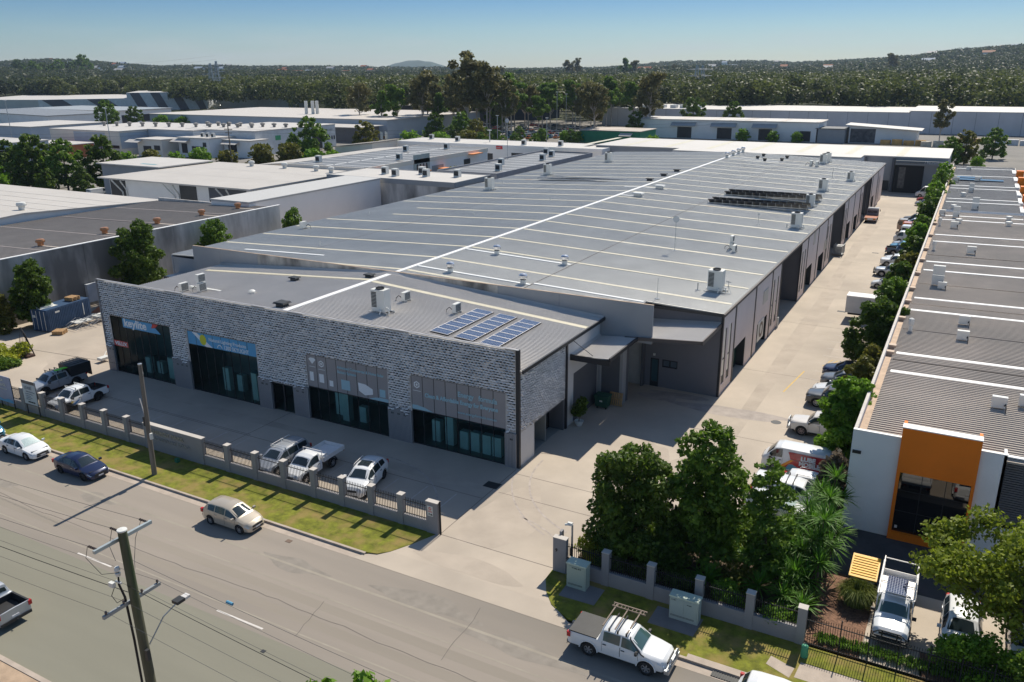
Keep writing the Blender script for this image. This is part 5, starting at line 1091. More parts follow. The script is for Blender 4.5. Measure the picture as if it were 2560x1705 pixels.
    if 'bars' in opts:
        q = MB()
        for x in np.linspace(ra_-.25, ra_-1.15 if T in ('pickup', 'canopy') else ra_-1.3, 2 if 'bars3' not in opts else 3):
            q = MB().tube([(x, -S['rh']-.06, roofz+.1), (x, S['rh']+.06, roofz+.1)], .025, 6)
            for s in (1, -1): q.box(x-.04, x+.04, s*(S['rh']-.02)-.03, s*(S['rh']-.02)+.03, roofz-.08, roofz+.1)
            q.build('roof_bar', acwhite if 'whitebars' in opts else plastic, V, world=False)
    if 'rails' in opts:
        q = MB()
        for s in (1, -1): q.tube([(ra_-.1, s*(S['rh']-.02), roofz-.02), (ra_-.2, s*(S['rh']-.0), roofz+.07), (rb_+.2, s*(S['rh']), roofz+.07), (rb_+.1, s*(S['rh']-.02), roofz-.02)], .02, 6)
        q.build('roof_rail', alu, V, world=False)
    if 'sunroof' in opts: MB().box(-.55, .15, -.42, .42, roofz-.03, roofz+.03).build('sunroof', carglass, V, world=False)
    if 'bullbar' in opts:
        q = MB(); xb = x0+.16; q.tube([(xb-.1, -.80, .55), (xb, -.75, .85), (xb, -.45, 1.05), (xb, .45, 1.05), (xb, .75, .85), (xb-.1, .80, .55)], .035, 6).tube([(xb, -.75, .72), (xb, .75, .72)], .03, 6)
        for s in (1, -1): q.tube([(xb, s*.35, .45), (xb, s*.35, 1.05)], .035, 6)
        q.box(x0-.05, xb+.03, -.85, .85, .40, .62); q.build('bull_bar', steel if 'steelbar' in opts else plastic, V, world=False)
    if 'snorkel' in opts: MB().tube([(1.5, -.90, 1.05), (1.35, -.93, 1.15), (.75, -.80, 1.72), (.75, -.80, 1.85)], .035, 6).build('snorkel', plastic, V, world=False)
    if 'sportbar' in opts: MB().tube([(-1.15, -.72, 1.12), (-1.25, -.62, 1.5), (-1.25, .62, 1.5), (-1.15, .72, 1.12)], .04, 6).tube([(-1.25, .6, 1.48), (-2.0, .74, 1.13)], .03, 6).tube([(-1.25, -.6, 1.48), (-2.0, -.74, 1.13)], .03, 6).build('sports_bar', plastic, V, world=False)
    if 'towbar' in opts: MB().tube([(x1, 0, .45), (x1-.2, 0, .45), (x1-.2, 0, .55)], .025, 6).build('tow_bar', plastic, V, world=False)
    return V
def veh_tray(V, x0, x1, w, pm=None, floor=None, sides=.28, z=.98):
    q = MB().box(x1, x0, -w, w, z-.06, z); q.build('tray_floor', floor or alu, V, world=False)
    if sides:
        q = MB(); t = .04
        q.box(x1, x0, w-t, w, z, z+sides).box(x1, x0, -w, -w+t, z, z+sides).box(x1, x1+t, -w, w, z, z+sides).box(x0-t, x0, -w, w, z, z+sides)
        q.build('tray_side', pm or alu, V, world=False)
    MB().box(x1+.05, x0+.1, -.4, .4, z-.35, z-.06).build('chassis', plastic, V, world=False)
    q = MB()
    for s in (1, -1): q.box(x1-.02, x1, s*(w-.2)-.12, s*(w-.2)+.12, z-.2, z-.08)
    q.build('tail_light', redl, V, world=False)
PX_ = -.1; GZ = -.1      # road level
# --- street, facing +X
vehicle('sedan', 'parked_sedan', 'white sedan with silver sunshade parked on the street ahead of a light blue car', 'car', P_['white'], (-35.2, -15.5, GZ), 0, opts=('shade',))
vehicle('sedan', 'parked_sedan', 'dark blue sedan parked on the street at the kerb ahead of the white sedan', 'car', P_['navy'], (-28.25, -15.58, GZ), 0, rim=rimd)
vehicle('hatch', 'parked_hatchback', 'champagne beige hatchback parked alone at the kerb of the street', 'car', P_['beige'], (-12.75, -15.52, GZ), 0)
vehicle('hatch', 'parked_hatchback', 'light blue car cut off by the left picture edge, parked on the street', 'car', P_['blue'], (-41.4, -15.2, GZ), 0)
V = vehicle('pickup', 'moving_pickup', 'silver pickup with black open tray driving away at the lower left picture edge', 'pickup truck', P_['silver'], (-17.6, -28.6, GZ), 180, opts=('open', 'towbar'), fender=P_['silver'])
V = vehicle('pickup', 'parked_pickup', 'old white dual cab pickup with black tray cover at the kerb near the green cabinets', 'pickup truck', P_['white'], (14.2, -15.5, GZ), 0, opts=('tonneau', 'bars', 'bars3', 'bullbar', 'steelbar', 'snorkel', 'towbar', 'paintarch'), glass_=carglassg)
q = MB()
for x in (.55, -.1, -.75): q.box(x-.03, x+.03, -.72, 1.3, 1.92, 1.96)
q.box(-.95, .85, 1.24, 1.30, 1.92, 1.98).box(-.95, .85, .98, 1.02, 1.92, 1.98); 
for k in range(9): q.box(-.9+k*.2, -.87+k*.2, 1.02, 1.24, 1.93, 1.96)
q.build('side_awning_rack', mat('dull_brown_metal', (0.18, 0.13, 0.10), 0.6), V, world=False)
vehicle('hatch', 'passing_car', 'white car roof cut off by the bottom picture edge near the pedestrian slab', 'car', P_['white'], (22.2, -15.85, GZ), 0)
# --- front car park, noses to the fence (facing -Y)
V = vehicle('pickup', 'parked_pickup', 'silver grey pickup with big black canopy box and bright green board on its roof', 'pickup truck', P_['silver'], (-45.7, -5.9, 0), -92, opts=('bars', 'noback', 'bars3'), rim=rimd)
MB().box(-3.0, -1.0, -.93, .93, 1.0, 2.0).box(-3.06, -3.0, -.9, .9, .6, 1.95).build('canopy_box', mat('matt_black', (0.022, 0.023, 0.026), 0.5, var=0.15, scale=3), V, world=False)
q = MB().tube([(-1.1, -.8, 2.12), (-2.9, -.8, 2.12), (-2.9, .8, 2.12), (-1.1, .8, 2.12), (-1.1, -.8, 2.12)], .025, 6)
for k in range(5): q.tube([(-1.3-k*.35, -.8, 2.12), (-1.3-k*.35, .8, 2.12)], .02, 6)
q.build('canopy_rack', plastic, V, world=False)
MB().prism([(-.85, .30), (-.45, .22), (.15, .26), (.25, .45), (-.2, .62), (-.6, .58), (-.95, .62)], 1.86, 1.93).build('green_board', mat('lime_green_plastic', (0.15, 0.70, 0.02), 0.5), V, world=False)
V = vehicle('pickup', 'parked_pickup', 'white dual cab pickup with black sports bar parked beside the black canopied pickup', 'pickup truck', P_['white'], (-40.35, -7.45, 0), -87, opts=('open', 'bars', 'whitebars', 'sportbar', 'bullbar'), rim=rimd)
m_b = MB().add([(.9, .918, .5), (1.3, .918, .5), (.75, .918, .78), (.4, .918, .8)], [(0, 1, 2, 3)]); m_b.build('door_graphic', mat('blue_yellow_graphic', (0.08, 0.2, 0.42)), V, world=False)
m_b = MB().add([(1.0, .92, .82), (1.2, .92, .70), (1.35, .92, .78), (1.15, .92, .90)], [(0, 1, 2, 3)]); m_b.build('door_graphic', mat('yellow_graphic', (0.7, 0.5, 0.1)), V, world=False)
V = vehicle('wagon', 'parked_wagon', 'silver station wagon with two roof bars parked beside the white tray truck', 'car', P_['silver'], (-15.75, -7.95, 0), -88, opts=('bars', 'whitebars', 'rails'))
V = vehicle('cab', 'tray_truck', 'white single cab utility with long aluminium tray and white tool box', 'utility truck', P_['white'], (-13.05, -7.75, 0), -88)
veh_tray(V, -.3, -2.75, .95)
MB().box(-.85, -.32, -.9, .9, .98, 1.45).build('tool_box', P_['white'], V, world=False)
MB().tube([(-.25, -.85, .98), (-.25, -.85, 1.8), (-.25, .85, 1.8), (-.25, .85, .98)], .03, 6).build('headboard', alu, V, world=False)
V = vehicle('suv', 'parked_suv', 'white SUV with dark sunroof parked at an angle near the fence corner', 'car', P_['white'], (-8.35, -7.45, 0), -77, opts=('sunroof', 'rails', 'paintarch'), rim=rimd)
# --- right hand lot (180 = nose towards the lane)
vehicle('hatch', 'parked_sedan', 'white car with green silver sunshade half hidden under the leafy shrubs in the first bay', 'car', P_['white'], (18.2, 1.9, 0), 0, opts=('shade',), glass_=carglassg)
V = vehicle('canopy', 'parked_pickup', 'white dual cab pickup with matching canopy and roof bars behind the sparse garden tree', 'pickup truck', P_['white'], (18.7, 4.1, 0), 0, opts=('bars', 'bars3', 'paintarch'))
V = vehicle('hatch', 'parked_hatchback', 'white car with roof rail between the canopy pickup and the painted van', 'car', P_['white'], (19.8, 5.95, 0), 0, opts=('rails', 'paintarch'), glass_=carglassg)
V = vehicle('van', 'painted_van', 'white delivery van with red side panel, orange slash and bold white lettering', 'van', P_['white'], (18.1, 9.15, 0), 180)
vr = paint('van_red', (0.42, 0.015, 0.02)); vo = paint('van_orange', (0.75, 0.27, 0.02)); vb = paint('van_blue', (0.09, 0.28, 0.40))
def vside(pts, m_, off, nm='side_graphic'):
    S = VT['van']; q = MB()
    P = [(x, .92+off, z) for x, z in pts]; q.add(P, [tuple(range(len(P)))]); return q.build(nm, m_, V, world=False)
vside([(.95, .42), (-2.15, .42), (-2.15, 1.18), (.1, 1.18)], vr, .016)
vside([(1.25, .42), (.95, .42), (.1, 1.18), (.35, 1.18)], vo, .02)
vside([(.7, .40), (-.9, .40), (-.9, .62), (-.2, .66), (.2, .85), (.45, .80)], vb, .022)
vside([(-.9, .42), (-1.7, .42), (-1.5, .62), (-1.1, .68)], mat('dog_tan', (0.5, 0.35, 0.2)), .026)
q = MB().add([(.35, .92, 1.2), (-2.15, .92, 1.2), (-2.15, .84, 1.72), (.85-.3, .84, 1.72)], [(0, 1, 2, 3)]); q.build('side_graphic', vr, V, world=False)
MV = Matrix.Translation((-.35, .965, 1.28)) @ Matrix.Rotation(R_(180), 4, 'Z') @ Matrix.Rotation(R_(78), 4, 'X')
text_obj('LUBE', .42, P_['white'], 'lettering', V, MV, bold=.025, sx=1.05, world=False)
MV = Matrix.Translation((-.25, .975, .90)) @ Matrix.Rotation(R_(180), 4, 'Z') @ Matrix.Rotation(R_(88), 4, 'X')
text_obj('MOBILE', .42, P_['white'], 'lettering', V, MV, bold=.025, sx=1.0, world=False)
MV = Matrix.Translation((1.95, .945, 1.0)) @ Matrix.Rotation(R_(180), 4, 'Z') @ Matrix.Rotation(R_(90), 4, 'X')
text_obj('13 30 32', .16, charcoal, 'lettering', V, MV, bold=.006, world=False)
vehicle('fourwd', 'parked_four_wheel_drive', 'old white four wheel drive with chrome bull bar parked beyond the painted van', 'car', paint('warm_white_paint', (0.68, 0.64, 0.60)), (18.7, 16.45, 0), 180, opts=('bullbar', 'steelbar', 'paintarch'), rim=mat('rusty_rim', (0.4, 0.3, 0.28)))
vehicle('fourwd', 'parked_suv', 'dark grey blue luxury four wheel drive parked under the leafy trees', 'car', P_['dgrey'], (18.75, 23.05, 0), 180, opts=('paintarch',))
vehicle('sedan', 'parked_sedan', 'white car parked directly behind the dark grey blue four wheel drive', 'car', P_['white'], (18.6, 25.7, 0), 180)
vehicle('suv', 'parked_suv', 'charcoal car with only its bonnet showing, next to the navy SUV', 'car', P_['grey'], (19.0, 28.4, 0), 180, opts=('paintarch',))
vehicle('suv', 'parked_suv', 'navy SUV nosing out of the trees beside the yellow painted marking', 'car', P_['navy'], (18.75, 31.0, 0), 180, opts=('paintarch',))
V = vehicle('cab', 'box_truck', 'small truck with plain white box body backed out from under the big tree', 'truck', P_['white'], (19.5, 52.2, 0), 0)
MB().box(-3.9, -.3, -1.0, 1.0, .85, 2.85).build('box_body', mat('white_box_panel', (0.68, 0.67, 0.66), 0.5), V, world=False); MB().box(-3.95, -3.9, -1.02, 1.02, .8, 2.9).box(-3.9, -.3, -1.02, -1.0, 2.75, 2.87).build('box_frame', alu, V, world=False); MB().box(-3.7, -.3, -.5, .5, .5, .85).build('chassis', plastic, V, world=False)
row = [('hatch', 'white', 68.9, 180, 'white car mostly covered by foliage past the white box truck', ()),
       ('fourwd', 'silver', 76.2, 180, 'silver four wheel drive with black bull bar nosing out of the trees', ('bullbar',)),
       ('fourwd', 'white', 83.0, 180, 'white four wheel drive with open style black grille next to a pale sedan', ('paintarch',)),
       ('sedan', 'white', 86.4, 180, 'pale sedan parked between the white four wheel drive and the dark blue pickup', ()),
       ('pickup', 'steelblue', 92.0, 0, 'dark blue dual cab pickup with red tail lamp facing the trees', ('open',)),
       ('sedan', 'silver', 98.6, 180, 'silver grey sedan beside the dark blue pickup', ()),
       ('van', 'white', 102.6, 180, 'white low van in the far part of the side row', ()),
       ('suv', 'blue', 95.4, 180, 'bright blue tinted car mostly hidden beside the dark blue pickup', ()),
       ('wagon', 'silver', 119.3, 180, 'silver wagon with glossy bonnet behind the tan truck', ()),
       ('pickup', 'black', 123.5, 180, 'black dual cab pickup with roof bars in the far part of the row', ('bars', 'open')),
       ('hatch', 'silver', 146.2, 180, 'small silver hatchback near the end workshop', ()),
       ('sedan', 'red', 152.5, 180, 'dusty red car beside the tall white van', ())]
for T, c_, y, dg, lab, op in row:
    vehicle(T, {'van': 'parked_van', 'pickup': 'parked_pickup', 'sedan': 'parked_sedan', 'hatch': 'parked_hatchback'}.get(T, 'parked_suv'), lab, {'van': 'van', 'pickup': 'pickup truck'}.get(T, 'car'), P_[c_], (18.6, y, 0), dg, opts=op)
vehicle('bigvan', 'parked_van', 'tall white van parked in front of the end workshop', 'van', P_['white'], (18.6, 159.5, 0), 180)
def cabover(name, label, pm, loc, deg, bodyw=1.0):
    V = thing(name, label, 'truck', loc, R_(deg)); m = MB()
    pts = [(2.5, .55), (2.55, 1.1), (2.40, 2.15), (2.2, 2.3), (1.0, 2.3), (.95, .55)]
    n = len(pts); w_ = .95
    m.add([(x, -w_, z) for x, z in pts]+[(x, w_, z) for x, z in pts], [tuple(range(n)), tuple(range(2*n-1, n-1, -1))]+[(i, n+i, n+(i+1) % n, (i+1) % n) for i in range(n)])
    m.build('cab', pm, V, world=False)
    MB().add([(2.56, -.82, 1.25), (2.56, .82, 1.25), (2.44, .80, 2.05), (2.44, -.80, 2.05)], [(0, 1, 2, 3)]).build('windscreen', carglass, V, world=False)
    for s in (1, -1): MB().box(1.35, 2.25, s*.96-.005, s*.96+.005, 1.3, 2.0).build('side_window', carglass, V, world=False); MB().box(2.35, 2.5, s*1.12-.06, s*1.12+.06, 1.5, 1.9).build('wing_mirror', plastic, V, world=False)
    MB().box(.93, .95, -.6, .6, 1.4, 2.0).build('rear_window', carglass, V, world=False)
    MB().box(-2.6, 1.0, -.4, .4, .5, .8).build('chassis', plastic, V, world=False)
    for a in (1.75, -1.6):
        for s in (1, -1):
            W_ = MB().lathe([(.2, -.12), (.38, -.12), (.40, -.08), (.40, .08), (.38, .12), (.2, .12)], (a, s*.82, .40), 18, axis='y').build('wheel', tyre, V, smooth=True, world=False)
            MB().lathe([(.22, 0), (0, 0)], (a, s*.94, .4), 12, axis='y').build('rim', alu, W_, world=False)
    return V
V = cabover('flatbed_truck', 'white flatbed truck with red brown deck and lettered grey headboard beside the warehouse wall', P_['white'], (10.65, 122.2, 0), 90)
MB().box(-2.7, .8, -1.1, 1.1, .85, .98).build('timber_deck', mat('red_brown_deck', (0.45, 0.19, 0.12), 0.8, var=0.15, scale=3), V, world=False)
MB().box(.74, .84, -1.05, 1.05, .98, 2.15).build('headboard', mat('grey_headboard', (0.27, 0.29, 0.33)), V, world=False)
MV = Matrix.Translation((.73, .92, 1.45)) @ Matrix.Rotation(R_(-90), 4, 'Z') @ Matrix.Rotation(R_(90), 4, 'X')
text_obj('ARCHER', .5, charcoal, 'lettering', V, MV, bold=.02, sx=.92, world=False)
MB().box(-2.78, -2.7, -1.1, 1.1, .55, .98).build('tail_board', P_['white'], V, world=False); MB().box(-2.80, -2.78, -.95, -.5, .62, .9).box(-2.80, -2.78, .5, .95, .62, .9).build('tail_light', mat('orange_lamp', (0.7, 0.25, 0.02)), V, world=False)
V = cabover('box_truck', 'tan cab truck parked beside the orange truck body in the far side row', P_['tan'], (18.4, 112.8, 0), 180); MB().box(-2.6, .8, -1.05, 1.05, .9, 1.0).build('tray_floor', alu, V, world=False)
V = cabover('orange_truck', 'truck with long orange box body in the far side row', P_['orange'], (19.3, 109.6, 0), 180); MB().box(-2.6, .8, -1.05, 1.05, .9, 2.5).build('box_body', mat('orange_box', (0.62, 0.13, 0.03), 0.5), V, world=False)
V = cabover('box_truck', 'truck with pale green white box body beside the orange truck', P_['white'], (19.4, 106.2, 0), 180); MB().box(-2.6, .8, -1.05, 1.05, .9, 2.4).build('box_body', mat('pale_green_box', (0.5, 0.56, 0.5), 0.5), V, world=False)
# --- bottom right, nose to the street (-Y)
V = vehicle('cab', 'tray_truck', 'white utility with ladder racks over its tray and black bull bar near the mulch', 'utility truck', P_['white'], (25.95, -6.3, .02), -90, opts=('bullbar',), glass_=carglassg)
veh_tray(V, -.3, -2.9, .93, P_['white'])
for s in (1, -1): MB().box(-2.9, -.4, s*.86-.05, s*.86+.05, 1.25, 1.8).build('side_tool_box', P_['white'], V, world=False)
q = MB().tube([(-2.9, -.85, 2.05), (1.0, -.85, 2.05)], .03, 6).tube([(-2.9, .85, 2.05), (1.0, .85, 2.05)], .03, 6)
for x in (-2.8, -1.6, -.4, .8): q.tube([(x, -.85, 2.0), (x, .85, 2.0)], .03, 6).tube([(x, -.85, 1.2), (x, -.85, 2.05)], .025, 6).tube([(x, .85, 1.2), (x, .85, 2.05)], .025, 6)
q.build('ladder_rack', alu, V, world=False)
pvm = None
vehicle('suv', 'parked_suv', 'white SUV hidden under the wide olive tree in the lower right corner', 'car', P_['white'], (29.1, -6.3, .02), -90, opts=('paintarch',))
vehicle('wagon', 'parked_wagon', 'white wagon further right under the wide olive tree, mostly leaf covered', 'car', P_['white'], (32.1, -6.1, .02), -90)
# yard at the left
vehicle('pickup', 'parked_pickup', 'white pickup parked under the dark open bay at the left picture edge', 'pickup truck', P_['white'], (-226, 98, -.15), 10)
for i, (x, y, T, c_, lab) in enumerate(((-142, 72, 'sedan', 'white', 'white car parked under trees beside the struts shed, front one'), (-146, 76, 'suv', 'white', 'white SUV parked behind another white car beside the struts shed'), (-150, 79, 'sedan', 'black', 'black car parked in the tree shade left of the struts shed'), (-139, 69, 'wagon', 'silver', 'silver wagon closest to the white panels of the struts shed'), (-156, 78, 'van', 'white', 'white van between the dark trees in the left yard'))):
    vehicle(T, 'parked_car', lab, 'car', P_[c_], (x, y, -.15), 90)
# distant car park: simple cars of one mesh each
def small_car(c_):
    q = MB(); q.box(-2.2, 2.2, -.88, .88, .3, .88, 0)
    q.add([(-1.6, -.8, .88), (1.0, -.8, .88), (1.0, .8, .88), (-1.6, .8, .88), (-1.2, -.66, 1.42), (.35, -.66, 1.45), (.35, .66, 1.45), (-1.2, .66, 1.42)], [(0, 1, 5, 4), (1, 2, 6, 5), (2, 3, 7, 6), (3, 0, 4, 7)], 1)
    q.add([(-1.2, -.66, 1.42), (.35, -.66, 1.45), (.35, .66, 1.45), (-1.2, .66, 1.42)], [(0, 1, 2, 3)], 0)
    for a in (1.35, -1.35): q.box(a-.32, a+.32, -.9, .9, 0, .62, 2)
    o = q.build('distant_car', [P_[c_], carglass, blackm]); return o
protos = {c_: small_car(c_) for c_ in ('white', 'silver', 'grey', 'red', 'blue', 'black', 'orange')}
rows = ['front', 'second', 'third', 'fourth', 'fifth', 'sixth', 'seventh', 'rear']; ri = 0; cnt = {}
ORD = ['first', 'second', 'third', 'fourth', 'fifth', 'sixth', 'seventh', 'eighth', 'ninth', 'tenth', 'eleventh', 'twelfth', 'thirteenth', 'fourteenth', 'fifteenth', 'sixteenth', 'seventeenth', 'eighteenth', 'nineteenth', 'twentieth']
used = set(); cs = ['white', 'white', 'silver', 'white', 'grey', 'red', 'black', 'white', 'silver', 'blue', 'orange']
n = 0
for (y, xa, xb) in ((270, -196, -112), (278, -190, -116), (291, -205, -118), (299, -200, -124), (313, -215, -128), (322, -210, -132), (336, -222, -140), (346, -218, -142)):
    x = xa
    while x < xb:
        if random.random() < .5:
            c_ = cs[n % 11]; n += 1
            if c_ in used: o = protos[c_].copy(); COL.objects.link(o)
            else: o = protos[c_]; used.add(c_)
            o.location = (x, y+random.uniform(-.3, .3), -.15); o.rotation_euler = (0, 0, R_(90+random.uniform(-3, 3)))
            kk = (ri, c_); cnt[kk] = cnt.get(kk, -1)+1
            tag(o, 'tiny car, %s %s one from left in the %s row of the distant car park' % (ORD[cnt[kk]], c_, rows[ri]), 'car', 'cars in the distant car park')
        x += 3.1
    ri += 1
# ================================================================== FENCES
def fence_panel(parent, x0, x1, y, z0, z1, name='railing_panel', step=.13, r=.014, spear=True):
    m = MB(); n = int((x1-x0)/step)
    for k in range(1, n):
        x = x0+(x1-x0)*k/n; m.box(x-r, x+r, y-r, y+r, z0, z1)
        if spear: m.add([(x-r*1.6, y, z1), (x+r*1.6, y, z1), (x, y, z1+.07)], [(0, 1, 2)])
    m.box(x0, x1, y-.02, y+.02, z0+.10, z0+.14).box(x0, x1, y-.02, y+.02, z1-.2, z1-.16)
    return m.build(name, blackm, parent)
FR = thing('front_fence', 'grey rendered fence with square piers, black railings and raised lettering by the front car park', 'fence', (-24, -10.4, 0))
rend = mat('fence_render', (0.27, 0.26, 0.265), 0.85, var=0.06, scale=0.8); capm = mat('pale_cap', (0.52, 0.48, 0.44), 0.8, var=0.06)
px = [-62, -59.3, -56.6, -53.9, -51.2, -48.5, -45.8, -43.2, -40.5, -37.85, -35.15, -32.4, -29.65]
px2 = [-18.55, -15.8, -13.1, -10.35, -7.85, -5.4, -3.0]
MB().box(-63, -27.45, -10.55, -10.28, -.1, .75).box(-21.0, -.95, -10.55, -10.28, -.1, .75).build('low_wall', rend, FR)
for x in px+px2: 
    p = MB().box(x-.21, x+.21, -10.6, -10.2, -.1, 2.12).build('pier', rend, FR); MB().box(x-.23, x+.23, -10.62, -10.18, 2.12, 2.16).build('pier_cap', capm, p)
p = MB().box(-.95, -.08, -10.6, -10.25, -.1, 2.2).build('pier', rend, FR); MB().box(-.97, -.06, -10.62, -10.23, 2.2, 2.25).build('pier_cap', capm, p)
q = MB().box(-.82, -.42, -10.63, -10.6, 1.25, 1.95).build('notice_board', acwhite, p)
v = MB()
for k in range(16):
    a, b = 2*math.pi*k/16, 2*math.pi*(k+1)/16
    v.add([(-.62+r*math.cos(t), -10.635, 1.78+r*math.sin(t)) for t, r in ((a, .07), (b, .07), (b, .11), (a, .11))], [(0, 1, 2, 3)])
v.add([(-.7, -10.635, 1.86), (-.68, -10.635, 1.88), (-.54, -10.635, 1.70), (-.56, -10.635, 1.68)], [(0, 1, 2, 3)]); v.build('prohibition_symbol', vinylred, p)
MB().box(-.72, -.66, -10.636, -10.63, 1.32, 1.46).box(-.6, -.44, -10.636, -10.63, 1.32, 1.39).box(-.57, -.48, -10.636, -10.63, 1.39, 1.43).build('pictogram', charcoal, p)
MB().box(-.78, -.46, -10.636, -10.63, 1.52, 1.62).build('red_text_band', mat('faded_red', (0.6, 0.3, 0.28)), p)
w_ = MB().box(-27.45, -21.0, -10.62, -10.26, -.1, 2.1).build('name_wall', rend, FR); MB().box(-27.48, -20.97, -10.64, -10.24, 2.1, 2.15).build('wall_cap', capm, w_)
lm = mat('brushed_letters', (0.42, 0.42, 0.42), 0.4, 0.5)
text_obj('ENERGY PARK', .48, lm, 'lettering', w_, face_S(-26.6, -10.66, 1.5), extrude=.02, sx=1.2)
text_obj('BOUNDARY ROAD', .42, mat('dull_letters', (0.33, 0.33, 0.33), 0.5), 'lettering', w_, face_S(-26.35, -10.66, .98), extrude=.015, sx=1.12)
ps = px+[-27.6]; 
for a, b in zip(ps[:-1], ps[1:]): fence_panel(FR, a+.21, b-.21 if b != -27.6 else -27.45, -10.4, .75, 1.95)
ps = [-21.2]+px2+[-.74]
for a, b in zip(ps[:-1], ps[1:]): fence_panel(FR, a+.21, b-.21, -10.4, .75, 1.95)
# driveway end of the fence: black post
tag(MB().box(-.02, .05, -10.5, -10.4, 0, 2.35).build('gate_post', blackm), 'slim black gate post against the end pier of the front fence', 'post')
F2 = thing('garden_fence', 'grey rendered fence with piers and black railings in front of the leafy garden corner', 'fence', (15, -10.45, 0))
MB().box(8.8, 22.15, -10.6, -10.33, -.1, .9).build('low_wall', rend, F2)
for x0, x1 in ((11.05, 11.48), (13.72, 14.15), (16.43, 16.86), (19.13, 19.56), (21.73, 22.16)):
    p = MB().box(x0, x1, -10.65, -10.25, -.1, 2.12).build('pier', rend, F2); MB().box(x0-.02, x1+.02, -10.67, -10.23, 2.12, 2.16).build('pier_cap', capm, p)
p = MB().box(8.0, 8.82, -10.65, -10.3, -.1, 2.22).build('pier', rend, F2); MB().box(7.98, 8.84, -10.67, -10.28, 2.22, 2.26).build('pier_cap', capm, p)
text_obj('9', .28, charcoal, 'lettering', p, face_S(8.15, -10.66, 1.35), bold=.01)
for a, b in ((8.82, 11.05), (11.48, 13.72), (14.15, 16.43), (16.86, 19.13), (19.56, 21.73)): fence_panel(F2, a, b, -10.45, .9, 1.95, step=.115)
F3 = thing('iron_fence', 'black iron spear fence in front of the mulch bed and the parked white utility', 'fence', (30, -10.6, 0))
for k in range(14):
    x = 23.82+k*1.33; MB().box(x-.03, x+.03, -10.64, -10.56, -.1, 2.05).build('post', blackm, F3)
for k in range(-1, 13): fence_panel(F3, 23.85+k*1.33 if k >= 0 else 22.2, 23.79+(k+1)*1.33, -10.6, .08, 1.75, step=.11, r=.012)
# cctv pole
C_ = thing('camera_pole', 'galvanised pole with small white camera head beside the gate pier', 'camera pole', (9.0, -10.2, 0))
MB().tube([(9.0, -10.2, 0), (9.0, -10.2, 3.1)], .06, 10).build('pole', steel, C_)
MB().box(8.72, 9.02, -10.28, -10.12, 3.02, 3.2).tube([(8.6, -10.35, 3.08), (8.85, -10.25, 3.1)], .07, 8).build('camera_head', acwhite, C_)
MB().box(8.93, 9.07, -10.34, -10.26, 1.1, 1.6).build('junction_box', acdark, C_)
tag(MB().box(8.2, 8.34, -10.2, -9.9, 0, 2.45).build('gate_post', rend), 'grey gate hinge post just behind the tall gate pier', 'post')
# utility cabinets
def cabinet(name, label, x0, x1, y0, y1, h, c_, two=False, words=()):
    t = thing(name, label, 'cabinet', ((x0+x1)/2, (y0+y1)/2, .03)); mm_ = mat('cabinet_'+c_, (0.36, 0.43, 0.37) if c_ == 'sage' else (0.38, 0.45, 0.43), 0.5, var=0.05)
    MB().box(x0, x1, y0, y1, .035, h).build('body', mm_, t)
    MB().add([(x0-.04, y0-.06, h), (x1+.04, y0-.06, h), (x1+.04, y1+.04, h), (x0-.04, y1+.04, h), (x0-.03, y0-.05, h+.07), (x1+.03, y0-.05, h+.07), (x1+.03, y1+.03, h+.07), (x0-.03, y1+.03, h+.07)], [(4, 5, 6, 7), (0, 1, 5, 4), (1, 2, 6, 5), (2, 3, 7, 6), (3, 0, 4, 7)]).build('lid', mat('cabinet_lid', (0.47, 0.55, 0.45), 0.5), t)
    xm = (x0+x1)/2
    for a, b in (((x0+.06, xm-.01), (xm+.01, x1-.06)) if two else ((x0+.08, x1-.08),)):
        MB().box(a, b, y0-.015, y0, .18, h-.12).build('door', mm_, t)
    MB().box(x0+.07, x1-.2, y0-.02, y0-.015, .24, .26).box(x0+.07, x1-.2, y0-.02, y0-.015, .30, .32).build('louvre', charcoal, t)
    for s_, x, z, sz in words: text_obj(s_, sz, charcoal, 'lettering', t, face_S(x, y0-.02, z))
cabinet('utility_cabinet', 'tall pale green utility cabinet beside the gate pier and camera pole', 9.38, 10.55, -11.7, -11.1, 1.55, 'sage', words=(('M1206L 4510', 9.7, 1.32, .1),))
cabinet('utility_cabinet', 'wide two door pale green utility cabinet in front of the garden fence', 15.41, 16.97, -11.68, -11.12, 1.4, 'teal', two=True, words=(('51146', 15.5, 1.2, .09), ('M1206', 16.35, 1.08, .09)))
q = MB().lathe([(.0, -.05), (.19, -.05), (.17, .62), (.12, .68), (0, .68)], (22.35, -11.45, .02), 10); tag(q.build('service_pillar', mat('pillar_green', (0.06, 0.28, 0.16)), smooth=True), 'small green service pillar at the end of the garden fence', 'service pillar')
q = MB().box(-23.35, -23.05, -11.35, -11.1, 0, .32); tag(q.build('service_box', mat('pit_green', (0.03, 0.16, 0.09))), 'small dark green service box on the lawn below the raised lettering', 'service box')
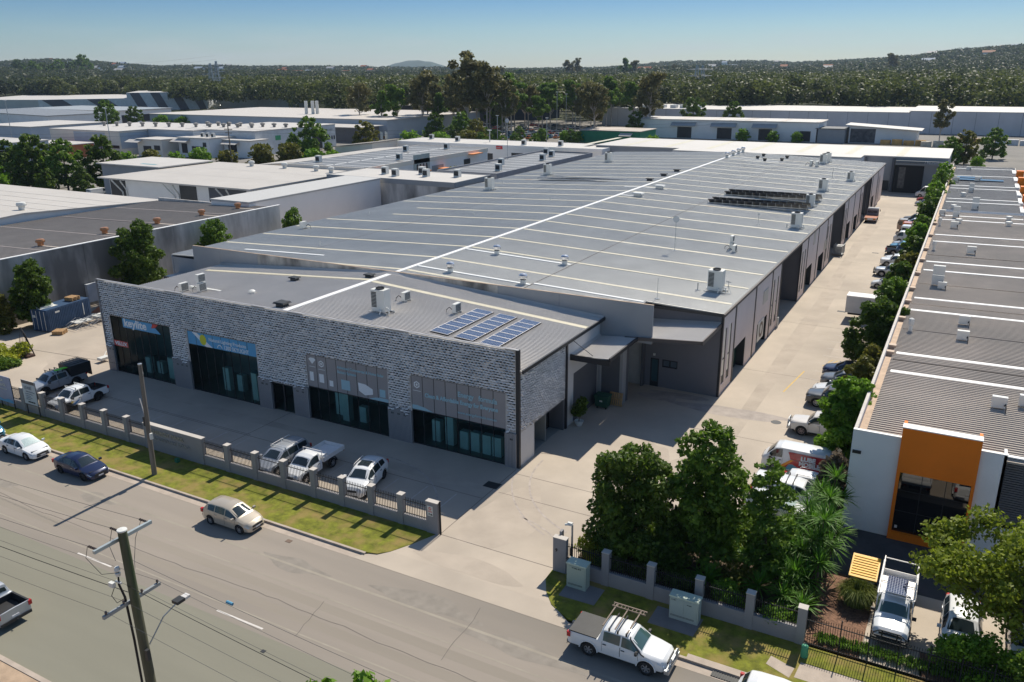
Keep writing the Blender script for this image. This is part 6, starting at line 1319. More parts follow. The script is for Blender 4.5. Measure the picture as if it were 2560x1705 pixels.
# lease boards
def board(name, label, x0, x1, z0, z1, m_, lines_, y=-10.85, head=None):
    t = thing(name, label, 'sign board', ((x0+x1)/2, y, 0))
    MB().box(x0, x1, y-.02, y+.02, z0, z1).build('panel', m_, t)
    for x in (x0+.06, x1-.06): MB().box(x-.04, x+.04, y+.02, y+.09, -.1, z1-.1).build('post', charcoal, t)
    if head: MB().box(x0, x1, y-.03, y-.02, z1-.3, z1).box(x0, x1, y-.03, y-.02, z0, z0+.08).build('header_band', mat('brown_band', (0.16, 0.13, 0.12)), t)
    for s_, x, z, sz, mm_ in lines_: text_obj(s_, sz, mm_, 'lettering', t, face_S(x, y-.035, z), bold=.003)
    return t
gtx = mat('grey_letters', (0.28, 0.29, 0.32)); whl = acwhite
board('lease_sign', 'white lease sign board with brown header band leaning forward of the front fence', -42.35, -40.55, .95, 3.2, mat('board_white', (0.55, 0.56, 0.58)),
    [('LEASE', -42.05, 2.42, .38, gtx), ('Office & warehouse', -41.9, 2.15, .15, gtx), ('from 250 to 900 sqm', -42.0, 1.95, .11, gtx), ('on site parking', -42.0, 1.78, .11, gtx), ('excellent exposure', -42.0, 1.62, .11, gtx), ('high clearance', -42.0, 1.46, .11, gtx), ('0400 000 000', -41.8, 1.2, .17, charcoal)], head=True)
t = board('lease_sign', 'pale purple lease sign board cut by the left picture edge', -46.1, -44.1, .6, 3.0, mat('board_lilac', (0.34, 0.36, 0.48)), [('FOR', -45.75, 2.5, .36, whl), ('LEASE', -45.75, 2.08, .36, whl), ('warehouse & office', -45.7, 1.8, .13, whl)])
MB().add([(-46.1, -10.89, .6), (-44.1, -10.89, .6), (-44.1, -10.89, .85), (-44.8, -10.89, .95), (-45.5, -10.89, .75), (-46.1, -10.89, .9)], [(0, 1, 2, 3, 4, 5)]).build('blue_swoosh', vinylblue, t)
# ================================================================== POLES AND WIRES
LP = thing('timber_pole', 'weathered timber pole standing alone on the lawn in front of the raised lettering', 'pole', (-23.05, -13.4, 0))
MB().tube([(-23.05, -13.4, -.1), (-22.95, -13.4, 4), (-22.78, -13.4, 8.6)], [.19, .165, .13], 14).build('pole', woodm, LP, smooth=True)
MB().lathe([(.14, 8.58), (.15, 8.66), (0, 8.68)], (-22.78, -13.4, 0), 12).build('pole_cap', steel, LP)
MB().tube([(-22.83, -13.25, 8.1), (-22.72, -13.3, 7.9), (-22.8, -13.3, 7.6)], .03, 6).build('hook_bracket', steel, LP)
MB().tube([(-23.3, -13.45, 5.95), (-23.1, -13.45, 5.0), (-22.98, -13.5, 4.4)], .035, 6).build('service_riser', alu, LP)
MB().box(-22.82, -22.68, -13.5, -13.3, 2.9, 3.35).build('meter_cap', acwhite, LP); MB().box(-23.2, -23.05, -13.55, -13.4, 3.9, 4.6).build('cable_box', acdark, LP)
q = MB().tube([(-22.8, -13.4, 8.4), (-45, -13.6, 7.3), (-75, -14, 8.2)], .012, 4); q.build('overhead_wire', acdark, LP)
BP = thing('power_pole', 'tall mossy timber power pole with two cross arms and a street lamp', 'power pole', (-.86, -31, 0))
MB().tube([(-.62, -31, -.1), (-.70, -31, 4), (-.8, -31, 8), (-.86, -31, 11.0)], [.22, .205, .19, .175], 16).build('pole', greenwood, BP, smooth=True)
MB().lathe([(.18, 10.97), (.2, 11.0), (.19, 11.04), (0, 11.06)], (-.86, -31, 0), 16).build('pole_cap', acwhite, BP)
a1 = MB().box(-1.14, -1.02, -32.15, -29.55, 10.5, 10.64).build('cross_arm', mat('galvanised_arm', (0.40, 0.45, 0.46), 0.5, 0.4), BP)
a2 = MB().box(-1.08, -.96, -32.3, -29.65, 7.66, 7.80).build('cross_arm', mat('grey_arm', (0.30, 0.32, 0.33), 0.6, 0.3), BP)
brown_ = mat('insulator_brown', (0.12, 0.09, 0.08), 0.3); wire = mat('bare_wire', (0.09, 0.09, 0.09), 0.5, 0.5)
def insul(p0, p1, par):
    v0_, v1_ = Vector(p0), Vector(p1); m = MB()
    for t in (0, .22, .44, .66, .88):
        c_ = v0_.lerp(v1_, t); d_ = (v1_-v0_).normalized()*.03
        m.tube([tuple(c_-d_), tuple(c_+d_)], [.055, .035], 8)
    m.tube([p0, p1], .015, 6); return m.build('insulator', brown_, par)
def wirecurve(p0, p1, sag, r_, par, name='overhead_wire', mm_=None, n=20):
    pts = []
    for i in range(n+1):
        t = i/n; v = Vector(p0).lerp(Vector(p1), t); v.z -= 4*sag*t*(1-t); pts.append(tuple(v))
    return MB().tube(pts, r_*.78, 5, cap=False).build(name, mm_ or wire, par)
for y in (-32.0, -31.0, -29.7):
    z = 10.62 if y != -31.0 else 10.9
    insul((-1.15, y, z), (-1.65, y+.02, z-.02), a1); wirecurve((-1.65, y+.02, z-.02), (-62, y+.3, 10.8), 1.2, .011, BP)
MB().tube([(-1.65, -32, 10.6), (-1.9, -32, 10.0), (-1.4, -31.8, 9.3), (-1.05, -31.3, 9.2)], .012, 5).tube([(-1.5, -31, 10.85), (-1.7, -31.1, 10.1), (-1.3, -31.2, 9.6)], .012, 5).tube([(-1.5, -29.7, 10.6), (-1.6, -30, 9.9), (-1.0, -30.6, 9.4), (-.6, -30.9, 9.3)], .012, 5).build('jumper_cable', acdark, BP)
MB().lathe([(.0, 9.0), (.09, 9.02), (.11, 9.15), (.06, 9.2), (.12, 9.28), (.09, 9.42), (0, 9.45)], (-1.15, -31.3, 0), 12).build('fuse_head', acwhite, BP, smooth=True)
MB().box(-1.5, -1.25, -31.55, -31.4, 8.55, 8.75).box(-1.35, -1.0, -31.35, -31.28, 8.7, 8.76).build('fuse_bracket', acwhite, BP)
MB().tube([(-1.15, -31.3, 9.0), (-1.2, -31.3, 8.6), (-1.08, -31.22, 8.0), (-1.0, -31.2, 6), (-.92, -31.22, 0)], [.03, .045, .05, .05, .05], 8).tube([(-1.3, -31.4, 8.6), (-1.5, -31.5, 8.1), (-1.3, -31.45, 7.8), (-1.02, -31.25, 8.0)], .015, 5).build('riser_cable', blackm, BP)
for i, y in enumerate((-32.15, -31.35, -30.5, -29.75)):
    MB().lathe([(.03, 7.8), (.05, 7.84), (.06, 7.9), (.03, 7.96), (0, 7.96)], (-1.02, y, 0), 8).build('insulator', brown_, a2)
    wirecurve((-1.02, y, 7.92), (-60, y-.2, 7.7), .9, .009, BP); wirecurve((-1.02, y, 7.92), (62, y-.4, 7.6), 1.0, .009, BP)
wirecurve((-.86, -31.2, 8.6), (62, -31.6, 8.3), 1.1, .016, BP, 'feeder_cable', blackm); wirecurve((-.86, -31.2, 8.3), (-62, -31.2, 8.3), 1.0, .02, BP, 'feeder_cable', blackm)
wirecurve((-.86, -30.85, 9.6), (62, -30.2, 9.6), 1.2, .010, BP)
MB().tube([(4.3, -30.75, 9.31), (4.6, -30.75, 9.30)], .06, 8).build('wire_marker', mat('blue_marker', (0.10, 0.30, 0.45)), BP)
MB().tube([(-.66, -30.8, 5.6), (-.62, -30.0, 6.45), (-.5, -29.4, 6.75)], .03, 8).build('lamp_arm', steel, BP)
lh = MB().box(-.72, -.36, -29.45, -29.05, 6.72, 6.86).build('lamp_head', acdark, BP); MB().box(-.68, -.40, -29.15, -28.75, 6.70, 6.82).build('lamp_lens', mat('lamp_lens', (0.6, 0.58, 0.56), 0.2), lh)
MB().box(-.55, -.4, -31.15, -31.0, 5.1, 5.6).build('control_box', acdark, BP)
# ================================================================== ROOF EQUIPMENT
def ac_tall():
    t = thing('air_conditioner', 'x', 'air conditioner'); MB().box(-.62, .62, -.4, .4, .15, 1.85).build('casing', acwhite, t, world=False)
    m = MB(); 
    for k in range(11): m.box(-.56, -.1, -.42, -.40, .5+k*.11, .57+k*.11)
    m.box(-.635, -.62, -.3, .3, .4, 1.7); m.build('grille', acdark, t, world=False)
    MB().lathe([(.32, 1.85), (.34, 1.97), (.30, 1.97), (.28, 1.88), (0, 1.88)], n=16).build('fan_cowl', acdark, t, world=False)
    MB().box(-.9, .95, -.45, -.38, 0, .12).box(-.9, .95, .38, .45, 0, .12).build('skid', steel, t, world=False)
    MB().tube([(.62, -.2, .5), (.85, -.2, .45), (.95, -.3, .1)], .05, 6).tube([(.3, -.42, .4), (.4, -.6, .3), (.35, -.7, .05)], .05, 6).build('pipe', acwhite, t, world=False); return t
def ac_small(stack=False):
    t = thing('air_conditioner', 'x', 'air conditioner')
    for i in range(2 if stack else 1):
        z = .12+i*.85; c_ = MB().box(-.18, .18, -.45, .45, z, z+.75).build('casing', acwhite, t, world=False)
        MB().lathe([(.30, 0), (0, 0)], (0, 0, 0), 14).build
        g = MB()
        for k in range(7): g.box(.18, .195, -.38, .38, z+.08+k*.09, z+.13+k*.09)
        g.build('grille', acdark, c_, world=False)
    MB().box(-.25, .3, -.35, -.3, 0, .12).box(-.25, .3, .3, .35, 0, .12).build('skid', steel, t, world=False)
    MB().tube([(-.18, -.3, .3), (-.5, -.35, .55), (-.75, -.4, .3), (-.8, -.4, .03)], .035, 6).build('pipe', blackm, t, world=False); return t
def ac_cube():
    t = thing('evaporative_cooler', 'x', 'cooler'); MB().box(-.55, .55, -.55, .55, .3, 1.25).build('casing', acwhite, t, world=False)
    MB().box(-.35, .35, -.35, .35, 0, .3).build('duct', steel, t, world=False); m = MB()
    for k in range(6): m.box(-.48, .48, -.57, -.55, .42+k*.12, .48+k*.12)
    m.build('grille', acdark, t, world=False); return t
AT, AS, AS2 = ac_tall(), ac_small(), ac_small(True); first = set()
def place(proto, x, y, z, rz, label, group=None, sc_=1.0):
    o = proto if proto.name not in first else dup(proto, (0, 0, 0)); first.add(proto.name)
    o.location = (x, y, z); o.rotation_euler = (0, 0, R_(rz)); o.scale = (sc_,)*3; o['label'] = label
    if group: o['group'] = group
    return o
GA = 'air conditioners on the metal roofs'
place(AT, -15.5, 4.6, shz(-15.5)+.03, 0, 'tall white air conditioner standing alone on the showroom roof near the screen', GA, 1.1)
place(AT, 6.7, 26.6, whz(6.7)+.04, 0, 'tall white air conditioner at the near right corner of the long warehouse roof', GA, 1.12)
place(AT, 7.1, 63.2, whz(7.1)+.04, 0, 'tall air conditioner in front of the slanted solar racks near the lane edge', GA, 1.1)
place(AT, 5.6, 81.7, whz(5.6)+.04, 0, 'air conditioner standing between the slanted solar racks', GA, 1.0)
place(AT, 4.6, 99.3, whz(4.6)+.04, 0, 'air conditioner behind the solar racks, nearest the lane edge', GA, 1.1)
place(AT, 6.8, 115.7, whz(6.8)+.04, 0, 'slim air conditioner near the far lane edge of the long roof', GA, .9)
place(AT, -1.9, 140.2, whz(-1.9)+.04, 0, 'front one of two tall air conditioners near the far end of the long roof', GA, 1.1)
place(AT, -1.7, 144.2, whz(-1.7)+.04, 0, 'rear one of two tall air conditioners near the far end of the long roof', GA, 1.1)
place(AT, -46.4, 75.7, whz(-46.4)+.04, 0, 'tall air conditioner on the left slope of the long roof, nearest of three', GA, 1.15)
place(AT, -46.9, 99.2, whz(-46.9)+.04, 0, 'tall air conditioner on the left slope of the long roof, middle of three', GA, 1.15)
place(AT, -44.8, 125.2, whz(-44.8)+.04, 0, 'tall air conditioner on the left slope of the long roof, farthest of three', GA, 1.15)
place(AS, -15.7, 8.4, shz(-15.7)+.03, 0, 'small white condenser behind the tall unit on the showroom roof', GA, 1.0)
place(AS, -10.4, 8.3, shz(-10.4)+.03, 0, 'small white condenser with black hose beside the solar panels', GA, 1.0)
place(AS, -50.7, 33.9, whz(-50.7)+.04, 180, 'small condenser at the far left eave of the long warehouse roof', GA, 1.1)
place(AS, -3.4, 134.7, whz(-3.4)+.04, 0, 'left one of two small white units near the far end of the long roof', GA, 1.3)
place(AS, -2.2, 134.2, whz(-2.2)+.04, 0, 'right one of two small white units near the far end of the long roof', GA, 1.3)
place(AS, 3.9, 44.3, whz(3.9)+.04, 0, 'front small condenser of a pair beside the thin mast on the right slope', GA, .95)
place(AS2, 3.2, 45.8, whz(3.2)+.04, 0, 'stacked pair of condensers behind a small one on the right slope', GA, .9)
place(AS2, -36.0, 3.8, shz(-36)+.03, 0, 'stacked pair of condensers on the left half of the showroom roof', GA, 1.0)
place(AS, -38.0, 3.4, shz(-38)+.03, 0, 'low condenser left of the stacked pair on the showroom roof', GA, 1.0)
MB().box(-36.9, -34.2, 2.9, 3.1, 0, 0)
q = MB().box(-38.4, -34.3, 4.4, 4.65, shz(-38)+.06, shz(-34)+.04); tag(q.build('cable_tray', acwhite), 'white flat duct tray beside the condensers on the showroom roof', 'duct')
nr_ = lambda x, y: 6.30+(x-22.75)*.0108
for i, (pr_, x, y, s_, lab) in enumerate(((AS, 30.0, 11.4, 1.0, 'condenser with black hose nearest the orange portal on the tan roof'), (AS, 31.6, 12.4, 1.0, 'condenser cut by the right picture edge on the tan roof'),
    (AS, 27.5, 26.5, 1.0, 'front condenser of the nearest pair on the tan roof'), (AS, 27.5, 31.4, 1.0, 'rear condenser of the nearest pair on the tan roof'), (AS2, 24.7, 45.7, 1.25, 'tall double condenser standing mid way along the tan roof'),
    (AS, 25.2, 44.3, .9, 'small condenser in front of the tall double one on the tan roof'), (AS, 27.5, 64.2, 1.1, 'condenser with curled hose beyond the middle of the tan roof'),
    (AS, 25.1, 82.3, 1.1, 'condenser in front of the pale vents on the far tan roof'), (AS2, 25.0, 92.0, 1.0, 'double condenser near the bluish strip of the far tan roof'), (AS, 23.1, 93.5, 1.0, 'condenser beside the parapet at the bluish strip'),
    (AS2, 27.4, 101.6, 1.1, 'double condenser behind the bluish strip on the far roof'), (AS, 23.7, 137.4, 1.1, 'left far condenser on the grey end roof'), (AS, 27.3, 139.1, 1.1, 'right far condenser on the grey end roof'), (AS2, 26.5, 123.2, .9, 'dark sided double condenser on the grey end roof'), (AS, 25.4, 159, 1.0, 'farthest condenser on the grey end roof'))):
    place(pr_, x, y, nr_(x, y), 90, lab, GA, s_)
q = MB(); rib_roof(q, [23.3, 34.2], [6.36, 6.44], 97.6, 99.4, .3, .04); tag(q.build('blue_roof_strip', mat('blue_grey_sheet', (0.25, 0.30, 0.37), 0.5)), 'bluish sheet strip lying across the tan roof', 'roof sheet')
for i, (x0, x1, y) in enumerate(((24.0, 31.8, 139.4), (23.6, 28, 143.0))):
    q = MB().box(x0, x1, y, y+2.4, 6.5, 6.6); tag(q.build('solar_array', mat('solar_blue_dark', (0.03, 0.05, 0.09), 0.15)), ['dark solar array with pale edge on the far grey end roof', 'second dark solar strip further back on the far grey end roof'][i], 'solar panels', 'solar arrays on the far grey end roof')
for i, (x, y) in enumerate(((23.5, 27.6), (23.4, 65.2), (24.4, 101.2), (25.5, 87.2), (31.8, 87.2), (31.9, 92.2), (23.2, 84), (25.4, 117))):
    o = dup(v1, (x, y, nr_(x, y)), label=['thin white flue near the parapet on the tan roof', 'white bent flue near the parapet at mid roof', 'left white vent just behind the bluish strip', 'white vent between the condensers of the far tan roof', 'front one of two white vents at the right edge of the tan roof', 'rear one of two white vents at the right edge of the tan roof', 'white flue close to the parapet before the bluish strip', 'white vent on the grey end roof'][i], group='white vents on the tan roof')
    o.scale = (.5, .5, 1.4) if i in (0, 1, 6) else (1.0, 1.0, .8)
# turbines
shiny = mat('spun_aluminium', (0.66, 0.66, 0.68), 0.25, 0.8, var=0.05)
def turbine():
    t = thing('turbine_vent', 'x', 'roof vent'); MB().lathe([(.25, 0), (.25, .35)], n=14).build('vent_base', acwhite, t, world=False)
    MB().lathe([(.24, .4), (.36, .5), (.36, .72), (.26, .84), (0, .9)], n=16).build('vent_head', shiny, t, smooth=True, world=False)
    m = MB()
    for k in range(8):
        a = 2*math.pi*k/8; m.box(.24*math.cos(a)-.015, .24*math.cos(a)+.015, .24*math.sin(a)-.015, .24*math.sin(a)+.015, .33, .45)
    m.build('vent_throat', acdark, t, world=False); return t
T0 = turbine(); GT = 'turbine vents on the long warehouse roof'
for (x, y, lab) in ((-17.7, 18.7, 'shiny turbine vent on the nearest white strip, closest to the ridge'), (-9.6, 18.8, 'shiny turbine vent on the nearest white strip, by the roof seam'), (-17.7, 28.0, 'shiny turbine vent on the second white strip, closest to the ridge'), (-9.6, 28.0, 'shiny turbine vent on the second white strip, by the roof seam')):
    place(T0, x, y, whz(x)+.05, 0, lab, GT, 1.15)
for i, y in enumerate((136.8, 142.2, 147.0, 151.0)): place(T0, -21.6, y, 9.12, 0, 'turbine vent on the white ridge line, %s of four from the front' % ['first', 'second', 'third', 'last'][i], GT, 1.4)
for i, (x, y) in enumerate(((-15.7, 145.9), (-15.7, 140.2), (-13.4, 136.8), (-10.4, 139.8), (-10.4, 145.4))):
    q = MB().lathe([(.3, 0), (.3, .3), (.42, .35), (.42, .6), (0, .7)], (x, y, whz(x)+.04), 12); tag(q.build('dark_vent', acdark), 'small dark vent near the far end of the long roof, %s' % ['back left', 'middle left', 'the frontmost', 'right hand front', 'right hand back'][i], 'roof vent', 'small dark vents near the far end')
def boxvent(x, y, z, label, m_, s=1.0):
    t = thing('square_roof_vent', label, 'roof vent', (x, y, z), group='square vents along the roofs')
    MB().box(x-.5*s, x+.5*s, y-.5*s, y+.5*s, z, z+.4*s).build('curb', m_, t); MB().add([(x-.8*s, y-.7*s, z+.45*s), (x+.8*s, y-.7*s, z+.45*s), (x+.8*s, y+.7*s, z+.45*s), (x-.8*s, y+.7*s, z+.45*s), (x-.7*s, y-.6*s, z+.62*s), (x+.7*s, y-.6*s, z+.62*s), (x+.7*s, y+.6*s, z+.62*s), (x-.7*s, y+.6*s, z+.62*s)], [(4, 5, 6, 7), (0, 1, 5, 4), (1, 2, 6, 5), (2, 3, 7, 6), (3, 0, 4, 7), (3, 2, 1, 0)]).build('hood', acwhite if m_ is not acdark else acdark, t)
boxvent(-18.9, 74.4, whz(-18.9)+.05, 'square white hooded vent on the right slope near the ridge, front one', steel, 1.0); boxvent(-18.8, 84.2, whz(-18.8)+.05, 'square white hooded vent on the right slope near the ridge, rear one', steel, 1.0)
for i, y in enumerate((93.1, 100.7, 108.3)): boxvent(-23.7, y, 9.0, 'low black vent just left of the ridge line, %s of three' % ['first', 'second', 'third'][i], acdark, .8)
boxvent(-30.1, 10.0, shz(-30)+.03, 'low black vent with soot stain on the showroom roof by the yellow strip', acdark, .6); boxvent(-23.2, 12.9, 9.03, 'low black vent near the end of the showroom ridge line', acdark, .6); boxvent(-23.4, 1.3, 9.0, 'flat dark square vent at the near end of the showroom ridge line', acdark, .75)
q = MB().lathe([(.3, 0), (.32, .25), (.2, .35), (0, .38)], (-30.2, 4.5, shz(-30.2)), 12); tag(q.build('dome_vent', acwhite, smooth=True), 'small white dome vent on the left half of the showroom roof', 'roof vent')
def stain(x, y, r, z, zf):
    q = MB(); n = 18; q.v = [(x, y, zf(x)+z)]+[(x+r*(1+.25*math.sin(3*k+x))*math.cos(2*math.pi*k/n)*1.4, y+.65*r*math.sin(2*math.pi*k/n), zf(x+1.4*r*math.cos(2*math.pi*k/n))+z) for k in range(n)]
    q.f = [(0, k+1, (k+1) % n+1) for k in range(n)]; q.m = [0]*n; return q
# masts
def mast(name, label, x, y, z0, z1, r, dish=0, kind='mast'):
    t = thing(name, label, kind, (x, y, z0)); MB().tube([(x, y, z0), (x, y, z1)], r, 6).build('pole', steel, t)
    if dish: MB().lathe([(0, 0), (dish, -.02), (dish, .02), (0, .05)], (x, y-.05, z1-dish*.4), 18, axis='y').build('grid_dish', mat('pale_grid_dish', (0.5, 0.52, 0.54)), t)
    MB().box(x-.25, x+.25, y-.04, y+.04, z0, z0+.06).box(x-.04, x+.04, y-.25, y+.25, z0, z0+.06).build('foot', steel, t); return t
mast('antenna_mast', 'tall thin mast with pale round dish on the right slope of the long roof', -2, 41, 8.33, 12.1, .035, .38)
mast('whip_antenna', 'thin reddish whip antenna at the front corner of the long roof', 2.9, 21.1, 8.15, 10.1, .02)
mast('antenna_mast', 'mast with small white antenna head in front of the solar racks', 2.3, 62.8, 8.17, 9.6, .03, .16)
t = mast('weather_mast', 'small tripod mast beside the tall air conditioner at the roof corner', 7.9, 26.5, 7.96, 9.2, .025); MB().tube([(7.9, 26.5, 8.8), (7.5, 26.2, 8.0)], .015, 5).tube([(7.9, 26.5, 8.8), (8.3, 26.2, 8.0)], .015, 5).tube([(7.65, 26.5, 9.1), (8.15, 26.5, 9.1)], .02, 5).build('stays', steel, t)
mast('whip_antenna', 'thin mast near the far lane edge of the long roof', 3.5, 116.7, 8.15, 10.2, .03); mast('flue_pipe', 'short pipe left of the tall air conditioner at the roof corner', 5.1, 26.2, 8.05, 8.8, .06, kind='pipe')
mast('flue_pipe', 'short white pipe left of the air conditioner before the solar racks', 6.0, 62.8, 8.02, 8.6, .07, kind='pipe'); mast('whip_antenna', 'tall thin mast on the striped roofs at centre left, with two small round dishes', -73, 130, 7.2, 16.5, .06, .5)
for i, (x, y) in enumerate(((-50, 47), (-44, 60), (-40, 25), (-34, 50), (-49, 85), (-30, 66))):
    q = MB().tube([(x, y, whz(x)), (x, y, whz(x)+.5)], .05, 6); tag(q.build('flue_pipe', acwhite), 'tiny white pipe stub on the long roof, left slope, %s' % ['by the eave', 'third from the front', 'near the front parapet', 'half way up', 'farthest back', 'closest to the ridge'][i], 'pipe', 'pipe stubs on the left slope')
# solar panels
def solarmat(name, cx, cy):
    if name in MATS: return MATS[name]
    m = mat(name, (0.018, 0.03, 0.075), 0.12, var=0.2, scale=6, spec=0.7); n = m.node_tree; N = n.nodes; L = n.links
    b = N['Principled BSDF']; tc = N.new('ShaderNodeTexCoord'); br = N.new('ShaderNodeTexBrick'); br.offset = 0; br.inputs['Scale'].default_value = 1
    br.inputs['Brick Width'].default_value = cx; br.inputs['Row Height'].default_value = cy; br.inputs['Mortar Size'].default_value = .012; br.inputs['Mortar Smooth'].default_value = 0
    br.inputs['Color1'].default_value = (0.02, 0.035, 0.09, 1); br.inputs['Color2'].default_value = (0.03, 0.05, 0.12, 1); br.inputs['Mortar'].default_value = (0.35, 0.38, 0.45, 1)
    L.new(tc.outputs['Object'], br.inputs['Vector']); L.new(br.outputs[0], b.inputs['Base Color']); return m
pvm = solarmat('solar_cells', .16, .5)
for i, (x0, x1) in enumerate(((-9.5, -7.85), (-7.22, -5.57), (-4.95, -3.3))):
    t = thing('solar_array', 'strip of blue solar panels on the showroom roof, %s of three' % ['left one', 'middle one', 'right one'][i], 'solar panels', ((x0+x1)/2, 6.5, shz(x0)), group='solar strips on the showroom roof')
    for k in range(7):
        ya = 2.95+k*1.03; q = MB(); za, zb = shz(x0)+.17, shz(x1)+.17
        q.add([(x0, ya, za-.04), (x1, ya, zb-.04), (x1, ya+1.0, zb-.04), (x0, ya+1.0, za-.04), (x0, ya, za), (x1, ya, zb), (x1, ya+1.0, zb), (x0, ya+1.0, za)], [(3, 2, 1, 0), (4, 5, 6, 7), (0, 1, 5, 4), (1, 2, 6, 5), (2, 3, 7, 6), (3, 0, 4, 7)])
        p = q.build('solar_panel', pvm, t); e = MB()
        for (a_, b_) in (((x0, ya), (x1, ya+.035)), ((x0, ya+.965), (x1, ya+1.0)), ((x0, ya+.035), (x0+.035, ya+.965)), ((x1-.035, ya+.035), (x1, ya+.965))):
            e.add([(a_[0], a_[1], shz(a_[0])+.175), (b_[0], a_[1], shz(b_[0])+.175), (b_[0], b_[1], shz(b_[0])+.175), (a_[0], b_[1], shz(a_[0])+.175)], [(0, 1, 2, 3)])
        e.build('panel_frame', alu, p)
    MB().add([(x0, 2.9, shz(x0)+.02), (x1, 2.9, shz(x1)+.02), (x1, 2.9, shz(x1)+.12), (x0, 2.9, shz(x0)+.12), (x1+.01, 2.9, shz(x1)+.02), (x1+.01, 10.2, shz(x1)+.02), (x1+.01, 10.2, shz(x1)+.12), (x1+.01, 2.9, shz(x1)+.12)], [(0, 1, 2, 3), (4, 5, 6, 7)]).build('mounting_rail', acdark, t)
q = MB().box(25.42, 26.42, -7.05, -5.45, 2.1, 2.14); tag(q.build('solar_board', solarmat('solar_cells_fine', .12, .16)), 'single solar panel lying on the rack over the white utility tray', 'solar panel')
def rack(label, x0, x1, y, z0, tilt_h, depth, m_):
    t = thing('solar_rack', label, 'solar panels', ((x0+x1)/2, y, z0), group='tilted solar racks on the long roof')
    n = int((x1-x0)/1.05)
    for k in range(n):
        a = x0+k*(x1-x0)/n; b = a+(x1-x0)/n-.04
        MB().add([(a, y, z0+tilt_h), (b, y, z0+tilt_h), (b, y+depth, z0+.15), (a, y+depth, z0+.15), (a, y-.02, z0+tilt_h-.05), (b, y-.02, z0+tilt_h-.05), (b, y+depth, z0+.1), (a, y+depth, z0+.1)], [(0, 1, 2, 3), (7, 6, 5, 4), (0, 4, 5, 1), (3, 2, 6, 7)]).build('solar_panel', m_, t)
    f = MB().box(x0, x1, y-.05, y+.0, z0+tilt_h*.45, z0+tilt_h*.45+.06)
    for k in range(n+1):
        a = x0+k*(x1-x0)/n; f.box(a-.02, a+.02, y-.04, y, z0, z0+tilt_h)
    f.build('rack_frame', steel, t)
pdark = mat('solar_underside', (0.05, 0.05, 0.055), 0.4)
for i, y in enumerate((75.2, 77.6, 84.6, 87.2)):
    rack('row of tilted solar panels on the right slope, %s row' % ['nearest', 'second', 'third', 'farthest'][i], -8.1, 6.3, y, 8.25, 1.0, 1.5, pdark)
rack('low solar row on the left slope beside the ridge, nearest row', -44.5, -26, 90.2, 8.5, .35, 1.6, pvm); rack('low solar row on the left slope beside the ridge, rear row', -44.0, -26, 93.4, 8.55, .35, 1.6, pvm)
# ================================================================== YARD AND SMALL THINGS
CT = thing('shipping_container', 'dark blue shipping container with corrugated sides in the left yard', 'container', (-64.4, 7.4, 0), R_(8))
blu = mat('container_blue', (0.035, 0.075, 0.15), 0.55, var=0.15, scale=1.5)
m = MB().box(-1.2, 1.2, -3.0, 3.0, .1, 2.58); 
for k in range(26): m.box(1.2, 1.24, -2.85+k*.22, -2.74+k*.22, .25, 2.45)
m.build('body', blu, CT, world=False); m = MB()
for s in (-.6, .6): m.box(s-.56, s+.56, -3.06, -3.0, .15, 2.5)
m.build('door', blu, CT, world=False)
m = MB()
for s in (-.9, -.3, .3, .9): m.tube([(s, -3.1, .2), (s, -3.1, 2.45)], .025, 6)
m.build('lock_rod', acwhite, CT, world=False); MB().box(1.245, 1.25, -1.9, -1.3, 2.0, 2.2).box(1.245, 1.25, 1.9, 2.0, .8, 2.2).box(-1.0, -.5, -3.07, -3.06, 1.6, 1.9).build('markings', acwhite, CT, world=False)
q = MB(); 
for k in range(28):
    a, b = 2*math.pi*k/28, 2*math.pi*(k+1)/28
    q.add([(-64.7+r*math.cos(t), 5.6+r*math.sin(t), z) for t, r, z in ((a, .8, 2.75), (b, .8, 2.75), (b, 1.02, 2.78), (a, 1.02, 2.78))], [(0, 1, 2, 3)]).add([(-64.7+r*math.cos(t), 5.6+r*math.sin(t), z) for t, r, z in ((a, 1.02, 2.78), (b, 1.02, 2.78), (b, 1.02, 2.64), (a, 1.02, 2.64))], [(0, 1, 2, 3)])
DM = thing('round_skylight_unit', 'round glass dome unit in a square white frame lying on the blue container', 'skylight unit', (-64.7, 5.6, 2.6)); q.build('ring', acwhite, DM)
MB().lathe([(0, 2.86), (.5, 2.83), (.8, 2.75)], (-64.7, 5.6, 0), 24).build('dome', mat('green_dome', (0.08, 0.12, 0.09), 0.1), DM, smooth=True); MB().box(-65.75, -63.65, 4.55, 6.65, 2.585, 2.64).build('base_frame', acwhite, DM)
def pallet(x, y, z, rz, label, n=1):
    t = thing('pallet_stack', label, 'pallet', (x, y, z), R_(rz), 'timber pallets in the yards')
    for i in range(n):
        m = MB(); z0 = i*.15
        for k in range(7): m.box(-.6+k*.18, -.6+k*.18+.12, -.58, .58, z0+.12, z0+.14)
        for k in range(3): m.box(-.6, .6, -.58+k*.53, -.58+k*.53+.1, z0+.02, z0+.12)
        for k in range(3): m.box(-.6+k*.5, -.6+k*.5+.12, -.58, .58, z0, z0+.02)
        m.build('pallet', palletm, t, world=False)
    return t
pallet(-64.3, 8.9, 2.6, 10, 'stack of orange brown pallets on top of the blue container', 3); pallet(-61.4, 4.9, 0, 30, 'loose pile of pallets on the ground beside the blue container', 3)
q = pallet(1.85, 14.55, .6, 0, 'pallets leaning on the wall beside the dark green bin', 1); q.rotation_euler = (R_(80), 0, 0)
RK = thing('window_frame_stack', 'pile of aluminium frames and racks lying beside the blue container', 'frame stack', (-62, 8.5, 0)); m = MB()
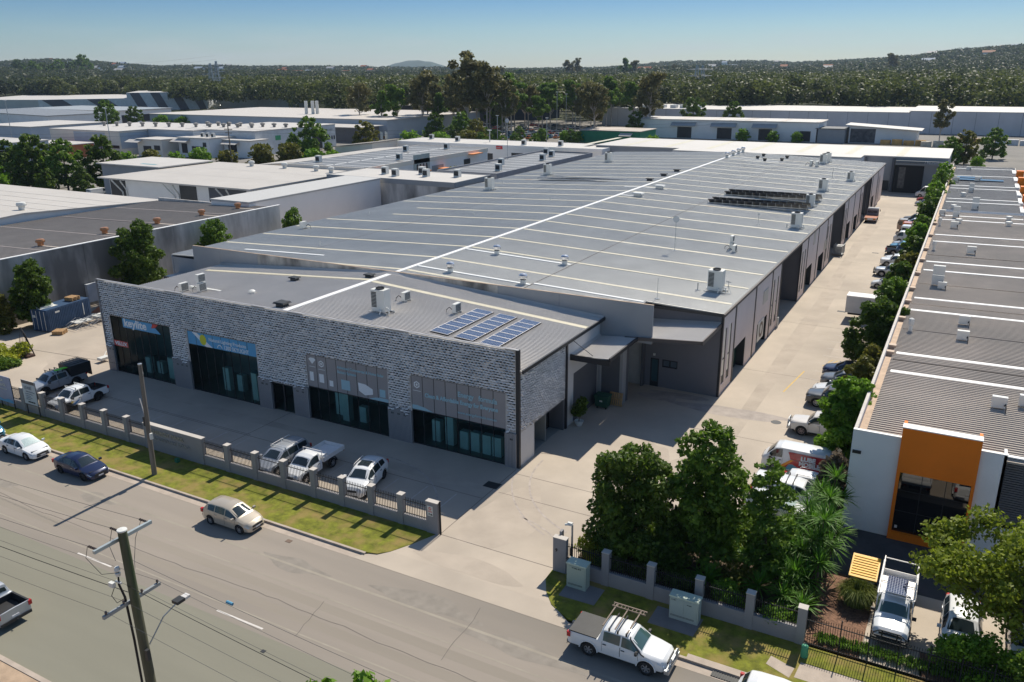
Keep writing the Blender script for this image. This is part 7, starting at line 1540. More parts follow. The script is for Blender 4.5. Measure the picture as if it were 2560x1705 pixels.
for k in range(14):
    x0, y0 = -63.0+random.uniform(-.2, 1.2), 6.3+k*.42; a = random.uniform(-.3, .3)
    m.tube([(x0, y0, .15+.04*k), (x0+2.0, y0+a, .2+.04*k), (x0+2.1, y0+1.4+a, .9), (x0+.1, y0+1.4, .85), (x0, y0, .15+.04*k)], .035, 4)
m.build('frames', steel, RK); MB().box(-62.8, -61.4, 7.2, 9.2, .5, .6).box(-62.6, -61.2, 9.6, 11.2, .6, .75).build('sheets', acwhite, RK)
RK = thing('pipe_stack', 'rusty brown frames stacked against the wall behind the aluminium racks', 'frame stack', (-64, 12.5, 0)); m = MB()
for k in range(9): m.tube([(-65+.1*k, 11.3+.1*k, .3+.1*k), (-61.5, 13.8+.1*k, .5+.1*k)], .05, 4)
m.build('frames', mat('rust_brown', (0.28, 0.13, 0.08)), RK)
tag(MB().box(-68.75, -68.3, 13.6, 15.6, .6, 2.9).build('white_cabinet', mat('pale_blue_cabinet', (0.5, 0.53, 0.58))), 'pale panel cabinet mounted low on the stained concrete wall behind the screen end', 'cabinet')
AF = thing('glass_rack', 'black steel A frame rack standing by the hedge in the left yard', 'rack', (-58.6, -.8, 0)); m = MB()
for k in range(5):
    x = -60.4+k*.85; y = .1-k*.38; m.tube([(x-.45, y-.3, 0), (x, y, 2.2), (x+.45, y+.3, 0)], .05, 5)
m.tube([(-60.4, .1, 2.2), (-57.0, -1.42, 2.2)], .05, 5).tube([(-60.4, .1, .25), (-56.6, -1.6, .25)], .06, 5).build('frame', blackm, AF); MB().box(-57.4, -56.4, -2.0, -1.2, 0, .25).build('base', mat('rust_dark', (0.1, 0.06, 0.05)), AF)
q = MB().box(-48.9, -48.2, .6, 1.6, .25, .5).tube([(-48.9, 1.4, .4), (-49.6, 2.2, .6)], .04, 5); tag(q.build('hand_trolley', acwhite), 'small white trolley left beside the left end of the screen', 'trolley')
BN = thing('wheelie_bin', 'large dark green bin under the awning beside the side passage', 'bin', (1.0, 13.6, 0)); gb = mat('bin_green', (0.02, 0.09, 0.06), 0.5)
MB().add([(.45, 13.2, .15), (1.5, 13.2, .15), (1.5, 13.95, .15), (.45, 13.95, .15), (.35, 13.1, 1.1), (1.6, 13.1, 1.1), (1.6, 14.05, 1.1), (.35, 14.05, 1.1)], [(0, 1, 5, 4), (1, 2, 6, 5), (2, 3, 7, 6), (3, 0, 4, 7), (3, 2, 1, 0)]).build('body', gb, BN)
MB().box(.3, 1.65, 13.05, 14.1, 1.1, 1.2).build('lid', gb, BN); MB().box(.55, .65, 13.2, 13.3, 0, .15).box(1.35, 1.45, 13.2, 13.3, 0, .15).build('castor', blackm, BN); MB().box(.85, 1.1, 13.12, 13.15, .65, .8).build('sticker', acwhite, BN)
YB = thing('skip_bin', 'rubbish skip with bright yellow ribbed lid behind the tufty shrub', 'bin', (24.1, -3.9, 0)); ye = mat('yellow_lid', (0.80, 0.42, 0.01), 0.5)
MB().add([(23.6, -4.5, .1), (24.7, -4.5, .1), (24.7, -3.1, .1), (23.6, -3.1, .1), (23.5, -4.6, 1.0), (24.8, -4.6, 1.0), (24.8, -3.0, 1.35), (23.5, -3.0, 1.35)], [(0, 1, 5, 4), (1, 2, 6, 5), (2, 3, 7, 6), (3, 0, 4, 7)]).build('body', mat('skip_grey', (0.3, 0.3, 0.27)), YB)
m = MB().add([(23.42, -4.7, 1.08), (24.88, -4.7, 1.08), (24.88, -2.85, 1.46), (23.42, -2.85, 1.46), (23.42, -4.7, 1.02), (24.88, -4.7, 1.02), (24.88, -2.85, 1.38), (23.42, -2.85, 1.38)], [(0, 1, 2, 3), (4, 5, 1, 0), (5, 6, 2, 1), (7, 4, 0, 3)])
for k in range(8): yy0 = -4.5+k*.2; m.box(23.5, 24.8, yy0, yy0+.12, 1.06+(yy0+4.7)*.205, 1.115+(yy0+4.7)*.205)
m.build('lid', ye, YB)
SK = thing('mesh_cage_trolley', 'silver wire cage trolley parked by the recess of the lane side wall', 'trolley', (9.7, 87.5, 0)); m = MB()
m.box(9.0, 10.4, 86.6, 88.8, .25, .35)
for k in range(8): x = 9.0+k*.2; m.box(x-.02, x+.02, 86.6, 86.64, .3, 1.7)
for k in range(8): y = 86.6+k*.31; m.box(10.36, 10.4, y-.02, y+.02, .3, 1.7).box(9.0, 9.04, y-.02, y+.02, .3, 1.7)
m.box(9.0, 10.4, 86.6, 86.65, 1.66, 1.72).box(10.35, 10.4, 86.6, 88.8, 1.66, 1.72).build('cage', steel, SK); MB().box(9.15, 10.2, 86.8, 88.6, .4, 1.5).build('load', mat('wrapped_load', (0.45, 0.45, 0.44), 0.6, var=0.4, scale=3), SK)
tag(MB().tube([(9.35, 44.3, 0), (9.35, 44.3, 1.2)], .12, 10).build('bollard', acwhite), 'white bollard at the first recess of the lane side wall', 'bollard')
for i, (x, y, c_, lab) in enumerate(((-248, 96, ('red', 'blue'), 'skip with red lid and blue body in the left yard'), (-240, 93, ('yellow', 'yellow'), 'open yellow skip beside the red lidded one'))):
    t = thing('skip_bin', lab, 'bin', (x, y, 0), group='skips in the left yard'); MB().box(x-2.2, x+2.2, y-1.5, y+1.5, 0, 2.4).build('body', mat('skip_'+c_[1], {'blue': (0.06, 0.14, 0.2), 'yellow': (0.6, 0.33, 0.03)}[c_[1]]), t)
    MB().add([(x-2.3, y-1.6, 2.4), (x+2.3, y-1.6, 2.4), (x+2.3, y+1.6, 4.3 if i == 0 else 3.4), (x-2.3, y+1.6, 4.3 if i == 0 else 3.4)], [(0, 1, 2, 3)]).build('lid', mat('lid_'+c_[0], {'red': (0.6, 0.06, 0.05), 'yellow': (0.65, 0.4, 0.03)}[c_[0]]), t)
# stock in the far yard
for i, (x, y, c_, lab) in enumerate(((2, 300, (0.5, 0.3, 0.1), 'long orange timber stack before the plain white shed wall'), (24, 320, (0.4, 0.22, 0.1), 'brown timber stack by the precast wall'), (40, 316, (0.6, 0.6, 0.6), 'stack of pale sheets by the precast wall'), (16, 298, (0.6, 0.52, 0.4), 'cream pallets of stock in the far yard'))):
    q = MB()
    for k in range(4): q.box(x-8+k*4, x-4.5+k*4, y-1, y+1, -.2, 1.6+.3*(k % 2))
    tag(q.build('timber_stack', mat('stock_%d' % i, c_, var=0.3)), lab, 'timber stack', 'stacks in the far yard')
# ================================================================== TREES AND PLANTS
def blobs_leaves(blobs, n, size, up=.25, elong=1.7, shell=.55):
    """n leaf quads spread in ellipsoid blobs (cx,cy,cz,rx,ry,rz)"""
    B = np.array(blobs, float); vol = (B[:, 3]*B[:, 4]*B[:, 5])**(2/3.); idx = RNG.choice(len(B), n, p=vol/vol.sum()); b = B[idx]
    d = RNG.normal(size=(n, 3)); d /= np.linalg.norm(d, axis=1, keepdims=True)
    r = shell+(1.08-shell)*RNG.random(n)**.8; c = b[:, :3]+d*b[:, 3:6]*r[:, None]
    nrm = d*.6+RNG.normal(size=(n, 3))*.7; nrm[:, 2] += up; nrm /= np.linalg.norm(nrm, axis=1, keepdims=True)
    a = np.cross(nrm, RNG.normal(size=(n, 3))); a /= np.linalg.norm(a, axis=1, keepdims=True); t = np.cross(nrm, a)
    s = size*(.6+.8*RNG.random(n))[:, None]; a *= s*elong*.5; t *= s*.5
    return c, a, t
def leaf_mesh(c, a, t, droop=None):
    n = len(c); v = np.empty((n, 4, 3)); v[:, 0] = c-a; v[:, 1] = c-t+a*.15; v[:, 2] = c+a; v[:, 3] = c+t+a*.15
    if droop: v[:, 2, 2] -= droop
    return v.reshape(-1, 3)
def quads_obj(name, v, m, parent=None, smooth=False, world=False):
    n = len(v)//4; me = bpy.data.meshes.new(name); me.vertices.add(len(v)); me.vertices.foreach_set('co', np.ascontiguousarray(v, dtype=np.float32).ravel())
    me.loops.add(n*4); me.loops.foreach_set('vertex_index', np.arange(n*4, dtype=np.int32)); me.polygons.add(n); me.polygons.foreach_set('loop_start', np.arange(0, n*4, 4, dtype=np.int32)); me.polygons.foreach_set('loop_total', np.full(n, 4, dtype=np.int32))
    me.materials.append(m); me.update(calc_edges=True); o = bpy.data.objects.new(name, me); COL.objects.link(o); o.parent = parent; return o
Ldark = leafmat('leaf_dark_green', (0.030, 0.062, 0.012), (0.14, 0.22, 0.025), yellow=(0.34, 0.40, 0.04))
Lmid = leafmat('leaf_mid_green', (0.04, 0.09, 0.014), (0.19, 0.31, 0.03), yellow=(0.42, 0.48, 0.05))
Lbright = leafmat('leaf_bright_green', (0.06, 0.14, 0.015), (0.24, 0.42, 0.03), yellow=(0.50, 0.58, 0.05))
Lolive = leafmat('leaf_olive', (0.07, 0.08, 0.018), (0.24, 0.23, 0.035), yellow=(0.42, 0.34, 0.05))
Lyell = leafmat('leaf_yellow_green', (0.136, 0.170, 0.020), (0.425, 0.459, 0.034), yellow=(0.680, 0.612, 0.051))
Lgum = leafmat('leaf_gum', (0.08, 0.085, 0.03), (0.22, 0.20, 0.075), yellow=(0.32, 0.23, 0.10))
Lfar = leafmat('leaf_far_forest', (0.022, 0.036, 0.010), (0.15, 0.175, 0.045), yellow=(0.17, 0.17, 0.05), ns=.06, wi=.16)
Lblade = leafmat('blade_green', (0.04, 0.11, 0.012), (0.14, 0.32, 0.025), yellow=(0.30, 0.46, 0.04))
def tree(name, label, cat, loc, h, blobs, n, size, lm, trunk_r=.12, bark=None, limbs=True, group=None, fork=.35, elong=1.7, up=.25, shell=.5):
    T = thing(name, label, cat, loc, 0, group)
    c, a, t = blobs_leaves(blobs, n, size, up, elong, shell); quads_obj('crown', leaf_mesh(c, a, t), lm, T)
    m = MB(); z0 = h*fork; top = max(b[2] for b in blobs)
    m.tube([(0, 0, -.1), (random.uniform(-.05, .05)*h*.3, random.uniform(-.05, .05)*h*.3, z0), (0, 0, top*.9)], [trunk_r, trunk_r*.75, trunk_r*.25], 8)
    if limbs:
        for b in blobs[:14]:
            zz = min(z0*random.uniform(.7, 1.3), b[2]*.8); m.tube([(0, 0, zz), (b[0]*.5, b[1]*.5, (zz+b[2])*.5-.1), (b[0]*.9, b[1]*.9, b[2])], [trunk_r*.5, trunk_r*.35, trunk_r*.12], 5)
    m.build('trunk', bark or barkm, T, world=False); return T
def conic(h, w, k, base=.12, top=.15, sq=.75, seed=0, jit=.2):
    """many small clumps filling a tall oval crown that tapers to its tip"""
    rs = random.Random(seed); out = []; n = k*6
    for i in range(n):
        f = ((i+.5)/n)**.95
        z = h*(base+(1-base)*f*.95); R = w/2*math.sqrt(max(.03, 1-((f-.38)/.66)**2))
        an = i*2.399+rs.uniform(-.5, .5); s = max(.28, min(.95, w*.15)*rs.uniform(.7, 1.25)*(1-.35*f)); rr_ = max(0, R-s*.6)*rs.uniform(.45, 1.05)
        out.append((rr_*math.cos(an), rr_*math.sin(an), min(z+rs.uniform(-jit, jit), h-s*sq*.8), s, s, s*sq))
    for i in range(k//2): f = (i+.5)/(k//2); out.append((0, 0, h*(base+(1-base)*f*.75), w*.2, w*.2, h*.08))
    return out
tree('garden_tree', 'broad dark round headed tree nearest the driveway in the garden corner', 'tree', (11.6, -7.2, 0), 7.3, conic(7.3, 5.9, 10, .06, .5, .8, 3), 21000, .16, Ldark, .17)
tree('garden_tree', 'tallest conical tree with airy glossy foliage in the garden corner', 'tree', (15.5, -5.9, 0), 9.3, conic(9.2, 4.9, 13, .10, .15, .6, 5), 12500, .17, Lmid, .15, elong=1.9)
tree('garden_tree', 'thin sparse tree in front of the white canopy pickup in the garden corner', 'tree', (19.0, -6.3, 0), 7.8, conic(7.7, 3.5, 9, .12, .3, .4, 8, .35), 5200, .17, Lmid, .10)
# low planting under the trees
sp = [(9.9, -8.6, 1.6, 1.3, Lyell, 'yellow green hedge bush at the driveway corner of the garden bed'), (10.4, -5.6, 1.4, 1.2, Lyell, 'yellow green hedge bush on the lane side of the dark round tree'), (13.6, -3.9, 1.3, 1.1, Lyell, 'yellow bush behind the two big garden trees, left one'), (16.6, -3.3, 1.4, 1.2, Lyell, 'yellow bush behind the tallest garden tree'), (17.8, -7.6, 1.6, 1.5, Lolive, 'dull shrub below the sparse garden tree'), (12.9, -9.2, 1.2, 1.3, Ldark, 'dark shrub against the garden fence, second bay'), (15.3, -9.3, 1.1, 1.3, Ldark, 'dark shrub behind the two door cabinet'),
      (18.0, -9.3, 1.3, 1.2, Lbright, 'bright shrub behind the garden fence, fourth bay'), (20.6, -9.6, 1.2, 1.2, Lbright, 'bright shrub behind the garden fence, last bay'), (19.6, -3.6, 2.0, 1.7, Lmid, 'leafy shrub in front of the first parked car'), (17.0, -1.9, 1.8, 1.5, Lmid, 'leafy shrub beside the first bay, close to the kerb'), (20.3, -1.2, 2.4, 1.5, Lmid, 'shrub between the sunshade car and the pale wall'), (11.3, -9.4, 1.2, 1.2, Lmid, 'green shrub against the garden fence, first bay'), (14.2, -7.5, 1.8, 1.5, Ldark, 'dark undergrowth shrub between the two big trees'), (21.3, -7.9, 1.5, 1.2, Ldark, 'dark shrub by the last fence pier')]
for x, y, h, r_, lm, lab in sp:
    bl = [(random.uniform(-.4, .4)*r_, random.uniform(-.4, .4)*r_, h*random.uniform(.3, .75), r_*.6, r_*.6, h*.35) for _ in range(6)]
    tree('shrub', lab, 'shrub', (x, y, 0), h, bl, 2200, .12, lm, .04, limbs=False)
# spiky palms
def spiky(loc, h, label, nb=70, L=1.25, stems=1, wd=.07):
    T = thing('spiky_palm', label, 'palm', loc, 0, 'spiky palms in the garden bed'); V_ = []
    heads = [(0, 0, h)]+[(random.uniform(-.7, .7), random.uniform(-.7, .7), h*random.uniform(.55, .85)) for _ in range(stems-1)]
    for hx, hy, hz in heads:
        for k in range(nb):
            an = random.uniform(0, 6.283); el = random.uniform(-.35, 1.35); l = L*random.uniform(.7, 1.1)
            d = Vector((math.cos(an)*math.cos(el), math.sin(an)*math.cos(el), math.sin(el))); s = Vector((-math.sin(an), math.cos(an), 0))*wd*.5
            p0 = Vector((hx, hy, hz)); p1 = p0+d*l*.55; p2 = p0+d*l+Vector((0, 0, -.18*l*math.cos(el)))
            V_ += [p0-s*.6, p0+s*.6, p1+s, p1-s, p1-s, p1+s, p2+s*.15, p2-s*.15]
    quads_obj('crown', np.array([tuple(v) for v in V_]), Lblade, T)
    m = MB()
    for hx, hy, hz in heads: m.tube([(hx*.3, hy*.3, -.1), (hx*.7, hy*.7, hz*.6), (hx, hy, hz)], [.09, .07, .06], 6)
    m.build('trunk', barkm, T, world=False)
pal = [(20.9, .6, 3.6), (21.6, 1.6, 4.2), (20.5, -1.6, 3.4), (21.6, -.9, 4.0), (19.9, -3.2, 2.6), (21.0, -3.2, 3.4), (21.9, -2.6, 3.6), (20.3, -5.0, 2.4), (21.4, -5.0, 3.2), (22.0, -6.3, 2.6), (20.9, -6.9, 2.0), (19.3, -8.4, 1.4), (20.6, -8.5, 1.3), (21.7, -8.9, 1.2), (18.1, -6.2, 1.6), (16.6, -8.7, 1.0), (21.8, -4.4, 4.4)]
names_ = ['beside the first parked car', 'topmost, against the pale wall corner', 'behind the leafy kerb shrub', 'tall one touching the pale wall', 'low one near the sunshade car', 'in the middle of the clump', 'tall one at the wall foot', 'in front of the clump, left side', 'in front of the clump, centre', 'at the right edge above the yellow lid', 'low one in the shade', 'small one behind the fourth fence bay', 'bright small one behind the last fence bay', 'small one by the last fence pier', 'beside the sparse tree trunk', 'small one behind the two door cabinet', 'tallest one of the clump near the wall']
for (x, y, h), nm in zip(pal, names_): spiky((x, y, 0), h*.88, 'spiky leaved palm, '+nm, stems=1 if h < 2 else 3)
# grass tussocks
def tussock(name, label, loc, r_, h, n, lm, cat='grass clump', wd=.035):
    T = thing(name, label, cat, loc); V_ = []
    for k in range(n):
        an = random.uniform(0, 6.283); rr_ = r_*random.random()**.5*.5; p0 = Vector((rr_*math.cos(an), rr_*math.sin(an), 0)); an2 = an+random.uniform(-.6, .6); o_ = r_*random.uniform(.3, 1.0)
        p1 = p0+Vector((math.cos(an2)*o_*.45, math.sin(an2)*o_*.45, h*random.uniform(.7, 1.0))); p2 = p1+Vector((math.cos(an2)*o_*.45, math.sin(an2)*o_*.45, -h*random.uniform(.1, .5))); s = Vector((-math.sin(an2), math.cos(an2), 0))*wd*.5
        V_ += [p0-s, p0+s, p1+s, p1-s, p1-s, p1+s, p2+s*.2, p2-s*.2]
    quads_obj('foliage', np.array([tuple(v) for v in V_]), lm, T); return T
tussock('tufty_shrub', 'big rounded tufty grass shrub on the mulch in front of the yellow lidded skip', (24.05, -5.75, 0), 1.0, 1.2, 1500, leafmat('tuft_green', (0.085, 0.119, 0.025), (0.272, 0.306, 0.068)))
for i in range(13):
    tussock('strappy_plant', 'strappy green plant in the low row behind the iron fence, %s from the left' % ['first', 'second', 'third', 'fourth', 'fifth', 'sixth', 'seventh', 'eighth', 'ninth', 'tenth', 'eleventh', 'twelfth', 'thirteenth'][i], (22.9+i*.52, -9.75-.0*i+random.uniform(-.1, .1), 0), .42, .42, 120, Lbright)['group'] = 'strappy plants behind the iron fence'
# row between the lane and the tan roofed building
lane = [(21.2, 10.4, 7.6, 4.6, Lbright, 7000, 'bright green tree overhanging the tan roof corner near the old four wheel drive'), (21.3, 3.9, 4.4, 2.4, leafmat('leaf_brownish', (0.068, 0.068, 0.051), (0.204, 0.153, 0.102), yellow=(0.510, 0.425, 0.340)), 1800, 'brownish flowering shrub tree beside the painted van'),
        (21.0, 18.0, 6.6, 3.4, Lolive, 3000, 'fine leaved olive tree beside the navy SUV'), (20.9, 26.2, 5.2, 2.6, Lolive, 1700, 'second fine leaved olive tree near the charcoal car'),
        (20.7, 33.0, 7.6, 5.8, Ldark, 9000, 'large dark lane side tree over the white box truck'), (20.9, 42.5, 7.4, 4.6, Lmid, 4200, 'lane side tree just past the white box truck'), (21.0, 52, 7.2, 4.4, Ldark, 3800, 'dark lane side tree near the pale bonnet car'),
        (21.1, 61.5, 6.6, 4.0, Lolive, 2200, 'olive brown lane side tree before the bullbar four wheel drive'), (21.0, 70, 7.2, 4.2, Ldark, 2600, 'lane side tree by the dark blue pickup'), (21.0, 79, 7.4, 4.2, Lbright, 2400, 'bright lane side tree beside the orange truck'), (21.0, 88.5, 7.2, 4.2, Lmid, 2000, 'lane side tree beside the black pickup'), (21.0, 98.5, 7.8, 4.4, Ldark, 1900, 'lane side tree before the small silver hatchback'), (21.0, 109, 8.6, 4.8, Lmid, 1900, 'lane side tree by the tall white van'), (21.2, 121, 8.6, 4.8, Lbright, 1800, 'lane side tree well past the bluish roof strip'), (21.3, 134, 9.0, 5.0, Lmid, 1700, 'lane side tree near the end workshop, second from the end'), (21.3, 148, 9.2, 5.0, Lbright, 1700, 'last lane side tree in front of the end workshop')]
for i, (x, y, h, w_, lm, n, lab) in enumerate(lane):
    tree('lane_tree', lab, 'tree', (x, y, 0), h, conic(h, w_, 7, .18, .6, .8, 20+i), int(n*1.7), .19 if y < 50 else .28, lm, .1, group='trees between the lane and the tan roof')
# big olive tree bottom right, in several lumps
bl = [(random.uniform(-4.6, 4.2), random.uniform(-1.9, 2.6), random.uniform(2.6, 6.9), .8, .8, .6) for _ in range(90)]
bl = [(x, y, min(z, 6.9-max(0, -x-1.0)*.75), a, b, c_) for x, y, z, a, b, c_ in bl]
tree('olive_tree', 'wide olive green tree covering parked cars in the lower right corner', 'tree', (31.4, -6.6, 0), 7.6, bl, 17000, .145, leafmat('leaf_golden_olive', (0.08, 0.12, 0.014), (0.30, 0.36, 0.03), yellow=(0.6, 0.58, 0.05)), .2, shell=.3)
bl = [(random.uniform(-1.9, 1.9), random.uniform(-.7, .7), random.uniform(.6, 2.2), .7, .7, .55) for _ in range(16)]
tree('bushy_tree', 'bright green bush beside the iron fence at the lower right corner', 'shrub', (29.7, -9.9, 0), 2.8, bl, 9000, .115, Lbright, .06, shell=.3)
tree('bushy_tree', 'leafy bush filling the extreme lower right corner of the picture', 'shrub', (33.0, -10.4, 0), 3.6, [(b[0]*1.3, b[1], b[2]*1.25, .85, .8, .7) for b in bl], 9000, .12, Lmid, .06, shell=.3)
# verge trees at the bottom picture edge (crowns only just reach into view)
for i, (px_, y) in enumerate(((772, -33.0), (824, -33.4), (925, -33.2))):
    v = fw*F_PX+r2*(px_-1280)-u2*(1697-852.5); t_ = (y-CAM.y)/v.y; X_, Z_ = CAM.x+v.x*t_, CAM.z+v.z*t_
    h = Z_+.08 if i else Z_-.1
    tree('verge_tree', 'tip of a green tree at the bottom picture edge, %s of three' % ['leftmost', 'middle', 'rightmost and widest'][i], 'tree', (X_, y, 0), h, [(0, 0, h-.5, .22, .25, .5), (0, 0, h-1.3, .6, .6, .7), (-.2, 0, h-2.6, 1.2, 1.2, 1)] if i < 2 else [(-.3, 0, h-.35, .4, .4, .3), (.35, 0, h-.45, .45, .4, .3), (0, 0, h-1.4, .9, .8, .7), (-.2, 0, h-2.6, 1.2, 1.2, 1)], 1600, .16, Lbright, .1, group='verge trees along the near side')
# left yard trees in front of the stained wall
for i, (x, y, h, w_, lm, n, lab) in enumerate(((-66.0, 5.4, 8.0, 5.0, Ldark, 6000, 'dark leafy tree against the stained wall behind the blue container'), (-65.6, 19.6, 10.1, 7.0, Ldark, 9000, 'largest dark green tree against the stained wall, behind the screen corner'), (-65.8, 32.0, 8.4, 5.4, Lmid, 4500, 'middle sized tree against the stained wall, behind the grey parapet end'), (-64.5, 46.4, 8.0, 4.6, Lmid, 3000, 'round tree at the far end of the stained wall'), (-68.0, 2.0, 4.8, 4.2, Lolive, 3000, 'grey green bush at the left picture edge against the stained wall'))):
    tree('yard_tree', lab, 'tree', (x, y, 0), h, conic(h, w_, 9, .12, .45, .8, 40+i), int(n*1.6), .22, lm, .13)
bl = [(random.uniform(-4.5, 3.2), random.uniform(-2.2, 1.4), random.uniform(.3, 1.1), 1.0, 1.0, .55) for _ in range(26)]
tree('clipped_hedge', 'yellow and green hedge mound at the left picture edge beside the A frame rack', 'hedge', (-60.0, -3.0, 0), 1.6, bl, 9000, .17, Lyell, .05, limbs=False)
tree('clipped_hedge', 'low green hedge in front of the yellow hedge mound', 'hedge', (-57.0, -4.6, 0), 1.0, [(random.uniform(-3, 1.6), random.uniform(-.8, .8), random.uniform(.2, .7), .7, .7, .4) for _ in range(14)], 4500, .16, Lmid, .05, limbs=False)
# potted plant
PT = thing('potted_plant', 'bushy plant in a round white pot beside the dark roller door', 'potted plant', (.75, 9.1, 0))
MB().lathe([(0, 0), (.22, 0), (.38, .35), (.40, .42), (.35, .42), (.32, .36), (0, .36)], (.75, 9.1, 0), 18).build('pot', acwhite, PT, smooth=True)
c, a, t = blobs_leaves([(0, 0, 1.5, .6, .6, .55), (.2, .1, 2.1, .45, .45, .4), (-.2, 0, 1.1, .4, .4, .3)], 900, .16); quads_obj('foliage', leaf_mesh(c, a, t), Ldark, PT); MB().tube([(0, 0, .35), (0, 0, 1.6)], .04, 6).build('stem', barkm, PT, world=False)
# mid distance trees, one shape each, then copies with own label
def mproto(name, h, w_, lm, n, size, bark=None, gum=False, seed=1):
    rs = random.Random(seed)
    if gum:
        bl = []
        for k in range(26):
            an = rs.uniform(0, 6.28); z = h*rs.uniform(.42, .95); rr_ = w_*.5*rs.uniform(.05, .85)*(1.15-abs(z/h-.68)*1.6); s = w_*.5*rs.uniform(.18, .36); bl.append((rr_*math.cos(an), rr_*math.sin(an), z, s, s, s*.8))
        return tree(name, 'x', 'tree', (0, 0, 0), h, bl, n, size, lm, .3, gumbark, True, fork=.42, shell=.2)
    return tree(name, 'x', 'tree', (0, 0, 0), h, conic(h, w_, 7, .1, .5, .8, seed), n, size, lm, .2, bark or barkm, True, shell=.4)
pool = [mproto('broad_tree', 10, 9, Lmid, 4200, .38, seed=1), mproto('broad_tree', 10, 8, Ldark, 4200, .38, seed=2), mproto('broad_tree', 10, 8, Lolive, 4000, .38, seed=3), mproto('round_bush', 5, 6, Lbright, 1400, .4, seed=4), mproto('round_bush', 5, 6, Lolive, 1400, .4, seed=5), mproto('gum_tree', 25, 14, Lgum, 4200, .6, gum=True, seed=6), mproto('gum_tree', 25, 12, Lgum, 3600, .6, gum=True, seed=9), mproto('gum_tree', 22, 12, Lmid, 7000, .55, gum=True, seed=11), mproto('yellow_tree', 16, 15, leafmat('leaf_dull_yellow', (0.119, 0.136, 0.034), (0.306, 0.289, 0.085)), 2000, .8, seed=12), mproto('pointed_conifer', 16, 6, leafmat('leaf_conifer', (0.017, 0.034, 0.024), (0.051, 0.085, 0.051)), 1600, .6, seed=13)]
usedp = set()
def put(k, x, y, s, lab, grp=None, sz=None, rz=None):
    s = s*(1.22 if k < 5 else 1.1)
    p = pool[k]; o = p if k not in usedp else dup(p, (0, 0, 0)); usedp.add(k)
    o.location = (x, y, float(terrain(x, y))+.1); o.rotation_euler = (0, 0, random.uniform(0, 6.28) if rz is None else rz); o.scale = (s, s, sz or s); o['label'] = lab
    if grp: o['group'] = grp
    return o
G1 = 'dark yard trees behind the pale gable roof'
for k, x, y, s, lab in ((1, -178, 77, 1.15, 'tallest dark tree of the clump behind the pale gable roof'), (1, -190, 78, 1.0, 'left tree of the dark clump behind the pale gable roof'), (0, -170, 80, 1.05, 'right tree of the dark clump behind the pale gable roof'), (1, -166, 88, 1.1, 'rear right tree of the dark clump near the low white office'), (1, -184, 84, .9, 'rear tree of the dark clump behind the pale gable roof'), (3, -178, 66, 1.3, 'low bright round bush in front of the dark clump'), (1, -196, 84, .8, 'small tree at the left end of the dark clump'), (1, -160, 77, .6, 'small dark tree above the parked white cars'), (1, -166, 72, .55, 'little dark tree before the parked white cars')): put(k, x, y, s, lab, G1)
for i, (x, y, s, k) in enumerate(((-197, 118, .9, 3), (-190, 121, 1.0, 4), (-183, 124, .9, 3), (-176, 127, 1.1, 3), (-168, 130, 1.0, 4), (-158, 134, 1.3, 4), (-150, 137, 1.35, 4), (-143, 139, 1.1, 3), (-137, 141, 1.0, 3))): put(k, x, y, s, 'street bush in the hedge row before the offices, %s from the left' % ['first', 'second', 'third', 'fourth', 'fifth', 'sixth', 'seventh', 'eighth', 'ninth'][i], 'bushes before the office row')
for k, x, y, s, lab in ((0, -158, 155, 1.2, 'feathery tree standing in front of the lettered warehouse'), (2, -150, 173, 1.05, 'yellowish tree beside the dark roller door of the lettered warehouse'), (3, -147, 178, .9, 'small tree just right of the yellowish one'), (3, -143, 188, 1.4, 'broad green bush before the end of the lettered warehouse'), (3, -137, 197, 1.3, 'pale green rounded bush right of the lettered warehouse'), (1, -162, 232, 1.0, 'dark tree between the lettered warehouse and the cream roofed hall'), (0, -150, 232, 1.05, 'green tree by the low hip roof office'), (2, -140, 226, .9, 'yellowing tree near the two white flags'), (4, -131, 206, 1.3, 'yellow bush beside the tan mono pitch roof'), (1, -162, 160, .6, 'dark small tree left of the feathery tree'), (3, -154, 160, .7, 'low bush at the foot of the feathery tree'),
    (0, -358, 230, 1.25, 'broad tree before the long pale building, left part'), (1, -345, 236, 1.0, 'dark tree right of the broad one before the long pale building'), (3, -330, 240, 1.3, 'hedge bush before the long pale building, first'), (3, -320, 244, 1.2, 'hedge bush before the long pale building, second'), (3, -308, 250, 1.2, 'hedge bush before the long pale building, third'), (3, -300, 256, 1.1, 'hedge bush before the long pale building, fourth'), (2, -256, 300, .7, 'ragged shrub by the far containers'), (4, -262, 292, .9, 'yellowish shrub by the far containers'),
    (3, -75, 156, .9, 'green bush at the orange awning end of the striped roofs'), (4, -83, 112, .8, 'bush below the sage panel of the striped roof units'), (4, -82, 122, 1.0, 'yellow bush below the orange awnings of the striped roof units'), (3, -79, 140, .9, 'bush row at the far end of the striped roof units'), (3, -84, 100, .6, 'small bush at the near end of the striped roof units'),
    (2, 23.5, 238, .85, 'reddish brown tree at the right end of the end workshop'), (0, 19.5, 232, .7, 'green tree just left of the reddish brown tree'), (0, 31, 258, .8, 'lone green tree in the far yard at right'), (3, 27, 226, .6, 'low bush right of the reddish brown tree'),
    (3, -72, 232, 1.0, 'small green tree in front of the left dock awning'), (3, -57, 296, .8, 'young tree before the second dock door'), (3, -45, 296, .7, 'young tree before the third dock door'), (3, -36, 296, .7, 'bush by the last dock door'), (1, -88, 330, 1.3, 'dark tree left of the dock warehouse'), (1, -74, 345, 1.1, 'tree peeping over between the two big walls'), (1, -103, 296, .9, 'dark tree beside the green walled shop')): put(k, x, y, s, lab)
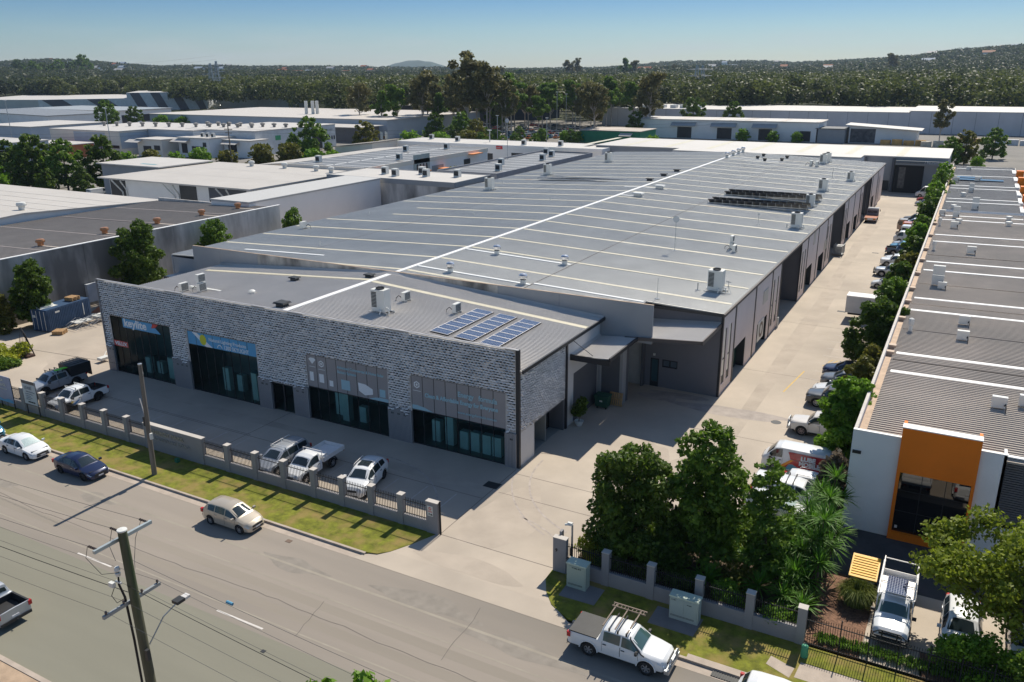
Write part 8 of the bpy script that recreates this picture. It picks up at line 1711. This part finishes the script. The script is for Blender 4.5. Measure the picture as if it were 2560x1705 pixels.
for k, x, y, s, lab in ((5, -197, 274, 1.0, 'leftmost tall gum of the big roadside group'), (6, -205, 290, 1.05, 'gum tree second from left in the roadside group'), (6, -164, 259, 1.32, 'tallest gum with bare white limbs rising above the skyline'), (5, -157, 263, 1.18, 'dense brownish gum right of the tallest one'), (7, -150, 272, 1.1, 'gum at the right side of the roadside group'), (5, -175, 270, .95, 'gum in the middle of the roadside group'), (6, -147, 262, .9, 'slim gum leaning at the right side of the roadside group'), (7, -184, 300, 1.0, 'darker gum behind the roadside group'), (7, -168.9, 320, .9, 'bright green tall tree before the blue roofed hall, left'), (7, -157.2, 316, .9, 'bright green tall tree before the blue roofed hall, right'), (7, -148, 330, .95, 'tall green tree beside the car park lamp'), (5, -110.6, 269.5, .85, 'dark gum standing by the green walled shop'), (6, -113, 276, .75, 'second gum by the green walled shop'), (5, -100.4, 308, 1.0, 'tall gum in front of the white dock warehouse'), (6, -104, 312, .8, 'thin gum beside the tall one at the dock warehouse'), (6, 13.7, 304, .62, 'lone sparse gum before the precast wall at right'), (7, -140, 360, 1.0, 'gum behind the car park, centre'), (7, -125, 352, .9, 'gum behind the car park, right'), (0, -190, 330, 1.2, 'round tree at the back of the car park')): put(k, x, y, s, lab, 'tall gums along the distant road')
for i, (x, y) in enumerate(((-186, 262), (-176, 256), (-150, 258), (-120, 262), (-133, 268), (-114, 262))): put(3, x, y, .75, 'clipped round shrub by the distant road, %s from the left' % ['first', 'second', 'third', 'sixth', 'fourth', 'fifth'][i], 'clipped shrubs by the distant road')
put(8, -165, 470, 1.05, 'dull yellow broad tree standing before the far forest'); put(9, *dirx(2130, 560), .9, 'dark pointed tree at the forest edge on the right'); put(9, *dirx(1602, 900), 1.2, 'pointed conifer rising above the far forest at centre'); put(9, *dirx(1085, 1500), 1.5, 'pointed conifer on the skyline left of the tall gums')
for i, px_ in enumerate((205, 228, 262, 285, 318, 172)):
    x, y = dirx(px_, 1500+30*i); o = put(i % 2, x, y, [2.6, 2.4, 2.8, 2.6, 3.6, 2.8][i], 'big tree on the left skyline ridge, %s' % ['third from left', 'fourth from left', 'fifth from left', 'sixth from left', 'tallest, right end', 'second from left'][i], 'ridge trees at left')
for i, px_ in enumerate((1240, 1262, 1300, 1412, 1432, 1540, 1560, 1650, 2070, 2140)):
    x, y = dirx(px_, 1250+25*i); put(5 + i % 3, x, y, [1.0, 1.1, 1.0, 1.4, 1.5, 1.6, 1.3, 1.0, 1.1, 1.5][i], 'tree standing above the skyline of the far forest, %s counted from the left' % ['first', 'second', 'third', 'fourth', 'fifth', 'sixth', 'seventh', 'eighth', 'ninth', 'tenth'][i], 'skyline trees')
rs = random.Random(21); A_ = ['first', 'second', 'third', 'fourth', 'fifth', 'sixth', 'seventh', 'eighth', 'ninth', 'tenth', 'eleventh', 'twelfth', 'thirteenth', 'fourteenth', 'fifteenth', 'sixteenth', 'seventeenth', 'eighteenth']
for i, (px_, d_, k, s_) in enumerate(sorted(((1180, 392, 7, .8), (1232, 400, 5, .9), (1262, 385, 7, .85), (1290, 410, 7, .9), (1322, 395, 5, .8), (1345, 380, 7, .7), (1372, 405, 7, .9), (1440, 390, 6, .8), (1465, 400, 5, .85), (1150, 405, 6, .9), (985, 400, 7, .8), (935, 415, 5, .85), (1020, 395, 7, .9), (1500, 420, 7, .8), (1080, 410, 5, .9), (1115, 398, 7, .75)))):
    put(k, *dirx(px_, d_), s_, 'tall tree in the belt behind the distant car park, %s from the left' % A_[i], 'tree belt behind the distant car park')
for i, (px_, d_, s_) in enumerate(((1222, 335, .55), (1300, 350, .5), (1352, 335, .5), (1335, 315, .45), (1262, 300, .5), (1290, 322, .45), (1210, 300, .6), (1420, 330, .5))):
    put(0, *dirx(px_, d_), s_, 'small tree between rows of the distant car park, %s' % ['left front', 'centre', 'centre right', 'right front', 'left, nearest', 'centre, near front', 'leftmost', 'rightmost'][i], 'small car park trees')
# ---------------------------------------------------------------- far forest as one mass
EX = [-700, 0, 420, 560, 900, 1100, 1400, 1500, 1600, 2560, 3300]; ED = [980, 950, 800, 690, 500, 440, 425, 440, 480, 500, 500]
def forest(name, n_try, dmin, dmax, leaves, size, rad, hh, lm, thin=0.0, seed=3):
    g = np.random.default_rng(seed); u = g.random(n_try); d = np.sqrt(dmin**2+(dmax**2-dmin**2)*u); ix = g.uniform(-350, 2910, n_try)
    vx = fw.x*F_PX+r2.x*(ix-1280); vy = fw.y*F_PX+r2.y*(ix-1280); l = np.hypot(vx, vy); X_ = CAM.x+vx/l*d; Y_ = CAM.y+vy/l*d
    keep = d > np.interp(ix, EX, ED)*(1+.03*np.sin(ix*.02))
    if thin: keep &= g.random(n_try) > thin*(.5+.5*np.sin(X_*.006)*np.sin(Y_*.005+1))
    X_, Y_ = X_[keep], Y_[keep]; n = len(X_); Z_ = terrain(X_, Y_)
    h = hh*(.75+.5*g.random(n)); R = rad*(.7+.6*g.random(n))
    c = np.repeat(np.stack([X_, Y_, Z_+h*.66], 1), leaves, 0); Rr = np.repeat(np.stack([R, R, h*.36], 1), leaves, 0)
    dd = g.normal(size=(n*leaves, 3)); dd /= np.linalg.norm(dd, axis=1, keepdims=True); dd[:, 2] = np.where(dd[:, 2] < -.5, -dd[:, 2], dd[:, 2])
    c = c+dd*Rr*(.55+.5*g.random((n*leaves, 1)))
    nr = dd*.5+g.normal(size=dd.shape)*.6; nr[:, 2] += .3; nr /= np.linalg.norm(nr, axis=1, keepdims=True); a = np.cross(nr, g.normal(size=dd.shape)); a /= np.linalg.norm(a, axis=1, keepdims=True); t = np.cross(nr, a)
    s = size*(.6+.8*g.random((n*leaves, 1))); o = quads_obj(name, leaf_mesh(c, a*s*.75, t*s*.5), lm); tag(o, kind='stuff'); return o, n
Lf2 = leafmat('leaf_farther_forest', (0.030, 0.045, 0.020), (0.085, 0.105, 0.04), ns=.03, wi=.15)
o, n1_ = forest('forest', 5600, 420, 900, 230, 1.2, 7.0, 19, Lfar, seed=3); tag(o, 'dense eucalypt forest behind the industrial estate', 'forest')
o, n2_ = forest('forest', 17000, 850, 1700, 70, 2.2, 7.6, 17, Lf2, .15, 5); tag(o, 'second belt of forest rising behind the first', 'forest')
o, n3_ = forest('forest', 22000, 1600, 3700, 34, 3.8, 11, 15, Lf2, .3, 7); tag(o, 'tree covered ridges on the horizon', 'forest')
hl_ = []
for i in range(42):
    px_ = random.choice([random.uniform(0, 420), random.uniform(500, 1000), random.uniform(1500, 2560), random.uniform(1700, 2300)]); d = random.uniform(1500, 3000); x, y = dirx(px_, d); z = float(terrain(x, y)); s = random.uniform(6, 13)
    q = MB().box(x-s, x+s, y-5, y+5, z, z+17).add([(x-s-1, y-6, z+17), (x+s+1, y-6, z+17), (x+s+1, y, z+21), (x-s-1, y, z+21), (x-s-1, y+6, z+17), (x+s+1, y+6, z+17)], [(0, 1, 2, 3), (3, 2, 5, 4)], 1)
    hl_.append((px_, i % 3, q.build('house', [wallwhite, [roofwhite, wallblue, mat('terracotta_wall', (0.42, 0.14, 0.06))][i % 3]])))
hl_.sort(key=lambda e: e[0])
for k, (a_, b_, o) in enumerate(hl_):
    nm = ['white', 'blue grey', 'terracotta'][b_]; kk = sum(1 for e in hl_[:k] if e[1] == b_)
    tag(o, 'tiny far house among trees, %s %s roofed one from the left' % (ORD[kk], nm), 'house', 'far houses on the slopes')
# ---------------------------------------------------------------- pylons, lamps, distant poles
def pylon(label, px_, d, h, w_=9):
    x, y = dirx(px_, d); z = float(terrain(x, y)); t = thing('power_pylon', label, 'pylon', (x, y, z), R_(30), 'high voltage pylons'); m = MB(); r0 = h*.0055
    prof = [(0, w_*.5), (h*.5, w_*.22), (h*.75, w_*.14), (h, w_*.05)]
    cs = [(1, 1), (1, -1), (-1, -1), (-1, 1)]
    for sx, sy in cs: m.tube([(sx*q, sy*q, zz) for zz, q in prof], r0, 4)
    lv = [0, .14, .28, .42, .55, .66, .77, .88, 1]
    wd = lambda f: float(np.interp(f*h, [p[0] for p in prof], [p[1] for p in prof]))
    for a, b in zip(lv[:-1], lv[1:]):
        for k in range(4):
            (sx, sy), (tx, ty) = cs[k], cs[(k+1) % 4]; wa, wb = wd(a), wd(b); m.tube([(sx*wa, sy*wa, a*h), (tx*wb, ty*wb, b*h)], r0*.6, 3, cap=False).tube([(tx*wa, ty*wa, a*h), (sx*wb, sy*wb, b*h)], r0*.6, 3, cap=False)
    m.build('lattice', steel, t, world=False)
    for f in (.62, .76, .90): MB().tube([(-w_*.75, 0, f*h), (0, 0, f*h+.8), (w_*.75, 0, f*h)], r0, 4).tube([(-w_*.75, 0, f*h), (w_*.75, 0, f*h)], r0*.8, 4).build('cross_arm', steel, t, world=False)
pylon('left one of the twin pylons before the left forest', 604, 700, 34); pylon('right one of the twin pylons before the left forest', 618, 760, 36); pylon('left one of the twin pylons in front of the right forest', 1702, 600, 30); pylon('right one of the twin pylons in front of the right forest', 1715, 620, 30)
for i, (px_, d, h) in enumerate(((1364, 330, 10), (1232, 250, 11), (1387, 390, 18), (1430, 400, 18), (1408, 395, 17), (1250, 330, 11), (127, 380, 18), (353, 330, 16))):
    x, y = dirx(px_, d); t = thing('lamp_pole' if i < 6 else 'utility_pole', 'slim pole in the distance, %s' % ['car park lamp left of centre', 'car park lamp behind the striped roofs', 'tall one before the far trees', 'tall one furthest right in the car park', 'tall one between two others', 'lamp at the distant road', 'street pole by the far left sheds', 'street pole before the long pale building'][i], 'pole', (x, y, -.2))
    MB().tube([(x, y, -.2), (x, y, h)], .14, 6).build('pole', steel, t); MB().box(x-.6, x+.6, y-.2, y+.2, h-.1, h+.15).build('head', acwhite, t)
SP = thing('street_power_pole', 'wooden power pole with cross arm in front of the stepped blue grey warehouses', 'power pole', (-158, 140, 0)); x, y = dirx(629, 262)
SP.location = (x, y, 0); MB().tube([(x, y, -.2), (x, y, 14)], [.22, .15], 8).build('pole', woodm, SP); MB().box(x-1.6, x+1.6, y-.1, y+.1, 11.8, 12.0).box(x-1.3, x+1.3, y-.1, y+.1, 10.8, 11).build('cross_arm', woodm, SP)
for dz in (12.1, 11.1): wirecurve((x, y, dz), (x-160, y-60, dz), 2, .03, SP); wirecurve((x, y, dz), (x+130, y+110, dz), 2, .03, SP)
for k in range(5):
    a = Vector((*dirx(618, 740), 40-3*k)); b = Vector((*dirx(-300, 620), 38-3*k)); q = wirecurve(tuple(a), tuple(b), 7, .05, None, 'power_line'); tag(q, 'high voltage line strung across the left forest, %s from the top' % ['first', 'second', 'third', 'fourth', 'fifth'][k], 'power line', 'high voltage lines')
# two white flags
for i, px_ in enumerate((979, 990)):
    x, y = dirx(px_, 300); t = thing('flag_pole', 'white flag on a pole before the cream roofed hall, %s' % ['left one', 'right one'][i], 'flag', (x, y, 0), group='two white flags'); MB().tube([(x, y, 0), (x, y, 8)], .06, 5).build('pole', steel, t); MB().add([(x, y, 7.8), (x+1.2, y, 7.4), (x+1.2, y, 4.8), (x, y, 5.2)], [(0, 1, 2, 3)]).build('flag', acwhite, t)
# three chimneys
for i, px_ in enumerate((813, 828, 838)):
    x, y = dirx(px_, 430); q = MB().tube([(x, y, 0), (x, y, 14)], .8, 10); tag(q.build('chimney_stack', acwhite), 'white round stack behind the cream roofed hall, %s of three' % ['left', 'middle', 'right'][i], 'stack', 'three white stacks')
# ================================================================== HAZE (real air)
hz = MB().box(-5200, 2600, -300, 5000, -3.0, 150.0)
hm = bpy.data.materials.new('haze'); hm.use_nodes = True; N = hm.node_tree.nodes; N.remove(N['Principled BSDF'])
pvn = N.new('ShaderNodeVolumePrincipled'); pvn.inputs['Color'].default_value = (0.62, 0.78, 1.0, 1); pvn.inputs['Density'].default_value = 0.00006; pvn.inputs['Anisotropy'].default_value = 0.2
hm.node_tree.links.new(pvn.outputs[0], N['Material Output'].inputs['Volume'])
tag(hz.build('haze', hm), kind='stuff')
